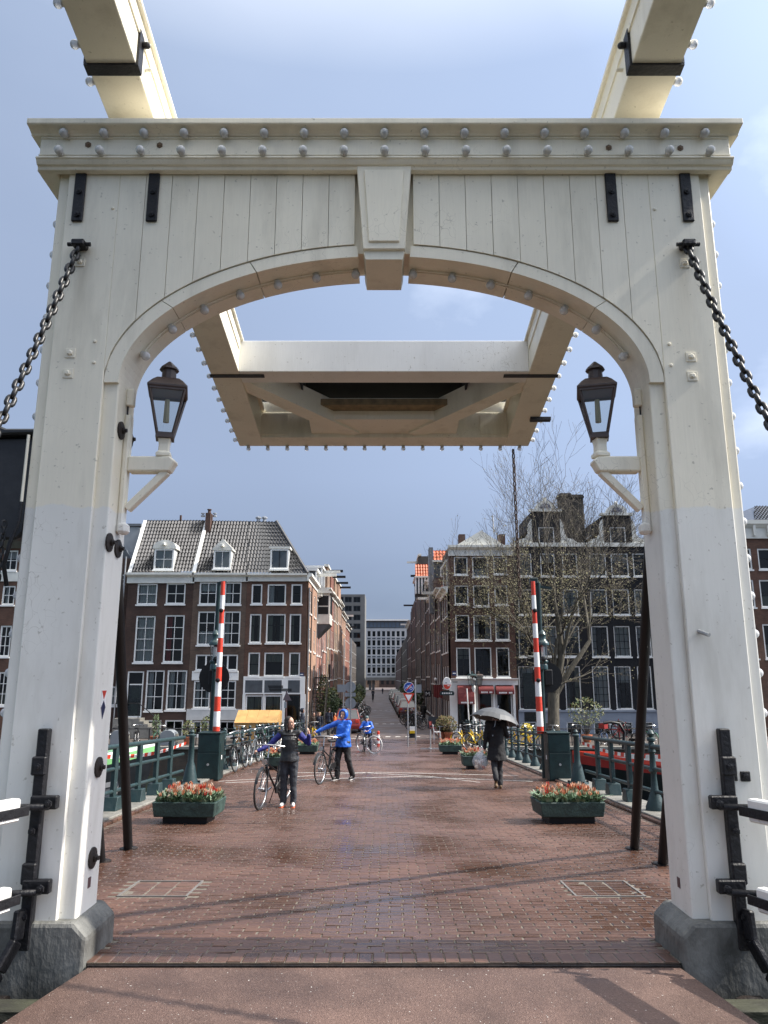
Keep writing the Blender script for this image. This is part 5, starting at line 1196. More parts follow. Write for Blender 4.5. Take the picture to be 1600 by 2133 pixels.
LB = [(YL + .05, 55.1, zat(1211, YL), PEACH, 'peach brick flank of the corner shop house lit by the sun', 2, 'none', 4, False),
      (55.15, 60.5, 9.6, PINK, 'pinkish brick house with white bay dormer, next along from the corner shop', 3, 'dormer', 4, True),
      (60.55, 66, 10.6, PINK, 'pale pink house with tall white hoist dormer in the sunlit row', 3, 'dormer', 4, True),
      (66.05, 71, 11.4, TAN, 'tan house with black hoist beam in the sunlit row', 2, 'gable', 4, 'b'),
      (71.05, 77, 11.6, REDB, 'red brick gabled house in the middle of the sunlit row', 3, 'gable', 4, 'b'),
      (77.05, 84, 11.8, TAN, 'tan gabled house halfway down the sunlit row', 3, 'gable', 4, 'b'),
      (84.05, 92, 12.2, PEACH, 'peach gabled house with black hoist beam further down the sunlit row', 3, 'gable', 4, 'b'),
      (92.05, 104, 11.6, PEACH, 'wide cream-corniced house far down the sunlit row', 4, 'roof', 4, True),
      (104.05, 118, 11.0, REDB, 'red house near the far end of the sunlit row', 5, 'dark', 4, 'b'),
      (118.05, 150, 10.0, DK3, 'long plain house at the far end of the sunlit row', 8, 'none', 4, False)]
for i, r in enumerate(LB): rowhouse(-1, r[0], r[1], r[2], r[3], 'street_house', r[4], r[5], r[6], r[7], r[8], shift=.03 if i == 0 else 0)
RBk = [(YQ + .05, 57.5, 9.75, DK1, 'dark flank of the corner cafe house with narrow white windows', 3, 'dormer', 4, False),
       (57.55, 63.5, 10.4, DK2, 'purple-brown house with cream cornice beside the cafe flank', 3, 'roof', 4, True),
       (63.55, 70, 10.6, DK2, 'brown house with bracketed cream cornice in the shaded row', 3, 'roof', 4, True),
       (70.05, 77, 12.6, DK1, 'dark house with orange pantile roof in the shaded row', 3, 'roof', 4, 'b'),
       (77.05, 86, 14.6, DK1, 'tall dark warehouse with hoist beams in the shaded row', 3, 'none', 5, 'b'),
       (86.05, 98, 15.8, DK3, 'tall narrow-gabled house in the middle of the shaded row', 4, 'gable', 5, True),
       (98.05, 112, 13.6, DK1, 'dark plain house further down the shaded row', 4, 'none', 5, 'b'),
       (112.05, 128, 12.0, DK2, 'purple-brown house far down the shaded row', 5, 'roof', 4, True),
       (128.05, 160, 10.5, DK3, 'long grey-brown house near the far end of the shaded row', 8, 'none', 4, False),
       (160.05, 229, 10.0, DK2, 'last very long house of the shaded row added to shade the street', 12, 'none', 4, False)]  # house added beyond the row so its shadow darkens the street end
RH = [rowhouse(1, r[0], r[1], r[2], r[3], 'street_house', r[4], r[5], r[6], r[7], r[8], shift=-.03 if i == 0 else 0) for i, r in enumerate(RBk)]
for tt, (u0, u1, v0, v1), Y in ((RH[1], (903, 932, 1148, 1168), 58.3), (RH[3], (865, 893, 1176, 1201), 73.0)):
    # orange pantiled cross roofs that look back towards the canal
    a = thing('cross_roof', 'small orange pantile roof %s above the shaded row' % ('nearest the cafe' if Y < 60 else 'further back'), 'roof', (P(u0, v1, Y).x, Y, P(u0, v1, Y).z), 0, 'orange roofs')
    tileroof(a, 'tiles', [P(u0, v1, Y), P(u1, v1, Y), P(u1, v0, Y + .8), P(u0, v0, Y + .8)], TILER, pitch=.26, row=.34, amp=.07)
    b1 = rect(u0 + 1, u1 - 1, v1, v1 + 36, Y + .1); MB().box(b1[0], b1[1], Y + .1, Y + 3, b1[2], b1[3]).build('dormer_wall', SLATE, a, world=True)
    MB().box(b1[0] - .1, b1[1] + .1, Y - .15, Y + .12, b1[3] - .12, b1[3] + .02).build('eave_board', CORN, a, world=True)
    if Y > 60:
        for k in range(5): xx = b1[0] + (b1[1] - b1[0]) * k / 4; MB().box(xx - .07, xx + .07, Y, Y + .09, b1[2], b1[3] - .13).build('batten', OFFWHITE, a, world=True)
    else:
        w_ = rect(u0 + 14, u1 - 2, v1 + 14, v1 + 34, Y); MB().box(w_[0], w_[1], Y - .1, Y + .2, w_[2], w_[3]).build('dormer_window', OFFWHITE, a, world=True); MB().box(w_[0] + .1, w_[1] - .1, Y - .12, Y - .101, w_[2] + .1, w_[3] - .1).build('pane', BLACKP, a, world=True)
MB().box(P(893.5, 1140, 63).x, P(902, 1140, 63).x, 63, 64, 8, zat(1140, 63)).build('stair_tower', LEAD, RH[2], world=False) if False else None
ft = thing('flue_tower', 'grey sheet-clad shaft above the shaded row', 'shaft', (P(897, 1180, 62).x, 62, 9))
MB().box(P(893.5, 1140, 62).x, P(902, 1140, 62).x, 62, 63.2, 8.8, zat(1140, 62)).build('shaft', LEAD, ft, world=True)
# white bay window over the street on the left
BAYM = pm('bay_white', (.60, .58, .53), .5, .08, 3)
t = thing('bay_window', 'white boxed bay window jutting from the sunlit row', 'bay window', (xleft(56), 56, 5.2))
bx0 = xleft(57) - .02; y0, y1 = 56.0, 58.6; z0_, z1_ = zat(1300, 56), zat(1236, 56)
MB().box(bx0, bx0 + 1.0, y0, y1, z0_, z1_).build('box', BAYM, t, world=True, bevel=.02)
MB().prism([(bx0 - .1, z1_), (bx0 + 1.25, z1_), (bx0 - .1, z1_ + .9)], 'y', y0 - .2, y1 + .2).build('hood', BAYM, t, world=True)
MB().prism([(bx0, z0_), (bx0 + 1.0, z0_), (bx0, z0_ - 1.0)], 'y', y0 + .05, y1 - .05).build('bracket', SLATE, t, world=True)
for a, b_ in ((.32, .56), (.60, .92)): MB().box(bx0 + .12, bx0 + .88, y0 - .012, y0 - .002, z0_ + (z1_ - z0_) * a, z0_ + (z1_ - z0_) * b_).build('pane', BLACKP, t, world=True)
for k in range(3): MB().box(bx0 + 1.0, bx0 + 1.012, y0 + .15 + k * .82, y0 + .8 + k * .82, z0_ + (z1_ - z0_) * .35, z0_ + (z1_ - z0_) * .92).build('pane', BLACKP, t, world=True)
# iron fire stair on the sunlit flank
t = thing('iron_stair', 'rusty open iron stair climbing the flank of the corner shop house', 'stair', (xleft(52), 52, 0))
XS = xleft(50) + .12
for xx in (XS, XS + .95): MB().bar((xx, 50.2, .1), (xx, 53.6, 3.6), .05, .16).build('stringer', IRONROUGH, t, world=True); MB().bar((xx, 50.2, 1.05), (xx, 53.6, 4.5), .04, .04).build('handrail', IRONROUGH, t, world=True)
for i in range(12): f = (i + .5) / 12; MB().box(XS, XS + .95, 50.2 + 3.4 * f - .12, 50.2 + 3.4 * f + .12, .1 + 3.5 * f, .13 + 3.5 * f).build('tread', IRONROUGH, t, world=True)
MB().box(XS, XS + 1.0, 53.6, 55.0, 3.56, 3.66).build('landing', IRONROUGH, t, world=True)
for i in range(6): MB().bar((XS + .98, 53.6 + i * .27, 3.6), (XS + .98, 53.6 + i * .27, 4.55), .025, .025).build('baluster', IRONROUGH, t, world=True)
# grey modern block behind the sunlit row, and the block spanning the street's end
MODG = pm('grey_concrete', (.15, .15, .145), .7, .15, .6); MODW = pm('pale_panel', (.42, .43, .44), .6, .1, .5)
YM = 152.0; t = thing('modern_block', 'grey concrete apartment block rising behind the sunlit row', 'building', (P(711, 1300, YM).x, YM, 0))
xa, xb = P(700, 1300, YM).x, P(760, 1300, YM).x; zt_ = zat(1238, YM); holes = []; wins = []
for r in range(6):
    for (u0, u1) in ((703, 716), (718, 733), (736, 751)):
        b1 = rect(u0, u1, 1243 + r * 18.6, 1255 + r * 18.6, YM); holes.append((b1[0] - t.location.x, b1[1] - t.location.x, b1[2], b1[3]))
hq = []
for a, b_, c, d in holes:
    w, h = q2(b_ - a), q2(d - c); cx, cz = (a + b_) / 2, (c + d) / 2; hq.append((cx - w / 2, cx + w / 2, cz - h / 2, cz + h / 2)); wins.append((cx, cz, w, h))
facade(t, 'wall', xa - t.location.x, xb - t.location.x, 0, zt_, hq, MODG); wallbox(t, xa - t.location.x, xb - t.location.x, 0, 12, 0, zt_, MODG)
for cx, cz, w, h in wins: window(t, cx, cz, w, h, nx=2, ny=1, fw=.08, fmat=SLATE, sill=False)
YE = 232.0; xa, xb = P(752, 1350, YE).x, P(852, 1350, YE).x
t = thing('end_block', 'pale grid-windowed office block spanning the far end of the street', 'building', (xa, YE, 0))
zb_, zt_ = zat(1411, YE), zat(1309, YE); holes = []
for r in range(5):
    for k in range(9):
        u = 755 + k * 10.1; b1 = rect(u, u + 7.6, 1314 + r * 18.9, 1326.5 + r * 18.9, YE); w, h = q2(b1[1] - b1[0]), q2(b1[3] - b1[2]); cx, cz = (b1[0] + b1[1]) / 2 - xa, (b1[2] + b1[3]) / 2
        holes.append((cx - w / 2, cx + w / 2, cz - h / 2, cz + h / 2)); window(t, cx, cz, w, h, nx=1, ny=1, fw=.07, fmat=OFFWHITE, sill=False)
        MB().box(b1[0] - xa + .05, b1[1] - xa - .05, -.02, .05, b1[2] - .75, b1[2] - .25).build('spandrel', SLATE, t)
facade(t, 'wall', 0, xb - xa, zb_, zt_, holes, MODW); wallbox(t, 0, xb - xa, 0, 10, zb_, zt_, MODW)
MB().box(0, xb - xa, .5, 8, zt_, zat(1293, YE)).build('penthouse', SLATE, t); MB().box(-.3, xb - xa, -.3, 9, zat(1293, YE), zat(1290, YE)).build('roof_slab', OFFWHITE, t)
for k in range(12): MB().box(.4 + k * 1.15, 1.3 + k * 1.15, .45, .49, zt_ + .4, zat(1294, YE) - .3).build('penthouse_window', pm('sky_glass_%d' % k, (.10, .13, .17), .08) if k == 0 else MATS['sky_glass_0'], t)
MB().box(0, xb - xa, -.4, 10, zb_ - .9, zb_ - .002).build('underside', MODG, t)
for x_ in (2.4, 3.4): MB().box(x_, x_ + .8, 1, 2, 0, zb_ - .9).build('pier', MODG, t)
# far closing fronts beyond the underpass
for k, (u0, u1, v, lab) in enumerate(((740, 790, 1395, 'tan house seen far off through the underpass'), (790, 870, 1398, 'dark house seen far off through the underpass'))):
    a, b_ = P(u0, v, 300).x, P(u1, v, 300).x; t = thing('distant_house', lab, 'house', (a, 300, 0), 0, 'houses beyond the underpass')
    MB().box(0, b_ - a, 0, 8, 0, zat(v, 300)).build('wall', (TAN, DK1)[k], t); MB().box(0, b_ - a, -.1, 8, zat(v, 300), zat(v, 300) + .4).build('cornice', CORN, t)
    for i in range(4): MB().box(.8 + i * 2, 1.8 + i * 2, -.05, 0, 1.2, 3.2).build('window', BLACKP, t)
# ------------------------------------------------------------------ railings
def pipe(m, pts, r, n=8): return m.tube(pts, r, n)
YLINE = 4.55
def plate_post(t, s, y, top):
    m = MB(); z = dz(y) + .06; X = s * YLINE
    m.box(X - .035, X + .035, y - .075, y + .075, z + .2, z + 1.02); m.build('post', TEAL2, t, world=True, bevel=.006)
    MB().prism([(y - .17, z), (y + .17, z), (y + .10, z + .22), (y - .10, z + .22)], 'x', X - .12, X + .12).build('post_foot', TEAL2, t, world=True, bevel=.01)
def ball_post(t, s, y, h=1.0, big=False):
    z = dz(y) + .06
    pr = [(.15, 0), (.15, .04), (.10, .16), (.055, .30), (.042, .5), (.05, .54), (.07, .56), (.05, .60), (.04, .8), (.06, .84), (.045, .88), (.038, .98), (.06, 1.0), (.06, 1.03), (.03, 1.05), (.055, 1.10), (.03, 1.15), (.005, 1.16)]
    MB().lathe([(r * (1.15 if big else 1), q * h) for r, q in pr], (s * YLINE, y, z), 10).build('post', TEAL2, t, world=True, smooth=True)
for s, nm in ((-1, 'left'), (1, 'right')):
    t = thing('pipe_railing', 'near green pipe railing with plate posts on the %s side of the bridge' % nm, 'railing', (s * YLINE, 7.5, dz(7.5)), 0, 'bridge railings')
    y0, y1 = 6.6, 17.75
    for h, r in ((1.02, .042), (.66, .032), (.30, .032)):
        MB().tube([(s * YLINE, y0, dz(y0) + .06 + h), (s * YLINE, y1, dz(y1) + .06 + h)], r, 10).build('rail', TEAL2, t, world=True, smooth=True)
    for y in (7.4, 9.1, 10.7, 12.0, 13.3, 14.6, 15.7, 16.7):
        if s > 0 and y == 13.3: ball_post(t, s, y, 1.12, True)
        else: plate_post(t, s, y, 1)
    # big conical end post
    MB().lathe([(.24, 0), (.24, .04), (.17, .07), (.105, .40), (.07, .50), (.062, 1.04), (.08, 1.06), (.08, 1.09), (.04, 1.12), (.055, 1.16), (.02, 1.21)], (s * (YLINE - .12), 18.0, dz(18) + .04), 16).build('end_post', TEAL2, t, world=True, smooth=True)
    for a in range(6): MB().lathe([(.03, 0), (.03, .05)], (s * (YLINE - .12) + .21 * math.cos(a), 18.0 + .21 * math.sin(a), dz(18) + .08), 6).build('foot_bolt', IRON, t, world=True)
    t = thing('post_railing', 'far green railing of turned posts on the %s side of the bridge' % nm, 'railing', (s * YLINE, 21, dz(21)), 0, 'bridge railings')
    y0, y1 = 20.3, 44.5
    for h, r in ((.94, .036), (.62, .028), (.30, .028)):
        MB().tube([(s * YLINE, y0, dz(y0) + .06 + h), (s * YLINE, y1, dz(y1) + .06 + h)], r, 8).build('rail', TEAL2, t, world=True, smooth=True)
    y = 20.9
    while y < 44.3: ball_post(t, s, y, .98); y += 1.38
# red and white tape tied along the railings' outside
for s, nm in ((-1, 'left'), (1, 'right')):
    n = 26; t = thing('barrier_tape', 'red and white tape slung outside the %s railing' % nm, 'tape', (s * (YLINE + .35), 15, dz(15)), 0, 'barrier tapes')
    for i in range(n):
        y0, y1 = 13.6 + i * .22, 13.6 + (i + 1) * .22
        z0, z1 = dz(y0) + .86 - .10 * math.sin(i / n * math.pi), dz(y1) + .86 - .10 * math.sin((i + 1) / n * math.pi); X = s * (YLINE + .35)
        MB().add([(X, y0, z0), (X, y1, z1), (X + .01, y1, z1 + .07), (X + .01, y0, z0 + .07)], [(0, 1, 2, 3)]).build('stripe', RED if i % 2 else WHITE, t, world=True, fix=False)
# ------------------------------------------------------------------ barriers, signal posts, cabinets
LAMPG = pm('lamp_green', (.012, .04, .042), .3, .2, 8, spec=.6)
for s, nm, cx in ((-1, 'left', 441), (1, 'right', 1148)):
    c = G(cx, 1622); c.y = 19.6; zg = dz(19.6); X = s * 4.33
    t = thing('control_cabinet', 'dark green barrier cabinet at the foot of the %s barrier' % nm, 'cabinet', (X, 19.6, zg), 0, 'barrier cabinets')
    MB().box(-.27, .27, -.28, .28, .02, 1.12).build('case', TEAL, t, bevel=.012)
    MB().box(-.29, .29, -.30, .30, 1.12, 1.16).build('lid', TEAL, t, bevel=.01)
    MB().box(-.25, .25, -.288, -.282, .06, .66).build('door', TEAL, t, bevel=.004); MB().box(-.25, .25, -.288, -.282, .70, 1.08).build('door', TEAL, t, bevel=.004)
    MB().box(-s * .27 - .006, -s * .27 + .006, -.2, .2, .2, .9).build('side_door', TEAL, t); MB().box(-s * .278 - .003, -s * .278 + .003, -.08, .0, .5, .6).build('sticker', WHITE, t)
    MB().lathe([(.03, 0), (.03, -.02)], (0, -.288, .4), 8, 'y').build('lock', GALV, t)
    # barrier arm: striped tapering tube standing up
    b0 = P(450 if s < 0 else 1126, 1528, 19.6); b1 = P(465 if s < 0 else 1110, 1211, 19.6)
    t = thing('road_barrier', 'raised red and white striped barrier arm on the %s' % nm, 'barrier', b0, 0, 'raised barriers')
    n = 11; bd = [0] + [.045 + .0955 * i for i in range(11)]
    for i in range(n):
        a, d = b0.lerp(b1, bd[i]), b0.lerp(b1, bd[i + 1]); r0, r1 = .088 - .035 * bd[i], .088 - .035 * bd[i + 1]
        MB().tube([a, d], [r0, r1], 12).build('stripe', RED if i % 2 == 0 else WHITE, t, world=True, smooth=True)
    for f in (.34, .80): q = b0.lerp(b1, f); MB().lathe([(.055, 0), (.055, -.05), (.03, -.07)], (q.x, q.y - .05, q.z), 10, 'y').build('lamp', BLACKP, t, world=True, smooth=True)
    MB().box(b0.x - .12, b0.x + .12, 19.45, 19.75, zg + 1.16, b0.z + .06).build('pivot_block', BLACKP, t, world=True, bevel=.02)
    # post with lantern and black disc
    px0, px1 = (439, 457) if s < 0 else (1133, 1121)
    p0 = P(px0, 1560, 20.1); p1 = P(px1, 1214, 20.1); p0.z = dz(20.1)
    t = thing('signal_post', 'dark green signal post with lantern and black round board on the %s' % nm, 'signal post', p0, 0, 'signal posts')
    MB().tube([p0, p1], [.075, .062], 12).build('post', TEAL, t, world=True, smooth=True)
    MB().bar(p1, b1 + Vector((0, .3, .02)), .05, .06).build('catch_arm', TEAL, t, world=True)
    if s > 0: MB().bar(p1 + Vector((0, 0, -.1)), p1 + Vector((.35, 0, -.15)), .05, .07).build('camera_arm', TEAL, t, world=True); MB().box(p1.x - .22, p1.x - .02, 20.0, 20.25, p1.z - .03, p1.z + .13).build('lamp_head', TEAL, t, world=True, bevel=.02)
    dc = P(446 if s < 0 else 1140, 1411, 20.3); disc = MB().lathe([(.40, 0), (.40, .03)], (dc.x, 20.3, dc.z), 32, 'y').build('round_board', BLACKP, t, world=True)
    MB().box(dc.x - .11, dc.x + .11, 20.12, 20.29, dc.z - .2, dc.z + .2).build('signal_head', BLACKP, t, world=True, bevel=.02)
    lc = P(447 if s < 0 else 1132, 1374, 19.95)
    MB().lathe([(.05, -.02), (.11, .0), (.11, .10), (.09, .14), (.125, .18), (.125, .22), (.115, .23)], (lc.x, 19.95, lc.z - .25), 14).build('lantern_base', LAMPG, t, world=True, smooth=True)
    MB().lathe([(.105, .23), (.135, .62)], (lc.x, 19.95, lc.z - .25), 14, cap=False).build('lantern_glass', LANTGLASS, t, world=True, fix=False)
    MB().lathe([(.05, .26), (.05, .58)], (lc.x, 19.95, lc.z - .25), 8).build('lamp_tube', OFFWHITE, t, world=True)
    MB().lathe([(.17, .62), (.17, .68), (.13, .72), (.09, .78), (.09, .88), (.10, .90), (.06, .98), (.02, 1.02)], (lc.x, 19.95, lc.z - .25), 14).build('lantern_roof', LAMPG, t, world=True, smooth=True)
    MB().bar((lc.x, 19.95, lc.z - .22), (p0.x * .5 + p1.x * .5, 20.1, lc.z - .22), .05, .06).build('lantern_arm', LAMPG, t, world=True)
    bl_ = P(451 if s < 0 else 1131, 1373, 19.9); MB().lathe([(.07, 0), (.07, -.08), (.03, -.10)], (bl_.x, 19.9, bl_.z), 10, 'y').build('bell', BLACKP, t, world=True, smooth=True)
# ------------------------------------------------------------------ planters with tulips
LEAF = pm('tulip_leaf', (.085, .15, .075), .5, .3, 12, col2=(.22, .30, .19), rand=.15)
def flowermat(name, c): return pm(name, c, .5, .2, 20, rand=.1)
FL = [flowermat('tulip_orange', (.64, .30, .17)), flowermat('tulip_red', (.55, .06, .04)), flowermat('tulip_salmon', (.70, .40, .26)), flowermat('tulip_white', (.74, .62, .52))]
CONC_G = pm('planter_green', (.010, .026, .024), .6, .4, 7, bump=.6, bscale=30, col2=(.045, .085, .072))
pr = random.Random(5)
def tulip_me():
    out = []
    for m in FL:
        b = MB()
        for k in range(5):
            a = 2 * math.pi * k / 5; c, q = math.cos(a), math.sin(a); c2, q2_ = math.cos(a + .75), math.sin(a + .75)
            b.add([(0, 0, 0), (.028 * c, .028 * q, .022), (.026 * c2, .026 * q2_, .03), (.016 * math.cos(a + .3), .016 * math.sin(a + .3), .075)], [(0, 1, 3), (0, 3, 2), (0, 2, 1)])
        out.append(b)
    return out
TUL = tulip_me()
def planter(name, label, c, w, d, h, nleaf, ntul, rz=0.0):
    t = thing(name, label, 'planter', c, rz, 'tulip planters')
    x, y = w / 2, d / 2; ti = .04
    b = MB(); b.lathe([(1, 0)], n=4, cap=False); b = MB()
    b.add([(-x, -y, .08), (x, -y, .08), (x, y, .08), (-x, y, .08), (-x - .03, -y - .03, h), (x + .03, -y - .03, h), (x + .03, y + .03, h), (-x - .03, y + .03, h),
           (-x + .02, -y + .02, h), (x - .02, -y + .02, h), (x - .02, y - .02, h), (-x + .02, y - .02, h), (-x + .05, -y + .05, h - .1), (x - .05, -y + .05, h - .1), (x - .05, y - .05, h - .1), (-x + .05, y - .05, h - .1)],
          [(0, 3, 2, 1), (0, 1, 5, 4), (1, 2, 6, 5), (2, 3, 7, 6), (3, 0, 4, 7), (4, 5, 9, 8), (5, 6, 10, 9), (6, 7, 11, 10), (7, 4, 8, 11), (8, 9, 13, 12), (9, 10, 14, 13), (10, 11, 15, 14), (11, 8, 12, 15), (12, 13, 14, 15)])
    b.build('trough', CONC_G, t, bevel=.012)
    MB().box(-x + .12, x - .12, -y + .08, y - .08, -.03, .085).build('skid', BLACKP, t)
    MB().box(-x + .05, x - .05, -y + .05, y - .05, h - .12, h - .05).build('soil', SOIL, t)
    lv = MB()
    for i in range(nleaf):
        cx, cy = pr.uniform(-x, x) * .95, pr.uniform(-y, y) * .95; a = pr.uniform(0, 6.28); L = pr.uniform(.13, .26); w_ = pr.uniform(.02, .038); lean = pr.uniform(.25, 1.0)
        dx, dy = math.cos(a), math.sin(a); nx_, ny_ = -dy, dx; z0 = h - .07
        p1 = (cx + dx * L * .35 * lean, cy + dy * L * .35 * lean, z0 + L * .55); p2 = (cx + dx * L * .9 * lean, cy + dy * L * .9 * lean, z0 + L * (1.0 - .35 * lean))
        lv.add([(cx + nx_ * .01, cy + ny_ * .01, z0), (cx - nx_ * .01, cy - ny_ * .01, z0), (p1[0] - nx_ * w_, p1[1] - ny_ * w_, p1[2]), (p1[0] + nx_ * w_, p1[1] + ny_ * w_, p1[2]), p2], [(0, 1, 2, 3), (3, 2, 4)])
    tag(lv.build('leaves', LEAF, t, fix=False), kind='stuff')
    for k, m in enumerate(FL):
        fb_ = MB(); st = MB()
        for i in range(int(ntul * (.32, .14, .36, .18)[k])):
            cx, cy, H = pr.uniform(-x, x) * .92, pr.uniform(-y, y) * .92, h + pr.uniform(.05, .17); sc_ = pr.uniform(.85, 1.25)
            M = Matrix.Translation((cx, cy, H)) @ Matrix.Rotation(pr.gauss(0, .2), 4, 'X') @ Matrix.Rotation(pr.gauss(0, .2), 4, 'Y') @ Matrix.Scale(sc_, 4)
            fb_.add([M @ Vector(p) for p in TUL[k].v], TUL[k].f); st.tube([(cx, cy, h - .08), (cx, cy, H + .005)], .005, 4, cap=False)
        tag(fb_.build('tulip_heads', m, t, fix=False), kind='stuff'); tag(st.build('stems', LEAF, t, fix=False), kind='stuff')
    return t
def pl_at(px0, px1, py_b, label, h=None, nl=420, nt=60, rz=0.0):
    c = G((px0 + px1) / 2, py_b); a, b = P(px0, py_b, c.y), P(px1, py_b, c.y); w = b.x - a.x
    return planter('tulip_planter', label, Vector((c.x, c.y + .3, dz(c.y + .3) + .03)), w, .62, h or .30, nl, nt, rz)
pl_at(320, 447, 1717, 'dark green tulip planter near the left strut', nl=900, nt=80, rz=R(-3))
pl_at(1128, 1258, 1717, 'dark green tulip planter near the right strut', nl=900, nt=80, rz=R(3))
pl_at(617, 660, 1572, 'tulip planter behind the two people with bicycles', h=.34, nl=260, nt=70)
pl_at(551, 585, 1604, 'tulip planter by the left railing half hidden by a bicycle', h=.34, nl=260, nt=60)
pl_at(917, 961, 1572, 'tulip planter at the end of the bridge near the cafe terrace', h=.34, nl=260, nt=80)
pl_at(966, 1016, 1603, 'tulip planter by the right railing beside the umbrella walker', h=.36, nl=300, nt=60)
# ------------------------------------------------------------------ signs, lamp posts, bollards, terrace
def ztag(px, py, Y): return P(px, py, Y)
BLUE = pm('sign_blue', (.01, .06, .30), .35, .06, 3)
def groundpt(px, py):
    c = G(px, py); return c
g = groundpt(850, 1556); t = thing('give_way_sign', 'post with blue end of moped path disc over a red give way triangle', 'road sign', g)
zt_ = P(850, 1418, g.y).z; MB().tube([g, (g.x, g.y, zt_)], .030, 10).build('pole', GALV, t, world=True, smooth=True)
c = P(852, 1432, g.y - .06); r = .255
d = MB().lathe([(r, 0), (r, .02)], (c.x, g.y - .06, c.z), 28, 'y').build('disc', WHITE, t, world=True); MB().lathe([(r * .92, -.003), (r * .92, 0)], (c.x, g.y - .061, c.z), 28, 'y').build('blue_field', BLUE, d, world=True)
m = MB()
for dx in (-.10, .10): m.tube([(c.x + dx + .062 * math.cos(i * .628), g.y - .068, c.z - .04 + .062 * math.sin(i * .628)) for i in range(10)], .009, 5, closed=True)
for a, b in (((-.10, -.04), (-.02, .05)), ((-.02, .05), (.09, .05)), ((.10, -.04), (.06, .09)), ((-.02, .05), (.02, -.04)), ((-.1, -.04), (.02, -.04)), ((.03, .1), (.09, .1)), ((-.07, .07), (.0, .07))): m.tube([(c.x + a[0], g.y - .068, c.z + a[1]), (c.x + b[0], g.y - .068, c.z + b[1])], .010, 5)
m.build('moped_symbol', WHITE, d, world=True)
MB().bar((c.x - .15, g.y - .078, c.z - .15), (c.x + .16, g.y - .078, c.z + .16), .05, .008, (0, 1, 0)).build('red_slash', RED, d, world=True)
a, b, e = P(839, 1444, g.y), P(863, 1444, g.y), P(851.5, 1467, g.y)
tri = MB().prism([(a.x, a.z), (b.x, b.z), (e.x, e.z)], 'y', g.y - .06, g.y - .045).build('triangle', RED, t, world=True)
cc = ((a.x + b.x + e.x) / 3, (a.z + b.z + e.z) / 3); f = .60
MB().prism([(cc[0] + (q.x - cc[0]) * f, cc[1] + (q.z - cc[1]) * f) for q in (a, b, e)], 'y', g.y - .064, g.y - .061).build('white_field', WHITE, tri, world=True)
g = Vector((P(866, 1520, 45).x, 45, 0.06)); t = thing('reversed_road_sign', 'grey steel pole with a square sign seen from behind right of the give way sign', 'road sign', g)
MB().tube([g, (g.x, 45, P(866, 1415, 45).z)], .045, 8).build('pole', GALV, t, world=True, smooth=True); b1 = rect(867, 878, 1426, 1443, 45.0); MB().box(b1[0], b1[1], 44.98, 45.02, b1[2], b1[3]).build('plate', SIGNBACK, t, world=True)
g = Vector((P(730, 1508, 44).x, 44, .12)); t = thing('sign_cluster', 'pole with two round signs and a plate seen from behind left of the street', 'road sign', g)
MB().tube([g, (g.x, 44, P(730, 1330, 44).z)], .04, 8).build('pole', GALV, t, world=True, smooth=True)
for v in (1431, 1465): c = P(730, v, 44.1); MB().lathe([(.31, 0), (.31, .03)], (c.x, 44.06, c.z), 26, 'y').build('disc', SIGNBACK, t, world=True)
b1 = rect(718, 741, 1443, 1451, 44.1); MB().box(b1[0], b1[1], 44.05, 44.07, b1[2], b1[3]).build('plate', SIGNBACK, t, world=True)
g = Vector((P(715, 1508, 46).x, 46, .05)); t = thing('square_sign', 'square grey sign back on a thin pole left of the round signs', 'road sign', g)
MB().tube([g, (g.x, 46, P(716, 1330, 46).z)], .035, 8).build('pole', GALV, t, world=True, smooth=True); b1 = rect(703, 720, 1426, 1442, 46); MB().box(b1[0], b1[1], 45.94, 45.96, b1[2], b1[3]).build('plate', SIGNBACK, t, world=True)
g = G(788, 1555); t = thing('bollard', 'slim red and white bollard in the middle of the street mouth', 'bollard', g); hb = P(788, 1524, g.y).z - g.z
for i in range(5): MB().lathe([(.065, 0), (.065, hb / 5)], (0, 0, hb * i / 5), 12).build('band', RED if i % 2 == 0 else WHITE, t)
MB().ball((0, 0, hb), (.065, .065, .03), 12, 6).build('cap', RED, t)
g = G(961, 1561); t = thing('fence_post', 'bare steel post on a cross foot left of the terrace planter', 'post', g); MB().tube([(0, 0, 0), (0, 0, P(896, 1520, g.y).z - g.z)], .03, 8).build('pole', GALV, t); MB().bar((-.45, 0, .03), (.45, 0, .03), .1, .05).build('foot', GALV, t); MB().bar((0, -.3, .03), (0, .3, .03), .1, .045).build('foot', GALV, t)
t.location = G(897, 1561)
g = G(860, 1537); t = thing('a_board', 'yellow and white pavement sign standing near the give way sign', 'sign', g)
for k, sgn in enumerate((-1, 1)): MB().prism([(sgn * .22, 0), (sgn * .25, 0), (sgn * .04, .72), (sgn * .01, .72)], 'x', -.22, .22).build('board', BLACKP, t)
MB().box(-.2, .2, -.255, -.2, .28, .42).build('yellow_panel', YELLOW, t); MB().box(-.2, .2, -.2, -.12, .43, .68).build('white_panel', WHITE, t)
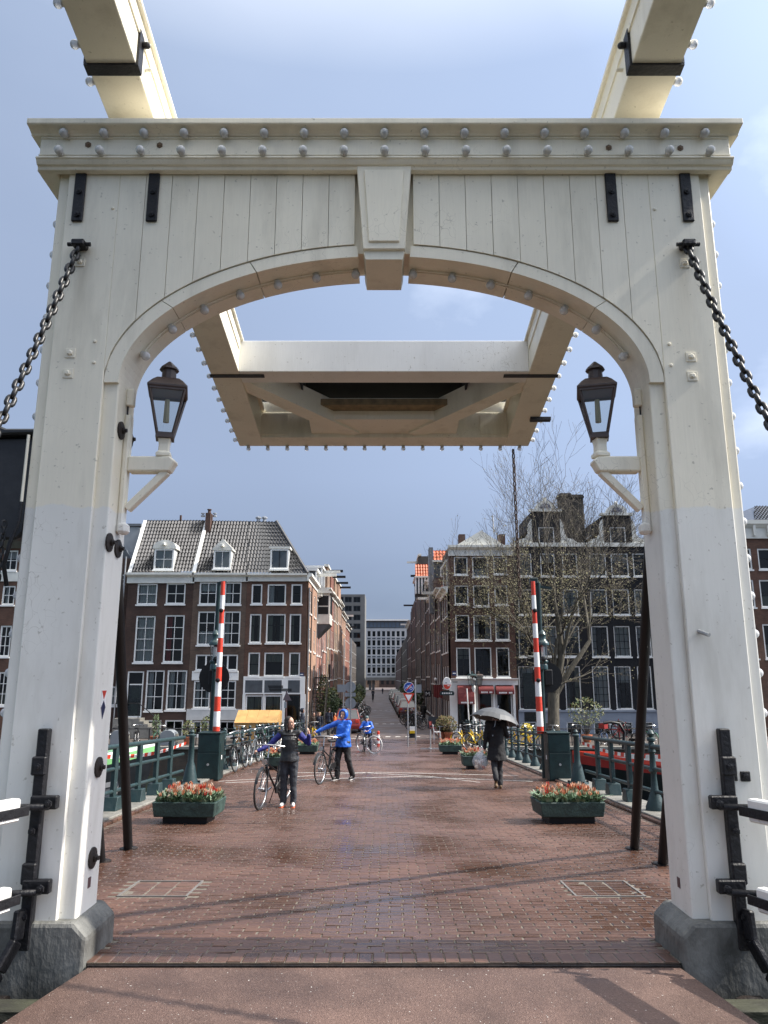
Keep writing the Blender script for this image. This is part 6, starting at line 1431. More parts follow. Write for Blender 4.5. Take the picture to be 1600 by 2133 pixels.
def lamp_post(label, px, py_b, py_col, py_top, mast):
    g = G(px, py_b); Y = g.y; t = thing('lamp_post', label, 'lamp post', g, 0, 'street lamps')
    zc = P(px, py_col, Y).z; zt = P(px, py_top, Y).z
    MB().lathe([(.16, 0), (.16, .3), (.12, .36), (.10, zc - g.z - .25), (.13, zc - g.z - .2), (.13, zc - g.z - .05), (.09, zc - g.z)], (g.x, Y, g.z), 10).build('column', OFFWHITE, t, world=True, smooth=True)
    for dx, ma, yy, k in ((-.10, LAMPG, -.15, 1.0), (.38, BRONZE, .35, 1.0)):
        if dx > 0:
            MB().tube([(g.x + dx, Y + yy, dz(Y)), (g.x + dx, Y + yy, zc)], .06, 8).build('second_column', DBRN, t, world=True, smooth=True)
        h = zt - zc - .35
        lantern_head(t, Vector((g.x + dx, Y + yy, zc + .0)), h, .14, .24, R(20), ma)
lamp_post('white lamp post with twin lanterns in front of the corner shop', 588, 1530, 1429, 1396, 0)
lamp_post('white lamp post with twin lanterns in front of the corner cafe', 989, 1530, 1428, 1396, 0)
g = P(600, 1540, 43.5); t = thing('warning_triangle', 'triangular road sign seen from behind on the left lamp post', 'road sign', (g.x, 42, .2))
a, b, e = P(589, 1459, 42), P(607, 1459, 42), P(597, 1440, 42); MB().prism([(a.x, a.z), (b.x, b.z), (e.x, e.z)], 'y', 42, 42.03).build('plate', pm('sign_mauve', (.12, .09, .10), .5), t, world=True)
MB().tube([(P(597, 1500, 42.1).x, 42.08, .2), (P(597, 1440, 42.1).x, 42.08, P(597, 1440, 42).z)], .035, 8).build('pole', DBRN, t, world=True)
b1 = rect(592, 597, 1462, 1475, 42); MB().box(b1[0], b1[1], 42, 42.03, b1[2], b1[3]).build('sub_plate', SIGNBACK, t, world=True)
g = P(573, 1430, 42.2); t = thing('finger_sign', 'dark fingerpost arms beside the left lamp post', 'sign', (g.x, 42.2, g.z))
for k in range(4): b1 = rect(559 + k, 590 + 18 * (k > 1), 1428 + k * 3.2, 1430.6 + k * 3.2, 42.3); MB().box(b1[0], b1[1], 42.2, 42.24, b1[2], b1[3]).build('arm', BLACKP, t, world=True)
# cafe oval sign, board and flags
t = thing('oval_beer_sign', 'white and red oval light sign with dark board beneath at the cafe corner', 'sign', (P(931, 1424, 50.5).x, 50.5, P(931, 1424, 50.5).z))
o = WLOC[t.name]; MB().lathe([(.01, -.12), (.26, -.12), (.28, -.06), (.28, .06), (.26, .12), (.01, .12)], (0, 0, 0), 24, 'y').xf(Matrix.Scale(1.5, 4, (0, 0, 1))).build('lightbox', WHITE, t, smooth=False)
MB().prism([(-.235 + .47 * i / 8, -.06) for i in range(9)] + [(.235 * math.cos(R(a)), -.06 - .30 * math.sin(R(a))) for a in (20, 45, 70, 90, 110, 135, 160)], 'y', -.135, -.122).build('red_segment', RED, t)
MB().box(-.12, .0, -.14, -.123, .02, .08).build('lettering', SIGNBACK, t); MB().box(.02, .16, -.14, -.136, -.16, -.10).build('lettering', WHITE, t)
MB().prism([(-.45, -.75), (.45, -.75), (.48, -.6), (.4, -.48), (-.4, -.48), (-.48, -.6)], 'y', -.05, .05).build('board', TEAL, t)
for i in range(6): MB().box(-.33 + i * .115, -.26 + i * .115, -.056, -.051, -.66, -.57).build('lettering', WHITE, t)
MB().bar((0, 0, .1), (.75, .6, .1), .04, .04).build('arm', IRON, t)
t = thing('hanging_board', 'black square sign with a white M in the shaded row', 'sign', (P(891, 1445, 60).x, 60, P(891, 1445, 60).z)); MB().box(-.24, .24, -.03, .03, -.24, .24).build('plate', BLACKP, t)
for p in (((-.13, -.13), (-.13, .13)), ((.13, -.13), (.13, .13)), ((-.13, .13), (0, -.02)), ((.13, .13), (0, -.02))): MB().bar((p[0][0], -.036, p[0][1]), (p[1][0], -.036, p[1][1]), .045, .008, (0, 1, 0)).build('letter_stroke', WHITE, t)
MB().bar((0, 0, 0), (.6, 0, 0), .03, .03).build('arm', IRON, t)
t = thing('globe_lamp', 'small white globe lamp on a bracket in the shaded row', 'lamp', (P(907.5, 1415, 56).x, 56, P(907.5, 1415, 56).z)); MB().ball((0, 0, 0), .11, 12, 8).build('globe', WHITE, t, smooth=True); MB().tube([(0, 0, -.1), (.05, 0, -.55), (.3, 0, -.6)], .025, 6).build('bracket', IRON, t)
for k, (u, v) in enumerate(((908, 1438), (916, 1438))):
    c = P(u, v, 55 - k); t = thing('hanging_flag', 'dark red flag hanging %s the globe lamp' % ('just under' if k == 0 else 'to the right below'), 'flag', c, 0, 'red flags')
    n = 6; m = MB()
    for i in range(n): m.add([(-.18 + .06 * i, .03 * (i % 2), .4), (-.12 + .06 * i, .03 * ((i + 1) % 2), .4 - .02), (-.10 + .06 * i, .03 * ((i + 1) % 2), -.45 - .02 * i), (-.16 + .06 * i, .03 * (i % 2), -.45 - .02 * i)], [(0, 1, 2, 3)])
    m.build('cloth', AWN, t, fix=False); MB().bar((-.2, 0, .42), (.25, 0.1, .55), .025, .025).build('stick', GALV, t)
# terrace table and chairs
def chair(label, c, rz, mat):
    t = thing('terrace_chair', label, 'chair', c, rz, 'terrace chairs')
    MB().box(-.21, .21, -.2, .2, .43, .46).build('seat', mat, t, bevel=.008)
    for x in (-.19, .19): MB().tube([(x, .2, .0), (x, .19, .45), (x, .27, .88)], .016, 6).build('leg', mat, t); MB().tube([(x, -.2, .0), (x, -.18, .45)], .016, 6).build('leg', mat, t)
    MB().box(-.2, .2, .22, .25, .60, .84).build('backrest', mat, t)
    return t
g = G(915, 1540)
chair('white metal terrace chair left of the table', G(911, 1541), R(90), WHITE); chair('white metal terrace chair right of the table', G(951, 1541), R(-90), WHITE); chair('dark red terrace chair behind the table', G(904, 1531), R(60), AWN)
gt = G(930, 1539); t = thing('terrace_table', 'rectangular grey terrace table between the white chairs', 'table', gt); MB().box(-.5, .5, -.35, .35, .71, .75).build('top', SIGNBACK, t)
for x in (-.42, .42):
    for y in (-.28, .28): MB().tube([(x, y, 0), (x, y, .71)], .018, 6).build('leg', WHITE, t)
t = thing('menu_board', 'leaning dark terrace screen in front of the shaded row', 'screen', G(908, 1520)); MB().bar((-.55, 0, .5), (.6, 0, .4), .05, .85, (0, 0, 1)).build('panel', SLATE, t)
t = thing('white_flagpole', 'thin pale pole standing before the cafe door', 'pole', G(979, 1535)); zt = P(974, 1434, WLOC[t.name].y).z - WLOC[t.name].z; MB().tube([(0, 0, 0), (-.12, 0, zt)], .04, 8).build('pole', OFFWHITE, t)
# ------------------------------------------------------------------ shrubs and pots
def bush(name, label, c, rx, ry, h, mats, n=500, pot=None, leaf=.06, z0=.3, kind='shrub', seed=1):
    t = thing(name, label, 'plant', c, 0, 'street plants'); q = random.Random(seed)
    if pot: MB().lathe([(pot * .7, 0), (pot, .35), (pot * 1.08, .35), (pot * 1.08, .4), (pot * .9, .4)], (0, 0, 0), 12).build('pot', CLAY, t, smooth=True)
    for k, m_ in enumerate(mats):
        b = MB(); st = MB()
        for i in range(n // len(mats)):
            a = q.uniform(0, 6.283); u = q.random() ** .5; ph = q.uniform(-1, 1)
            r = math.sqrt(max(0, 1 - ph * ph)) * (.5 + .5 * u)
            p = Vector((rx * r * math.cos(a), ry * r * math.sin(a), z0 + h / 2 + h / 2 * ph * q.uniform(.7, 1)))
            d = Vector((q.gauss(0, 1), q.gauss(0, 1), q.gauss(0, 1))).normalized(); e = d.orthogonal().normalized(); L = leaf * q.uniform(.6, 1.4)
            b.add([p - e * L * .45, p + d * L, p + e * L * .45, p - d * L], [(0, 1, 2, 3)])
            if i % 12 == 0: st.tube([(0, 0, .2), (p.x * .4, p.y * .4, p.z * .6), tuple(p)], [.012, .008, .003], 4, cap=False)
        tag(b.build('foliage', m_, t, fix=False), kind='stuff'); st.build('stems', BARK, t, fix=False)
    return t
CLAY = pm('terracotta', (.42, .14, .07), .8, .15, 6)
BARK = pm('bark', (.055, .048, .036), .85, .3, 9, bump=.9, bscale=18, col2=(.13, .115, .085), stretch=(1, 1, .3))
GR1 = pm('leaf_green', (.045, .075, .022), .6, .4, 6); GR2 = pm('leaf_olive', (.12, .12, .035), .6, .4, 6); GR3 = pm('leaf_dark', (.022, .045, .014), .6, .4, 6); YEL = pm('forsythia', (.62, .48, .04), .6, .2, 6)
bush('yellow_shrub', 'bright yellow flowering shrub beyond the right railing', P(1097, 1540, 41.8) * 1.0 if False else Vector((P(1097, 1500, 42).x, 42, .15)), .42, .4, .75, [YEL, YEL, GR2], 500, .2, .07, seed=2)
bush('conifer_shrub', 'dark green upright conifer on the sunlit footway', Vector((xleft(60) + .8, 60, 0)), .65, .6, 2.6, [GR3, GR1], 900, .35, .10, seed=3)
bush('climber', 'leafy climber against the sunlit row above the hooded walker', Vector((xleft(57) + .5, 57, .2)), .55, .6, 3.4, [GR2, GR1], 700, None, .10, seed=4)
for k, (u, v, Y, w) in enumerate(((922, 1525, 47.5, .45), (936, 1528, 47.0, .5))):
    bush('potted_grass', 'brownish potted shrub %s on the cafe terrace' % ('left' if k == 0 else 'right'), Vector((P(u, v, Y).x, Y, 0)), w, .4, 1.1, [GR2, pm('dry_leaf_%d' % k, (.16, .10, .04), .7, .4, 5)], 500, .3, .07, seed=6 + k)
bush('box_tree', 'small spreading potted tree in front of the black house plinth', Vector((P(1222, 1520, 45).x, 45, 0)), 1.05, .8, 1.7, [GR1, GR2], 520, .3, .075, .85, seed=9)
for k, (u, Y, hh, pp, lab) in enumerate(((324, 42.6, 1.3, .3, 'thin potted shrub in terracotta below the stone stoop'), (393, 42.2, 1.0, .28, 'yellow-green potted shrub by the left quay edge'), (432, 43.5, 1.2, .25, 'feathery potted shrub before the plastered base'))):
    bush('potted_shrub', lab, Vector((P(u, 1530, Y).x, Y, .1)), .22 if k == 0 else .42, .3, hh, [GR2, GR1] if k else [GR1], 260, pp, .06, seed=20 + k)
q_ = random.Random(8)
for k in range(9):
    Y = 62 + k * 7.5; bush('street_shrub', ('leafy facade shrub, number %d of the sunlit row counting from the corner' % (k + 1)) if False else ['low leafy bush beside the conifer', 'rambling green shrub past the bay window', 'facade plant halfway up the sunlit row', 'round dark bush by the parked bicycles', 'straggling climber in the middle of the sunlit row', 'green hedge plant further down the sunlit row', 'small bush near the far end of the sunlit row', 'dark shrub close to the grey modern block', 'last green bush before the end block'][k],
         Vector(((xleft(Y) + .55) if k < 3 else (-2.7 - .0077 * Y), Y, 0)), .5 if k < 3 else .8, .9, q_.uniform(1.2, 2.6), [GR1, GR2] if k % 2 else [GR3, GR1], 260, None, .16, seed=30 + k)
for k in range(4):
    Y = 80 + k * 16; bush('street_shrub', ['green bush beside the parked cars in the shaded row', 'dark leafy shrub further along the shaded row', 'tall green shrub beyond the parked cars', 'far green bush near the underpass'][k], Vector((xright(Y) - .7, Y, 0)), .6, .9, q_.uniform(2, 3.6), [GR3, GR1], 240, None, .2, seed=50 + k)
# grey containers by the left quay
for k, (u, v, Y, lab) in enumerate(((352, 1535, 42.3, 'rounded grey container by the left quay edge'), (250, 1537, 42.3, 'grey rounded container half hidden by the strut'))):
    c = P(u, v, Y); t = thing('waste_container', lab, 'container', (c.x, Y, .05), 0, 'quay containers')
    MB().prism([(-.42, 0), (.42, 0), (.42, .5)] + [(.42 * math.cos(R(a)), .5 + .32 * math.sin(R(a))) for a in (30, 60, 90, 120, 150)] + [(-.42, .5)], 'y', -.35, .35).build('body', SIGNBACK, t, bevel=.02)
    MB().box(.425, .44, -.25, .25, .1, .6).build('side_panel', LEDGE, t)
# ------------------------------------------------------------------ boats
def boat(name, label, bow, stern, beam_w, zb, zs, mats, cabin=None):
    """hull lofted from bow to stern (world), sheer heights zb..zs above the water"""
    bow, stern = Vector(bow), Vector(stern); t = thing(name, label, 'boat', (bow + stern) / 2, 0, 'moored boats')
    L = (stern - bow); ax = L.normalized(); sd = Vector((-ax.y, ax.x, 0)); n = 14
    def ringp(f, lev):
        w = beam_w / 2 * (math.sin(min(1, f * 2.6) * math.pi / 2) ** .8) * (1 - .25 * max(0, f - .8) * 5 * .4); z = zs + (zb - zs) * (1 - min(1, f * 1.8)) ** 2
        k, zz = ((.55, -1.5), (.85, -1.0), (1.0, z - .45), (1.02, z - .14), (1.0, z))[lev]
        return w * k, zz
    parts = ((0, 2, mats[0], 'hull'), (2, 3, mats[1], 'side_band'), (3, 4, mats[2], 'gunwale'))
    for l0, l1, m_, nm_ in parts:
        b = MB()
        for s in (-1, 1):
            idx = {}
            for i in range(n + 1):
                f = i / n
                for l in range(l0, l1 + 1):
                    w, z = ringp(f, l); rake = (1 - f) * (.0 if l > 2 else -.35 * (2 - l)) 
                    p = bow + L * f + sd * (s * w); p.z = z; p += ax * (-rake if f < .2 else 0); idx[(i, l)] = len(b.v); b.v.append(tuple(p))
            for i in range(n):
                for l in range(l0, l1): b.f.append((idx[(i, l)], idx[(i + 1, l)], idx[(i + 1, l + 1)], idx[(i, l + 1)]))
        b.build(nm_, m_, t, world=True, smooth=True, fix=False)
    dk = MB(); vs = []
    for i in range(n + 1):
        w, z = ringp(i / n, 3)
        for s in (-1, 1): p = bow + L * (i / n) + sd * (s * w * .98); p.z = z - .03; vs.append(tuple(p))
    dk.add(vs, [(2 * i, 2 * i + 1, 2 * i + 3, 2 * i + 2) for i in range(n)]); dk.build('deck', mats[3], t, world=True, fix=False)
    if cabin:
        f0, f1, w, h, cm = cabin; a, b = bow + L * f0, bow + L * f1; a.z = b.z = ringp(.5, 3)[1] + h / 2; MB().bar(a, b, w, h).build('cabin', cm, t, world=True, bevel=.05)
        for k in range(4):
            c = a.lerp(b, (k + .5) / 4) + sd * (-(w / 2 + .01)) ; MB().bar(c - ax * .25, c + ax * .25, .02, h * .4).build('window', BLACKP, t, world=True)
    return t
GREENB = pm('boat_green', (.22, .50, .20), .4, .08, 2); REDB_ = pm('boat_red', (.30, .025, .02), .4, .15, 2); NAVY = pm('boat_black', (.012, .014, .018), .35, .3, 3); BLUEB = pm('boat_blue', (.22, .42, .52), .4, .1, 2)
bw = P(324, 1546, 32.0); boat('green_barge', 'moored barge with pale green bow beyond the left railing', (bw.x, 32, 0), (bw.x - 13.5, 28.5, 0), 3.4, bw.z, bw.z - .75, (NAVY, GREENB, OFFWHITE, GREENB), (.35, .85, 2.0, .7, NAVY))
bw = P(1205, 1566, 30); boat('red_barge', 'dark moored barge with red bulwark beyond the right railing', (bw.x, 31, 0), (bw.x + 14, 27.5, 0), 3.6, bw.z - .05, bw.z - .35, (NAVY, REDB_, RED, SLATE), (.45, .9, 2.2, .8, REDB_))
b0 = P(305, 1652, 19); boat('pale_blue_dinghy', 'small pale blue and white open boat below the left railing', (-5.6, 20.8, 0), (-7.0, 15.8, 0), 1.7, .05, -.15, (BLUEB, BLUEB, WHITE, BLUEB))
b0 = boat('black_tender', 'dark open workboat tied behind the pale blue dinghy', (-7.6, 22.5, 0), (-9.4, 17.0, 0), 1.9, .75, .45, (NAVY, NAVY, GALV, NAVY))
for k, (u, v, Y) in enumerate(((1290, 1520, 30.0),)):
    c = P(u, v, Y); t = thing('mooring_wheel', 'red rimmed steering wheel on the red barge', 'wheel', c)
    MB().tube([(.32 * math.cos(i * .39), 0, .32 * math.sin(i * .39)) for i in range(16)], .03, 6, closed=True).build('rim', BLACKP, t)
    for i in range(4): a = i * .785; MB().bar((.4 * math.cos(a), 0, .4 * math.sin(a)), (-.4 * math.cos(a), 0, -.4 * math.sin(a)), .03, .03).build('spoke', REDB_, t)
MB_c = P(1280, 1500, 30); t = thing('boat_davit', 'black curved davit rising over the red barge', 'davit', (P(1270, 1540, 30).x, 30, P(1270, 1540, 30).z))
MB().tube([P(1298, 1560, 30), P(1301, 1525, 30), P(1290, 1507, 30), P(1272, 1504, 30), P(1258, 1506, 30)], .06, 8).build('arm', IRON, t, world=True, smooth=True)
# quay edge rail of black iron on both sides
for s, nm, x0, x1 in ((-1, 'left', -30, -5), (1, 'right', 5, 30)):
    t = thing('quay_rail', 'thin black iron rail along the %s quay edge' % nm, 'rail', (x0, 41.5, .1), 0, 'quay rails'); MB().tube([(x0, 41.5, .95), (x1, 41.5, .95)], .025, 6).build('rail', IRON, t, world=True)
    x = x0
    while x <= x1: MB().tube([(x, 41.5, .1), (x, 41.5, .98)], .03, 6).build('post', IRON, t, world=True); x += 2.5
# ------------------------------------------------------------------ the tree
def make_tree():
    q = random.Random(21); base = Vector((P(1153, 1530, 43.5).x, 43.5, -.02))
    t = thing('budding_tree', 'large bare spreading elm with yellowish buds before the black houses', 'tree', base)
    seg = MB(); tw = MB(); tips = []
    def branch(p, d, L, r, depth, n=4):
        pts = [p.copy()]; rs = [r]; cur = p.copy(); dd = d.copy()
        for i in range(n):
            dd = (dd + Vector((q.gauss(0, .13), q.gauss(0, .13), q.gauss(.03, .09)))).normalized(); cur = cur + dd * (L / n); pts.append(cur.copy()); rs.append(max(.0065, r * (1 - .42 * (i + 1) / n)))
        (seg if r > .03 else tw).tube(pts, rs, 8 if r > .08 else 5 if r > .03 else 3, cap=False)
        if depth >= 3: tips.extend((pts[k], depth) for k in range(1, n + 1))
        if depth >= 7: return
        kids = 2 if depth < 2 else 3
        for k in range(kids):
            i = n if k == 0 else q.randint(max(1, n - 2), n); b = pts[i]
            ang = q.uniform(.12, .42) if k == 0 else q.uniform(.32, .78)
            ax_ = dd.orthogonal().normalized(); ax_.rotate(Matrix.Rotation(q.uniform(0, 6.283), 3, dd)); nd = dd.copy(); nd.rotate(Matrix.Rotation(ang, 3, ax_))
            if depth > 1: nd.z = nd.z * .92 + .11
            branch(b, nd.normalized(), L * q.uniform(.68, .86), max(.007, rs[i] * (.78 if k == 0 else q.uniform(.48, .66))), depth + 1, 4 if depth < 4 else 3)
        if depth in (1, 2, 3):
            for k in range(2):
                i = q.randint(1, n - 1); nd = (dd + Vector((q.gauss(0, .8), q.gauss(0, .8), q.gauss(0, .4)))).normalized(); branch(pts[i], nd, L * .5, rs[i] * .30, max(depth + 2, 5), 3)
    trunk = [base, base + Vector((-.02, 0, .9)), base + Vector((.02, 0, 1.9)), base + Vector((.08, 0, 2.8))]
    seg.tube(trunk, [.46, .36, .34, .33], 14, cap=False)
    top = trunk[-1]
    for d, L, r in (((-.20, .05, 1), 4.2, .22), ((.14, .1, 1), 4.6, .24), ((.62, -.1, .9), 4.0, .19), ((-.36, -.1, .9), 3.5, .17), ((.38, .45, .95), 3.9, .17), ((.05, -.45, .95), 3.5, .14)):
        branch(top - Vector((0, 0, q.uniform(.0, .5))), Vector(d).normalized(), L, r, 1)
    for m_ in (seg, tw): m_.v = [(base.x + (x - base.x) * (.78 if x < base.x else 1.05), y, z) for x, y, z in m_.v]
    tips = [(Vector((base.x + (p.x - base.x) * (.78 if p.x < base.x else 1.05), p.y, p.z)), d_) for p, d_ in tips]
    seg.build('trunk', BARK, t, world=True, smooth=True, fix=False)
    tag(tw.build('twigs', pm('twig_bark', (.085, .072, .056), .85, .3, 6), t, world=True, fix=False), kind='stuff')
    lv = MB(); lv2 = MB()
    for p, depth in tips:
        z = p.z; k = 1.9 if z < 8.5 else .9 if z < 10.5 else 0.12
        k = int(k) + (q.random() < k - int(k))
        for _ in range(k):
            c = p + Vector((q.gauss(0, .07), q.gauss(0, .07), q.gauss(0, .07))); d = Vector((q.gauss(0, 1), q.gauss(0, 1), q.gauss(0, 1))).normalized(); e = d.orthogonal().normalized(); L = q.uniform(.025, .058)
            (lv if q.random() < .55 else lv2).add([c - e * L * .6, c + d * L, c + e * L * .6, c - d * L], [(0, 1, 2, 3)])
    tag(lv.build('crown', pm('bud_yellow_green', (.17, .155, .07), .7, .35, 5), t, world=True, fix=False), kind='stuff'); tag(lv2.build('crown', pm('bud_brown', (.10, .08, .045), .8, .35, 5), t, world=True, fix=False), kind='stuff')
    print('TREE', len(tw.f), len(seg.f), len(lv.f) + len(lv2.f))
make_tree()
# ------------------------------------------------------------------ bicycles (local: rolls along +x, wheels on z=0)
WHITEP2 = pm('white_plastic', (.75, .75, .75), .4)
def tyre_me(mat): return MB().tube([(.335 * math.cos(2 * math.pi * i / 28), 0, .335 * math.sin(2 * math.pi * i / 28)) for i in range(28)], .019, 7, closed=True).mesh('tyre', mat, True)
TYRE = tyre_me(RUBBER)
RIM = MB().tube([(.31 * math.cos(2 * math.pi * i / 28), 0, .31 * math.sin(2 * math.pi * i / 28)) for i in range(28)], .011, 5, closed=True).mesh('rim', STEEL, True)
sp = MB()
for i in range(20):
    a = 2 * math.pi * i / 20; sp.tube([(.02 * math.cos(a + 1), .02 * (1 if i % 2 else -1), .02 * math.sin(a + 1)), (.31 * math.cos(a), 0, .31 * math.sin(a))], .0022, 3, cap=False)
SPOKES = sp.mesh('spokes', STEEL)
HUB = MB().lathe([(.012, -.06), (.03, -.035), (.02, 0), (.03, .035), (.012, .06)], n=10, axis='y').mesh('hub', STEEL, True)
def bicycle(label, loc, rz, col, steer=0.0, lean=0.0, group='bicycles', basket=None, lamp=True, simple=False, wheelm=None, name='bicycle'):
    t = thing(name, label, 'bicycle', loc, rz, group); t.rotation_euler = (lean, 0, rz)
    def wheel(x, ang=0):
        w = inst('wheel', HUB, t, (x, 0, .355), (0, 0, ang)); inst('tyre', wheelm or TYRE, w); inst('rim', RIM, w); inst('spokes', SPOKES, w); return w
    wheel(-.53); wheel(.55, steer)
    f = MB(); bb = (-.06, 0, .30); seat = (-.24, 0, .80); head = (.33, 0, .86); hl = (.36, 0, .66)
    f.tube([hl, bb], .018, 8); f.tube([(.345, 0, .76), (-.16, 0, .56)], .016, 8); f.tube([bb, seat], .017, 8); f.tube([head, hl], .022, 8)
    for s in (-.05, .05): f.tube([bb, (-.53, s, .355)], .010, 6); f.tube([(-.2, 0, .70), (-.53, s, .355)], .009, 6)
    f.build('frame', col, t, smooth=True)
    S = Matrix.Translation((.36, 0, 0)) @ Matrix.Rotation(steer, 4, 'Z') @ Matrix.Translation((-.36, 0, 0))
    k = MB()
    for s in (-.05, .05): k.tube([(.375, s, .66), (.43, s, .52), (.55, s, .355)], .011, 6)
    k.tube([(.375, -.05, .66), (.375, .05, .66)], .014, 6); k.xf(S); k.build('fork', col, t, smooth=True)
    h = MB(); h.tube([(.335, 0, .86), (.30, 0, 1.05)], .013, 6); h.tube([(.05, -.31, 1.03), (.20, -.27, 1.05), (.33, -.12, 1.08), (.33, .12, 1.08), (.20, .27, 1.05), (.05, .31, 1.03)], .012, 6); h.xf(S); h.build('handlebar', STEEL, t, smooth=True)
    for s in (-1, 1): g = MB().tube([(.04, s * .312, 1.03), (.15, s * .285, 1.042)], .018, 8); g.xf(S); g.build('grip', BLACKP, t)
    MB().tube([(-.24, 0, .78), (-.265, 0, .90)], .012, 6).build('seat_post', STEEL, t)
    sd = MB(); sd.prism([(-.42, -.10), (-.42, .10), (-.30, .11), (-.16, .03), (-.10, .02), (-.10, -.02), (-.16, -.03), (-.30, -.11)], 'z', .90, .955); sd.build('saddle', BLACKP, t, bevel=.02, seg=2)
    for x, a0, a1 in ((-.53, 10, 200), (.55, 20, 150)):
        m = MB(); n = 14; vs = []
        for i in range(n + 1):
            a = R(a0 + (a1 - a0) * i / n)
            for s in (-.028, .028): vs.append((x + .375 * math.cos(a), s, .355 + .375 * math.sin(a)))
        m.add(vs, [(2 * i, 2 * i + 1, 2 * i + 3, 2 * i + 2) for i in range(n)])
        if x > 0: m.xf(S)
        m.build('mudguard', col, t, fix=False)
    MB().prism([(-.60, .30), (-.58, .42), (-.06, .40), (.06, .32), (.04, .22), (-.06, .20), (-.5, .29)], 'y', .035, .06).build('chain_case', BLACKP, t, bevel=.01)
    r = MB(); r.box(-.82, -.42, -.07, .07, .745, .76)
    for s in (-.07, .07): r.tube([(-.75, s, .75), (-.54, s * .9, .36)], .006, 5)
    r.build('rack', BLACKP, t)
    for s, a in ((-1, .15), (1, -.15)): MB().bar((-.06, s * .08, .30), (-.06 + a, s * .09, .30 - abs(a) * .3), .02, .02).build('crank', STEEL, t); MB().box(-.06 + a - .05, -.06 + a + .05, s * .15 - .045, s * .15 + .045, .24, .265).build('pedal', BLACKP, t)
    if lamp:
        l = MB().lathe([(.05, .0), (.05, -.03), (.03, -.08)], (.50, 0, .80), 12, 'x'); l.xf(S); l.build('headlight', STEEL, t, smooth=True)
    MB().tube([(-.12, -.04, .28), (-.20, -.16, .0)], .009, 5).build('kickstand', BLACKP, t)
    if basket:
        b = MB(); b.box(.40, .68, -.2, .2, .84, .85); b.box(.40, .41, -.2, .2, .85, 1.08); b.box(.67, .68, -.2, .2, .85, 1.08); b.box(.41, .67, -.2, -.19, .85, 1.08); b.box(.41, .67, .19, .2, .85, 1.08); b.xf(S); b.build('crate', basket, t)
    return t
BIKEBLK = pm('bike_black', (.012, .012, .013), .3, .2, 8); BIKEGRY = pm('bike_grey', (.10, .11, .12), .35); BIKEBLU = pm('bike_blue', (.02, .06, .16), .35); BIKERED = pm('bike_red', (.25, .02, .02), .35); BIKEWHT = pm('bike_white', (.6, .6, .58), .35); BIKEGRN = pm('bike_green', (.03, .12, .07), .35)
# ------------------------------------------------------------------ people
SKIN = pm('skin', (.50, .29, .21), .5, .08, 9); HAIRD = pm('dark_hair', (.014, .011, .010), .6, .3, 40, stretch=(1, 1, .15), col2=(.045, .038, .034), spec=.3); EYE = pm('eye_dark', (.02, .015, .012), .2); LIP = pm('lips', (.34, .12, .10), .5)
def skinned(m, name, mat, parent, voxel=.011, smooth=4, fac=.5):
    me = m.mesh(name, mat, True); o = inst(name, me, parent)
    r = o.modifiers.new('union', 'REMESH'); r.mode = 'VOXEL'; r.voxel_size = voxel; r.use_smooth_shade = True
    s = o.modifiers.new('soft', 'SMOOTH'); s.factor = fac; s.iterations = smooth
    if name in ('jacket', 'trousers', 'sleeves', 'quilted_vest'):
        d = o.modifiers.new('folds', 'DISPLACE'); d.texture = FOLD2 if name == 'trousers' else FOLD; d.strength = .035 if name != 'quilted_vest' else .012; d.mid_level = .5; d.texture_coords = 'LOCAL'
    return o
FOLD = bpy.data.textures.new('cloth_folds', 'CLOUDS'); FOLD.noise_scale = .11; FOLD.noise_depth = 2
FOLD2 = bpy.data.textures.new('trouser_folds', 'CLOUDS'); FOLD2.noise_scale = .09; FOLD2.noise_depth = 2
V = Vector
def hand(m, w, d, side, n, grip=False):
    """palm and five fingers from wrist w along direction d; n: back-of-hand normal"""
    d = V(d).normalized(); n = (V(n) - d * V(n).dot(d)).normalized(); s = d.cross(n).normalized() * side
    w = V(w)
    m.cap(w, w + d * .05, .022, .026, 8)
    for k in range(4):
        b = w + d * .075 + s * (.027 - .018 * k); m.cap(w + d * .03 + s * (.02 - .013 * k), b, .012, .010, 6)
        L = (.036, .042, .039, .030)[k]
        if grip: m.cap(b, b + (d * .3 - n) .normalized() * L, .0092, .0088, 6); m.cap(b + (d * .3 - n).normalized() * L, b + (d * .3 - n).normalized() * L - d * L * .8 - n * .006, .0088, .008, 6)
        else: m.cap(b, b + (d - n * .25).normalized() * L, .0092, .0088, 6); m.cap(b + (d - n * .25).normalized() * L, b + (d - n * .25).normalized() * L + (d - n * .8).normalized() * L * .7, .0088, .0075, 6)
    t0 = w + d * .02 + s * .024; t1 = t0 + (d * .6 + s * .6 - n * .2).normalized() * .042; m.cap(t0, t1, .013, .010, 6); m.cap(t1, t1 + (d - n * .6).normalized() * .03, .010, .008, 6)
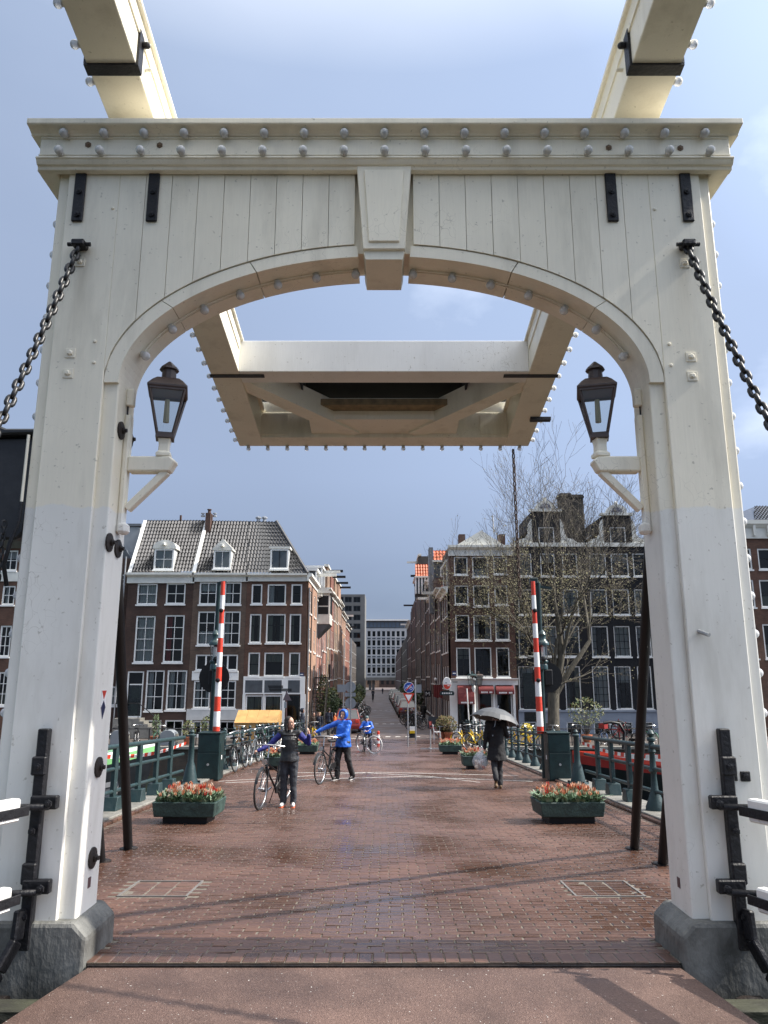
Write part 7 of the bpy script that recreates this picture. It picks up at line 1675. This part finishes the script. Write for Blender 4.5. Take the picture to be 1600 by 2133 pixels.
def person(label, loc, rz, H, J, jacket, trousers, shoes, hair, coat=0.0, hood=False, hoodm=None, vest=None, bulk=1.0, yaw=0.0, pitch=0.0, legw=1.0, detail=True, longhair=False, hat=None, glove=None, face=True, jacket_z=None):
    """J: joint positions for a 1.70 m figure facing -y; x to the viewer's right when rz = 0"""
    k = H / 1.70; t = thing('person', label, 'person', loc, rz, 'people'); t.scale = (k, k, k)
    g = {a: V(b) for a, b in J.items() if not isinstance(b, int)}
    hp, ch, nk, hd = g['hip'], g['chest'], g['neck'], g['head']
    body = MB()
    body.cap(hp, ch, .12, .13); body.cap(ch, nk, .11, .05); body.cap(nk, hd - V((0, 0, .04)), .050, .055)
    for s in 'lr':
        body.cap(g['sh_' + s], g['el_' + s], .042, .034, 8); body.cap(g['el_' + s], g['wr_' + s], .033, .024, 8); body.cap(ch, g['sh_' + s], .07, .05, 8)
        body.cap(g['hj_' + s], g['kn_' + s], .072, .050, 8); body.cap(g['kn_' + s], g['an_' + s], .048, .034, 8); body.cap(hp, g['hj_' + s], .09, .085, 8); body.cap(g['an_' + s], g['toe_' + s], .034, .028, 8)
    M = Matrix.Translation(hd) @ Matrix.Rotation(yaw, 4, 'Z') @ Matrix.Rotation(pitch, 4, 'X')
    h = MB(); h.ball((0, .012, .03), (.074, .092, .098), 14, 10); h.ball((0, -.018, -.045), (.056, .066, .068), 12, 8); h.cap((0, -.088, .012), (0, -.108, -.022), .010, .016, 6)
    for s in (-1, 1): h.ball((s * .077, .012, -.008), (.012, .022, .032), 8, 6); h.ball((s * .033, -.066, -.022), (.022, .018, .018), 8, 6)
    h.ball((0, -.072, -.082), (.024, .018, .016), 8, 6); h.xf(M); body.add(h.v, h.f)
    for s, sd in (('l', 1), ('r', -1)):
        w, e = g['wr_' + s], g['el_' + s]; dr = g.get('hd_' + s, (w - e).normalized()); hand(body, w, dr, sd, g.get('hn_' + s, V((0, -.3, 1))), ('grip_' + s) in J)
    skinned(body, 'body', SKIN, t, .0075 if detail else .012, 3)
    if face:
        for s in (-1, 1): MB().ball(M @ V((s * .031, -.078, .014)), (.012, .008, .007), 8, 6).build('eye', EYE, t); MB().bar(M @ V((s * .014, -.086, .034)), M @ V((s * .05, -.077, .036)), .006, .005).build('eyebrow', HAIRD, t)
        MB().ball(M @ V((0, -.083, -.058)), (.022, .008, .006), 8, 6).build('mouth', LIP, t)
    # trousers
    tr = MB(); tr.cap(hp + V((0, 0, .05)), hp, .115, .125, 12)
    for s in 'lr':
        tr.cap(hp, g['hj_' + s], .12, .105 * legw, 10); tr.cap(g['hj_' + s], g['kn_' + s], .102 * legw, .074 * legw, 10); tr.cap(g['kn_' + s], g['an_' + s] + V((0, 0, .02)), .072 * legw, .064 * legw, 10)
    skinned(tr, 'trousers', trousers, t, .016, 3)
    for s in 'lr':
        sh = MB(); a, b = g['an_' + s], g['toe_' + s]; hl_ = a + (a - b).normalized() * .03; hl_.z = min(a.z, b.z); sh.cap(V((a.x, a.y, a.z + .01)), a, .046, .044, 8); sh.cap(hl_, b, .040, .036, 8); sh.cap(a, b, .042, .034, 8); skinned(sh, 'shoe', shoes[0], t, .012, 2)
        so_ = MB().bar(hl_ - V((0, 0, .030)) + (a - b).normalized() * .03, b - V((0, 0, .030)) + (b - a).normalized() * .03, .075, .018); so_.build('sole', shoes[1], t, bevel=.006)
    # jacket
    jk = MB(); zb = (jacket_z if jacket_z is not None else hp.z - .04)
    low = V((hp.x, hp.y, zb)); jk.tube([low, low.lerp(ch, .12), low.lerp(ch, .45), ch, ch + V((0, 0, .08))], [(.182 + coat) * bulk, (.176 + coat * .8) * bulk, (.152 + coat * .4) * bulk, .150 * bulk, .11 * bulk], 18); jk.cap(ch, nk - V((0, 0, .03)), .145 * bulk, .068, 12)
    arms = MB()
    for s in 'lr':
        q = arms if vest else jk
        q.cap(g['sh_' + s], g['el_' + s], .070 * bulk, .056 * bulk, 10); q.cap(g['el_' + s], g['wr_' + s], .055 * bulk, .040 * bulk, 10); jk.cap(ch + V((0, 0, .05)), g['sh_' + s], .10 * bulk, .072 * bulk, 10)
    M2 = Matrix.Translation(hp) @ Matrix.Scale(.82, 4, (0, 1, 0)) @ Matrix.Translation(-hp)
    if vest:
        skinned(arms, 'sleeves', jacket, t, .014, 3)
        n = 9
        for i in range(n):      # quilted bands
            f0 = i / n; c0 = low.lerp(nk - V((0, 0, .05)), f0 + .5 / n); w = (.165 - .035 * max(0, f0 - .6)) * bulk
            jk.ball(c0, (w * (1.06 if i % 2 else 1.04), w * .86, .042), 18, 8)
        skinned(jk, 'quilted_vest', vest, t, .010, 1, .4)
    else: skinned(jk, 'jacket', jacket, t, .015, 3)
    if hood:
        q = MB(); q.ball((0, .035, .022), (.108, .115, .130), 16, 10); q.xf(M)
        # open the hood at the face: keep only faces behind the brow
        mk = M.inverted(); keep = [f for f in q.f if sum((mk @ V(q.v[i])).y for i in f) / len(f) > -.045]
        q.f = keep
        o = q.build('hood', hoodm or jacket, t, smooth=True, fix=False); sm = o.modifiers.new('thick', 'SOLIDIFY'); sm.thickness = .018; sm.offset = 0
        c = MB().tube([M @ V((.092 * math.cos(i * math.pi / 8), -.045, .022 + .112 * math.sin(i * math.pi / 8))) for i in range(-2, 11)], .013, 6); c.build('hood_rim', hoodm or jacket, t, smooth=True)
    elif hat:
        q = MB(); q.ball((0, .01, .065), (.092, .105, .085), 14, 8); q.xf(M); skinned(q, 'hat', hat, t, .012, 2)
    else:
        q = MB(); q.ball((0, .035, .055), (.088, .094, .092), 14, 9); q.ball((0, .06, .0), (.082, .065, .10), 12, 8)
        for s in (-1, 1): q.ball((s * .066, .025, .015), (.022, .055, .07), 8, 6)
        if longhair:
            q.cap((0, .075, 0), (0, .085, -.17), .075, .06, 10)
            for s in (-1, 1): q.cap((s * .07, .03, .02), (s * .085, .02, -.13), .034, .026, 8)
        q.xf(M); skinned(q, 'hair', hair, t, .010, 2)
    return t
BLUEJ = pm('blue_rain_jacket', (.012, .11, .52), .45, .15, 4, bump=.35, bscale=9); NAVYSL = pm('navy_fleece', (.018, .022, .17), .75, .2, 8, bump=.4, bscale=20); QUILT = pm('black_quilt', (.014, .014, .015), .38, .2, 8, bump=.2); JEANS = pm('dark_jeans', (.018, .022, .030), .8, .35, 14, bump=.4, bscale=14, col2=(.05, .055, .065)); BLKTR = pm('black_trousers', (.012, .012, .013), .6, .3, 5, bump=.4, bscale=8)
COATB = pm('black_coat', (.008, .008, .009), .8, .25, 6, bump=.3, bscale=12); SHOEW = pm('shoe_white', (.6, .58, .56), .5); SHOEB = pm('shoe_black', (.02, .018, .017), .5); SHOEBR = pm('shoe_brown', (.16, .10, .05), .6); ORANGE = pm('sole_orange', (.6, .12, .04), .5)
NAVYC = pm('navy_coat', (.012, .018, .035), .7, .2, 6); BROWNC = pm('brown_coat', (.05, .032, .022), .8, .2, 6); OLIVEC = pm('olive_coat', (.10, .085, .06), .8, .2, 6); GREYHAT = pm('grey_green_hat', (.10, .14, .14), .8); BLUEJN = pm('blue_jeans', (.06, .10, .18), .8, .2, 8)
def base_pose(**kw):
    J = dict(hip=(0, 0, .92), chest=(0, 0, 1.27), neck=(0, .01, 1.44), head=(0, -.01, 1.575), sh_l=(.175, .01, 1.385), sh_r=(-.175, .01, 1.385), el_l=(.22, .02, 1.11), el_r=(-.22, .02, 1.11), wr_l=(.22, -.05, .87), wr_r=(-.22, -.05, .87),
             hj_l=(.085, 0, .90), hj_r=(-.085, 0, .90), kn_l=(.095, -.01, .49), kn_r=(-.095, -.01, .49), an_l=(.10, .01, .075), an_r=(-.10, .01, .075), toe_l=(.12, -.13, .045), toe_r=(-.12, -.13, .045))
    J.update(kw); return J
# woman in the quilted vest, right hand on her handlebar, left hand raised
gw = G(600, 1681)
person('woman in a black quilted vest with blue sleeves holding a bicycle, looking aside', gw, R(-4), 1.56,
       base_pose(hd_r=(-1, -.1, -.1), el_r=(-.37, -.05, 1.17), wr_r=(-.58, -.18, 1.06), hn_r=(0, 0, 1), grip_r=1, el_l=(.38, .0, 1.20), wr_l=(.40, -.12, 1.36), hd_l=(.05, -.3, 1), hn_l=(1, 0, .1), hj_l=(.09, 0, .9)),
       NAVYSL, JEANS, (SHOEW, ORANGE), HAIRD, vest=QUILT, yaw=R(58), pitch=R(-6), legw=1.08, longhair=True, bulk=1.05, jacket_z=.86)
def place_bike(label, px_r, py_r, px_f, py_f, col, **k):
    a, b = G(px_r, py_r), G(px_f, py_f); d = (b - a); ang = math.atan2(d.y, d.x); c = a + (b - a) * .5
    c = Vector((c.x, c.y, deck_z(c.y) + .012)); return bicycle(label, c, ang, col, **k)
w0 = G(540, 1687)
bicycle('black city bicycle held by the woman in the vest', V((w0.x + .16, w0.y + .52, dz(w0.y + .52) + .01)), R(-106), BIKEBLK, steer=R(6), lean=R(-2))
gb = G(714, 1625)
person('person in a bright blue hooded rain jacket wheeling a black bicycle', gb, R(-38), 1.68,
       base_pose(el_r=(-.38, -.22, 1.27), wr_r=(-.52, -.44, 1.17), hd_r=(-.6, -.75, -.1), grip_r=1, hn_r=(0, 0, 1), el_l=(.20, -.14, 1.10), wr_l=(.0, -.32, 1.06), hd_l=(-.8, -.5, 0), grip_l=1, hn_l=(0, 0, 1), kn_l=(.12, .06, .49), an_l=(.15, .20, .085), toe_l=(.17, .07, .045), kn_r=(-.09, -.10, .50), an_r=(-.10, -.10, .075), toe_r=(-.12, -.24, .045)),
       BLUEJ, BLKTR, (SHOEB, SHOEW), HAIRD, hood=True, yaw=R(16), bulk=1.16, legw=1.15, jacket_z=.80)
w1 = G(666, 1634)
bicycle('black bicycle wheeled by the person in the blue jacket', V((w1.x + .14, w1.y + .53, dz(w1.y + .53) + .01)), R(-104), BIKEBLK, steer=R(-4))
gc = G(765, 1567)
person('distant cyclist in a blue jacket and grey cap standing over a bicycle', V((gc.x, gc.y + .45, dz(gc.y + .45))), R(-10), 1.50,
       base_pose(chest=(.0, -.10, 1.22), neck=(.0, -.14, 1.39), head=(.0, -.18, 1.52), sh_l=(.175, -.10, 1.33), sh_r=(-.175, -.10, 1.33), el_l=(.30, -.25, 1.12), wr_l=(.16, -.42, 1.02), el_r=(-.30, -.25, 1.10), wr_r=(-.05, -.42, 1.0), an_l=(.16, .0, .075), an_r=(-.16, .0, .075), kn_l=(.14, -.04, .49), kn_r=(-.14, -.04, .49), toe_l=(.18, -.13, .045), toe_r=(-.18, -.13, .045)),
       BLUEJ, NAVYC, (SHOEB, SHOEB), HAIRD, hat=GREYHAT, bulk=1.12, detail=False)
WT = tyre_me(BIKEWHT)
w2 = G(771, 1570); bicycle('white wheeled bicycle under the distant blue cyclist', V((w2.x - .12, w2.y + .35, dz(w2.y + .35) + .01)), R(-58), BIKEBLK, steer=R(35), wheelm=WT)
# man with umbrella walking away
gm_ = G(1037, 1642)
ub = person('man in a black coat walking away under an umbrella', gm_, R(180), 1.70,
       base_pose(el_l=(.24, .02, 1.10), wr_l=(.27, .0, .86), hd_l=(0, 0, -1), grip_l=1, hn_l=(1, 0, 0), el_r=(-.25, -.02, 1.12), wr_r=(-.12, -.20, 1.22), hd_r=(.1, -.3, 1), hn_r=(-1, 0, 0), grip_r=1, kn_l=(.08, .10, .52), an_l=(.075, .30, .22), toe_l=(.08, .24, .09), kn_r=(-.07, -.06, .49), an_r=(-.06, -.02, .075), toe_r=(-.07, -.16, .045)),
       COATB, pm('charcoal_trousers', (.018, .019, .022), .8, .2, 6), (SHOEBR, SHOEBR), HAIRD, coat=.03, jacket_z=.60, face=False, bulk=1.08)
UMB = pm('umbrella_cloth', (.075, .078, .082), .55, .12, 3)
uc = P(1038, 1497, gm_.y - .05); t = thing('umbrella', 'open grey umbrella tilted over the man in black', 'umbrella', uc)
m = MB(); n = 8; rings = ((0.03, .0), (.18, -.025), (.34, -.09), (.46, -.175), (.56, -.29))
for i, (r, z) in enumerate(rings):
    for j in range(n * 3):
        a = 2 * math.pi * j / (n * 3); sc_ = 1 - (.055 * (i / 4) if j % 3 else 0); m.v.append((r * sc_ * math.cos(a), r * sc_ * math.sin(a), z + (.018 * i / 4 if j % 3 else 0)))
for i in range(4):
    for j in range(n * 3): j2 = (j + 1) % (n * 3); m.f.append((i * n * 3 + j, i * n * 3 + j2, (i + 1) * n * 3 + j2, (i + 1) * n * 3 + j))
m.f.append(tuple(range(n * 3)))
TM = Matrix.Translation((0, 0, .22)) @ Matrix.Rotation(R(14), 4, 'Y') @ Matrix.Rotation(R(-8), 4, 'X')
m.xf(TM); o = m.build('canopy', UMB, t, fix=False); sm = o.modifiers.new('t', 'SOLIDIFY'); sm.thickness = .004
for j in range(n):
    a = 2 * math.pi * j / n; MB().tube([TM @ V((r * math.cos(a), r * math.sin(a), z - .008)) for r, z in rings], .004, 4).build('rib', STEEL, t); MB().tube([TM @ V((.56 * math.cos(a), .56 * math.sin(a), -.29)), TM @ V((.585 * math.cos(a), .585 * math.sin(a), -.31))], .006, 5).build('tip', STEEL, t)
MB().tube([TM @ V((0, 0, .07)), TM @ V((0, 0, -.02))], .008, 6).build('ferrule', STEEL, t); MB().tube([TM @ V((0, 0, 0)), TM @ V((0, 0, -.62)) ], .008, 6).build('shaft', STEEL, t)
bgp = P(1000, 1580, gm_.y); BAGM, n_, l_, b_ = nodes('clear_bag'); b_.inputs['Base Color'].default_value = (.85, .88, .92, 1); b_.inputs['Roughness'].default_value = .2; b_.inputs['Alpha'].default_value = .28
t = thing('plastic_bag', 'clear plastic bag of shopping carried by the man in black', 'bag', (bgp.x, gm_.y, bgp.z)); q = random.Random(4)
m = MB(); m.ball((0, 0, -.06), (.17, .13, .2), 14, 10); m.cap((0, 0, .08), (.07, 0, .26), .08, .02, 8); m.v = [(x + q.gauss(0, .008), y + q.gauss(0, .008), z + q.gauss(0, .008)) for x, y, z in m.v]; m.build('bag', BAGM, t, smooth=True)
for i in range(16):
    MB().ball((q.uniform(-.1, .1), q.uniform(-.07, .07), q.uniform(-.2, -.03)), q.uniform(.025, .05), 7, 5).build('contents', pm('grocery_%d' % i, q.choice([(.6, .5, .4), (.5, .2, .15), (.3, .35, .2), (.7, .65, .6), (.12, .1, .1)]), .6) if i < 5 else MATS['grocery_%d' % (i % 5)], t)
# walkers in the distance
def walker(label, px, py_feet, hpx, rz, jk, tr, hair=HAIRD, hood=False, z=0.0, **k):
    c = G(px, py_feet); H = hpx / FPX * (c.y * CP + (c.z - CAMZ) * SP)
    return person(label, c, rz, H, base_pose(kn_l=(.09, -.12, .50), an_l=(.09, -.05, .09), toe_l=(.1, -.19, .05), an_r=(-.09, .18, .12), toe_r=(-.1, .07, .05)), jk, tr, (SHOEB, SHOEB), hair, hood=hood, detail=False, **k)
walker('walker in a dark hooded coat passing the corner shop door', 629, 1541, 63, R(80), NAVYC, NAVYC, hood=True)
walker('walker with a dark coat and backpack beside the conifer', 685, 1535, 58, R(160), NAVYC, BLKTR)
walker('person in a brown coat standing behind the yellow bicycle', 653, 1538, 52, R(20), BROWNC, BLKTR)
walker('woman in a dark jacket beside the person in brown', 665, 1538, 52, R(-20), NAVYC, BLUEJN, hair=pm('fair_hair', (.3, .2, .1), .6))
walker('man in an olive jacket and jeans walking away past the cafe corner', 873, 1506, 43, R(180), OLIVEC, BLUEJN, face=False)
walker('person in a long black coat walking beside the man in jeans', 882, 1507, 42, R(180), COATB, COATB, face=False, coat=.03, jacket_z=.5)
walker('far walker in a dark coat on the street ahead', 797, 1446, 13, R(0), NAVYC, NAVYC, face=False)
walker('orange jacketed walker behind the blue jacket', 697, 1530, 44, R(90), pm('orange_jacket', (.5, .12, .02), .6), NAVYC)
cy = G(777, 1463); person('far cyclist in dark clothes riding up the street', V((cy.x, cy.y, .35)), R(180), 1.6, base_pose(chest=(0, -.1, 1.2), head=(0, -.15, 1.55), neck=(0, -.1, 1.4), wr_l=(.25, -.4, 1.0), wr_r=(-.25, -.4, 1.0), kn_l=(.1, -.25, .6), kn_r=(-.1, -.1, .5)), NAVYC, NAVYC, (SHOEB, SHOEB), HAIRD, detail=False, face=False)
bicycle('dark bicycle under the far cyclist', V((cy.x, cy.y, .015)), R(90), BIKEBLK)
# ------------------------------------------------------------------ parked bicycles
bicycle('yellow share bicycle nearest the terrace planter', G(970, 1560), R(-48), YELLOW, group='yellow bicycles'); bicycle('yellow share bicycle beside the umbrella walker', G(993, 1564), R(-52), YELLOW, group='yellow bicycles')
bicycle('yellow bicycle behind the right railing, left one of the two', V((P(1083, 1560, 33).x, 33, dz(33) + .02)), R(10), YELLOW, group='yellow bicycles'); bicycle('yellow bicycle behind the right railing, right one of the two', V((P(1108, 1560, 32.5).x, 32.5, dz(32.5) + .02)), R(8), YELLOW, group='yellow bicycles')
bicycle('yellow framed bicycle of the couple on the left', V((P(653, 1540, 42).x, 42, .22)), R(-75), YELLOW)
proto = bicycle('black bicycle leaning on the left bridge railing nearest the barrier', V((-4.12, 22.6, dz(22.6) + .02)), R(85), BIKEBLK, lean=R(-8), group='bicycles on the left railing')
labs = ['grey bicycle leaning on the left bridge railing', 'second black bicycle on the left bridge railing', 'blue bicycle on the left bridge railing', 'white bicycle on the left bridge railing', 'red bicycle on the left bridge railing', 'green bicycle near the end of the left railing', 'last dark bicycle at the end of the left railing']
cl_ = [BIKEGRY, BIKEBLK, BIKEBLU, BIKEWHT, BIKERED, BIKEGRN, BIKEBLK]
for k in range(7):
    Y = 25.0 + k * 2.3; o = dup(proto, V((-4.12 - .05 * (k % 2), Y, dz(Y) + .02)), R(85 + (k % 3) * 4 - 4), label=labs[k], mats={'bike_black': cl_[k]}); o.rotation_euler = (R(-8), 0, R(85 + (k % 3) * 5))
# bicycles on the quays behind the railings
names = ['black', 'grey', 'blue', 'white', 'red', 'green']; mt_ = [BIKEBLK, BIKEGRY, BIKEBLU, BIKEWHT, BIKERED, BIKEGRN]; q = random.Random(12)
spots = [(s, i) for s in (-1, 1) for i in range(8)]
ordn = ['first', 'second', 'third', 'fourth', 'fifth', 'sixth', 'seventh', 'eighth']
for s, i in spots:
    X = s * (6.6 + i * 1.35) + q.uniform(-.2, .2); k = q.randrange(6)
    o = dup(proto, V((X, 42.4 + q.uniform(-.2, .3), .01)), 0, label='%s bicycle on the %s quay, %s outward from the bridge' % (names[k], 'left' if s < 0 else 'right', ordn[i]), group='bicycles on the quays', mats={'bike_black': mt_[k]}); o.rotation_euler = (0, 0, R(q.uniform(60, 120) * (1 if q.random() < .5 else -1)))
bicycle('bicycle with a red front crate on the right quay', V((P(1275, 1560, 41.9).x, 41.9, .12)), R(-150), BIKEBLK, basket=REDB_)
# long lines of bicycles along the side street
TEN = ['', 'twenty', 'thirty', 'forty', 'fifty']; ONE = ['first', 'second', 'third', 'fourth', 'fifth', 'sixth', 'seventh', 'eighth', 'ninth', 'tenth', 'eleventh', 'twelfth', 'thirteenth', 'fourteenth', 'fifteenth', 'sixteenth', 'seventeenth', 'eighteenth', 'nineteenth']
def ordw(n):
    if n < 20: return ONE[n - 1]
    return (TEN[n // 10 - 1][:-1] + 'ieth') if n % 10 == 0 else TEN[n // 10 - 1] + '-' + ONE[n % 10 - 1]
for i in range(58):
    Y = 56.0 + i * .50; k = q.randrange(6)
    o = dup(proto, V(((-1.75, -2.45, -3.05)[i % 3] - .0077 * Y + q.uniform(-.15, .15), Y, .015 if i % 3 < 2 else .115)), 0, label='%s bicycle from the canal in the long parked line on the sunlit side' % ordw(i + 1), group='bicycles lined up on the sunlit side', mats={'bike_black': mt_[k] if q.random() < .4 else BIKEBLK}); o.rotation_euler = (R(q.uniform(-6, 6)), 0, R(q.uniform(-28, 28)))
for i in range(9):
    Y = 55 + i * 1.5; o = dup(proto, V((2.7 - .0077 * Y + q.uniform(-.2, .2), Y, .015)), 0, label='dark bicycle, %s from the canal in the short line before the shaded row' % ordw(i + 1), group='bicycles before the shaded row'); o.rotation_euler = (R(q.uniform(-5, 5)), 0, R(q.uniform(10, 60)))
# ------------------------------------------------------------------ parked cars (local: nose towards +y)
CARGL = pm('car_glass', (.03, .035, .04), .06, .1, 3, spec=.8)
def carpaint(name, c):
    m = pm(name, c, .28, .06, 2, spec=.6); m.node_tree.nodes['Principled BSDF'].inputs['Coat Weight'].default_value = .6; return m
def car(label, loc, rz, paintm, hgt=1.48, L=4.1):
    t = thing('parked_car', label, 'car', loc, rz, 'cars parked along the street')
    sec = [(-L / 2, .42, .62, .78), (-L / 2 + .08, .30, .95, .84), (-L / 2 + .5, .24, .98, .86), (0, .22, .95, .87), (L / 2 - 1.1, .24, .92, .86), (L / 2 - .25, .28, .78, .82), (L / 2, .42, .62, .72)]
    m = MB()
    for y, z0, z1, w in sec:
        for p in ((-w, z0 + .1), (-w * .9, z0), (w * .9, z0), (w, z0 + .1), (w * 1.0, (z0 + z1) / 2), (w * .93, z1 - .04), (w * .8, z1), (-w * .8, z1), (-w * .93, z1 - .04), (-w, (z0 + z1) / 2)): m.v.append((p[0], y, p[1]))
    n = 10
    for i in range(len(sec) - 1):
        for j in range(n): m.f.append((i * n + j, i * n + (j + 1) % n, (i + 1) * n + (j + 1) % n, (i + 1) * n + j))
    m.f.append(tuple(range(n))); m.f.append(tuple((len(sec) - 1) * n + j for j in reversed(range(n)))); body = m.build('body', paintm, t, smooth=True)
    c = MB(); y0, y1, y2, y3 = -L / 2 + .12, -L / 2 + .62, L * .12, L * .12 + .75; zt, zb = hgt, .93
    c.add([(-.76, y0, zb), (.76, y0, zb), (.60, y1, zt), (-.60, y1, zt), (-.60, y2, zt), (.60, y2, zt), (.76, y3, zb), (-.76, y3, zb)], [(0, 1, 2, 3), (3, 2, 5, 4), (4, 5, 6, 7), (0, 3, 4, 7), (1, 6, 5, 2)])
    c.build('cabin', CARGL, t, bevel=.05, seg=2)
    MB().box(-.58, .58, y1 + .02, y2 - .02, zt - .02, zt + .025).build('roof', paintm, t, bevel=.02)
    for s in (-1, 1):
        MB().bar((s * .755, y0 + .0, zb), (s * .60, y1, zt), .06, .05).build('pillar', paintm, t); MB().bar((s * .755, y3, zb), (s * .60, y2, zt), .06, .05).build('pillar', paintm, t); MB().bar((s * .77, (y1 + y2) / 2, zb), (s * .605, (y1 + y2) / 2, zt), .06, .05).build('pillar', paintm, t)
        MB().box(s * .62 - .12, s * .62 + .12, -L / 2 - .005, -L / 2 + .12, .68, .90).build('tail_light', RED, t, bevel=.02); MB().box(s * .60 - .13, s * .60 + .13, L / 2 - .14, L / 2 - .02, .62, .76).build('headlight', WHITE, t, bevel=.03)
        for y in (-L / 2 + .75, L / 2 - .78):
            w = MB().lathe([(.20, -.10), (.30, -.10), (.315, -.07), (.315, .07), (.30, .10), (.20, .10)], (s * .78, y, .315), 18, 'x').build('wheel', RUBBER, t, smooth=True); MB().lathe([(.20, -.102 if s < 0 else .09), (.20, -.09 if s < 0 else .102)], (s * .78, y, .315), 14, 'x').build('rim', GALV, w)
        MB().box(*sorted((s * .84, s * 1.0)), .45, .58, .92, 1.04).build('mirror', paintm, t, bevel=.02)
    MB().box(-.26, .26, -L / 2 - .012, -L / 2 + .02, .60, .71).build('number_plate', YELLOW, t)
    return t
CARS = [('dark red hatchback nearest on the shaded side of the street', (.13, .012, .012)), ('silver hatchback behind the dark red car', (.38, .39, .40)), ('dark blue car third in the parked row', (.02, .03, .07)), ('silver grey estate further along the parked row', (.30, .31, .32)), ('black car beyond the grey estate', (.012, .012, .014)), ('red car far along the parked row', (.24, .02, .015)), ('white car far along the parked row', (.6, .6, .6)), ('grey car near the end of the parked row', (.12, .12, .13)), ('dark green car past the grey car near the row end', (.015, .04, .03)), ('small white van far down the street', (.62, .62, .6)), ('black estate car close to the underpass', (.012, .012, .013)), ('last silver car before the underpass', (.35, .36, .37))]
for k, (lab, c) in enumerate(CARS):
    Y = 73 + k * 5.6; car(lab, V((2.75 - .0077 * Y, Y, .015)), 0, carpaint('car_paint_%d' % k, c), 1.48 + .1 * (k % 3))
car('small red car half hidden behind the round sign backs', V((-2.45, 53, .015)), R(2), MATS['car_paint_5'], 1.5, 3.6)
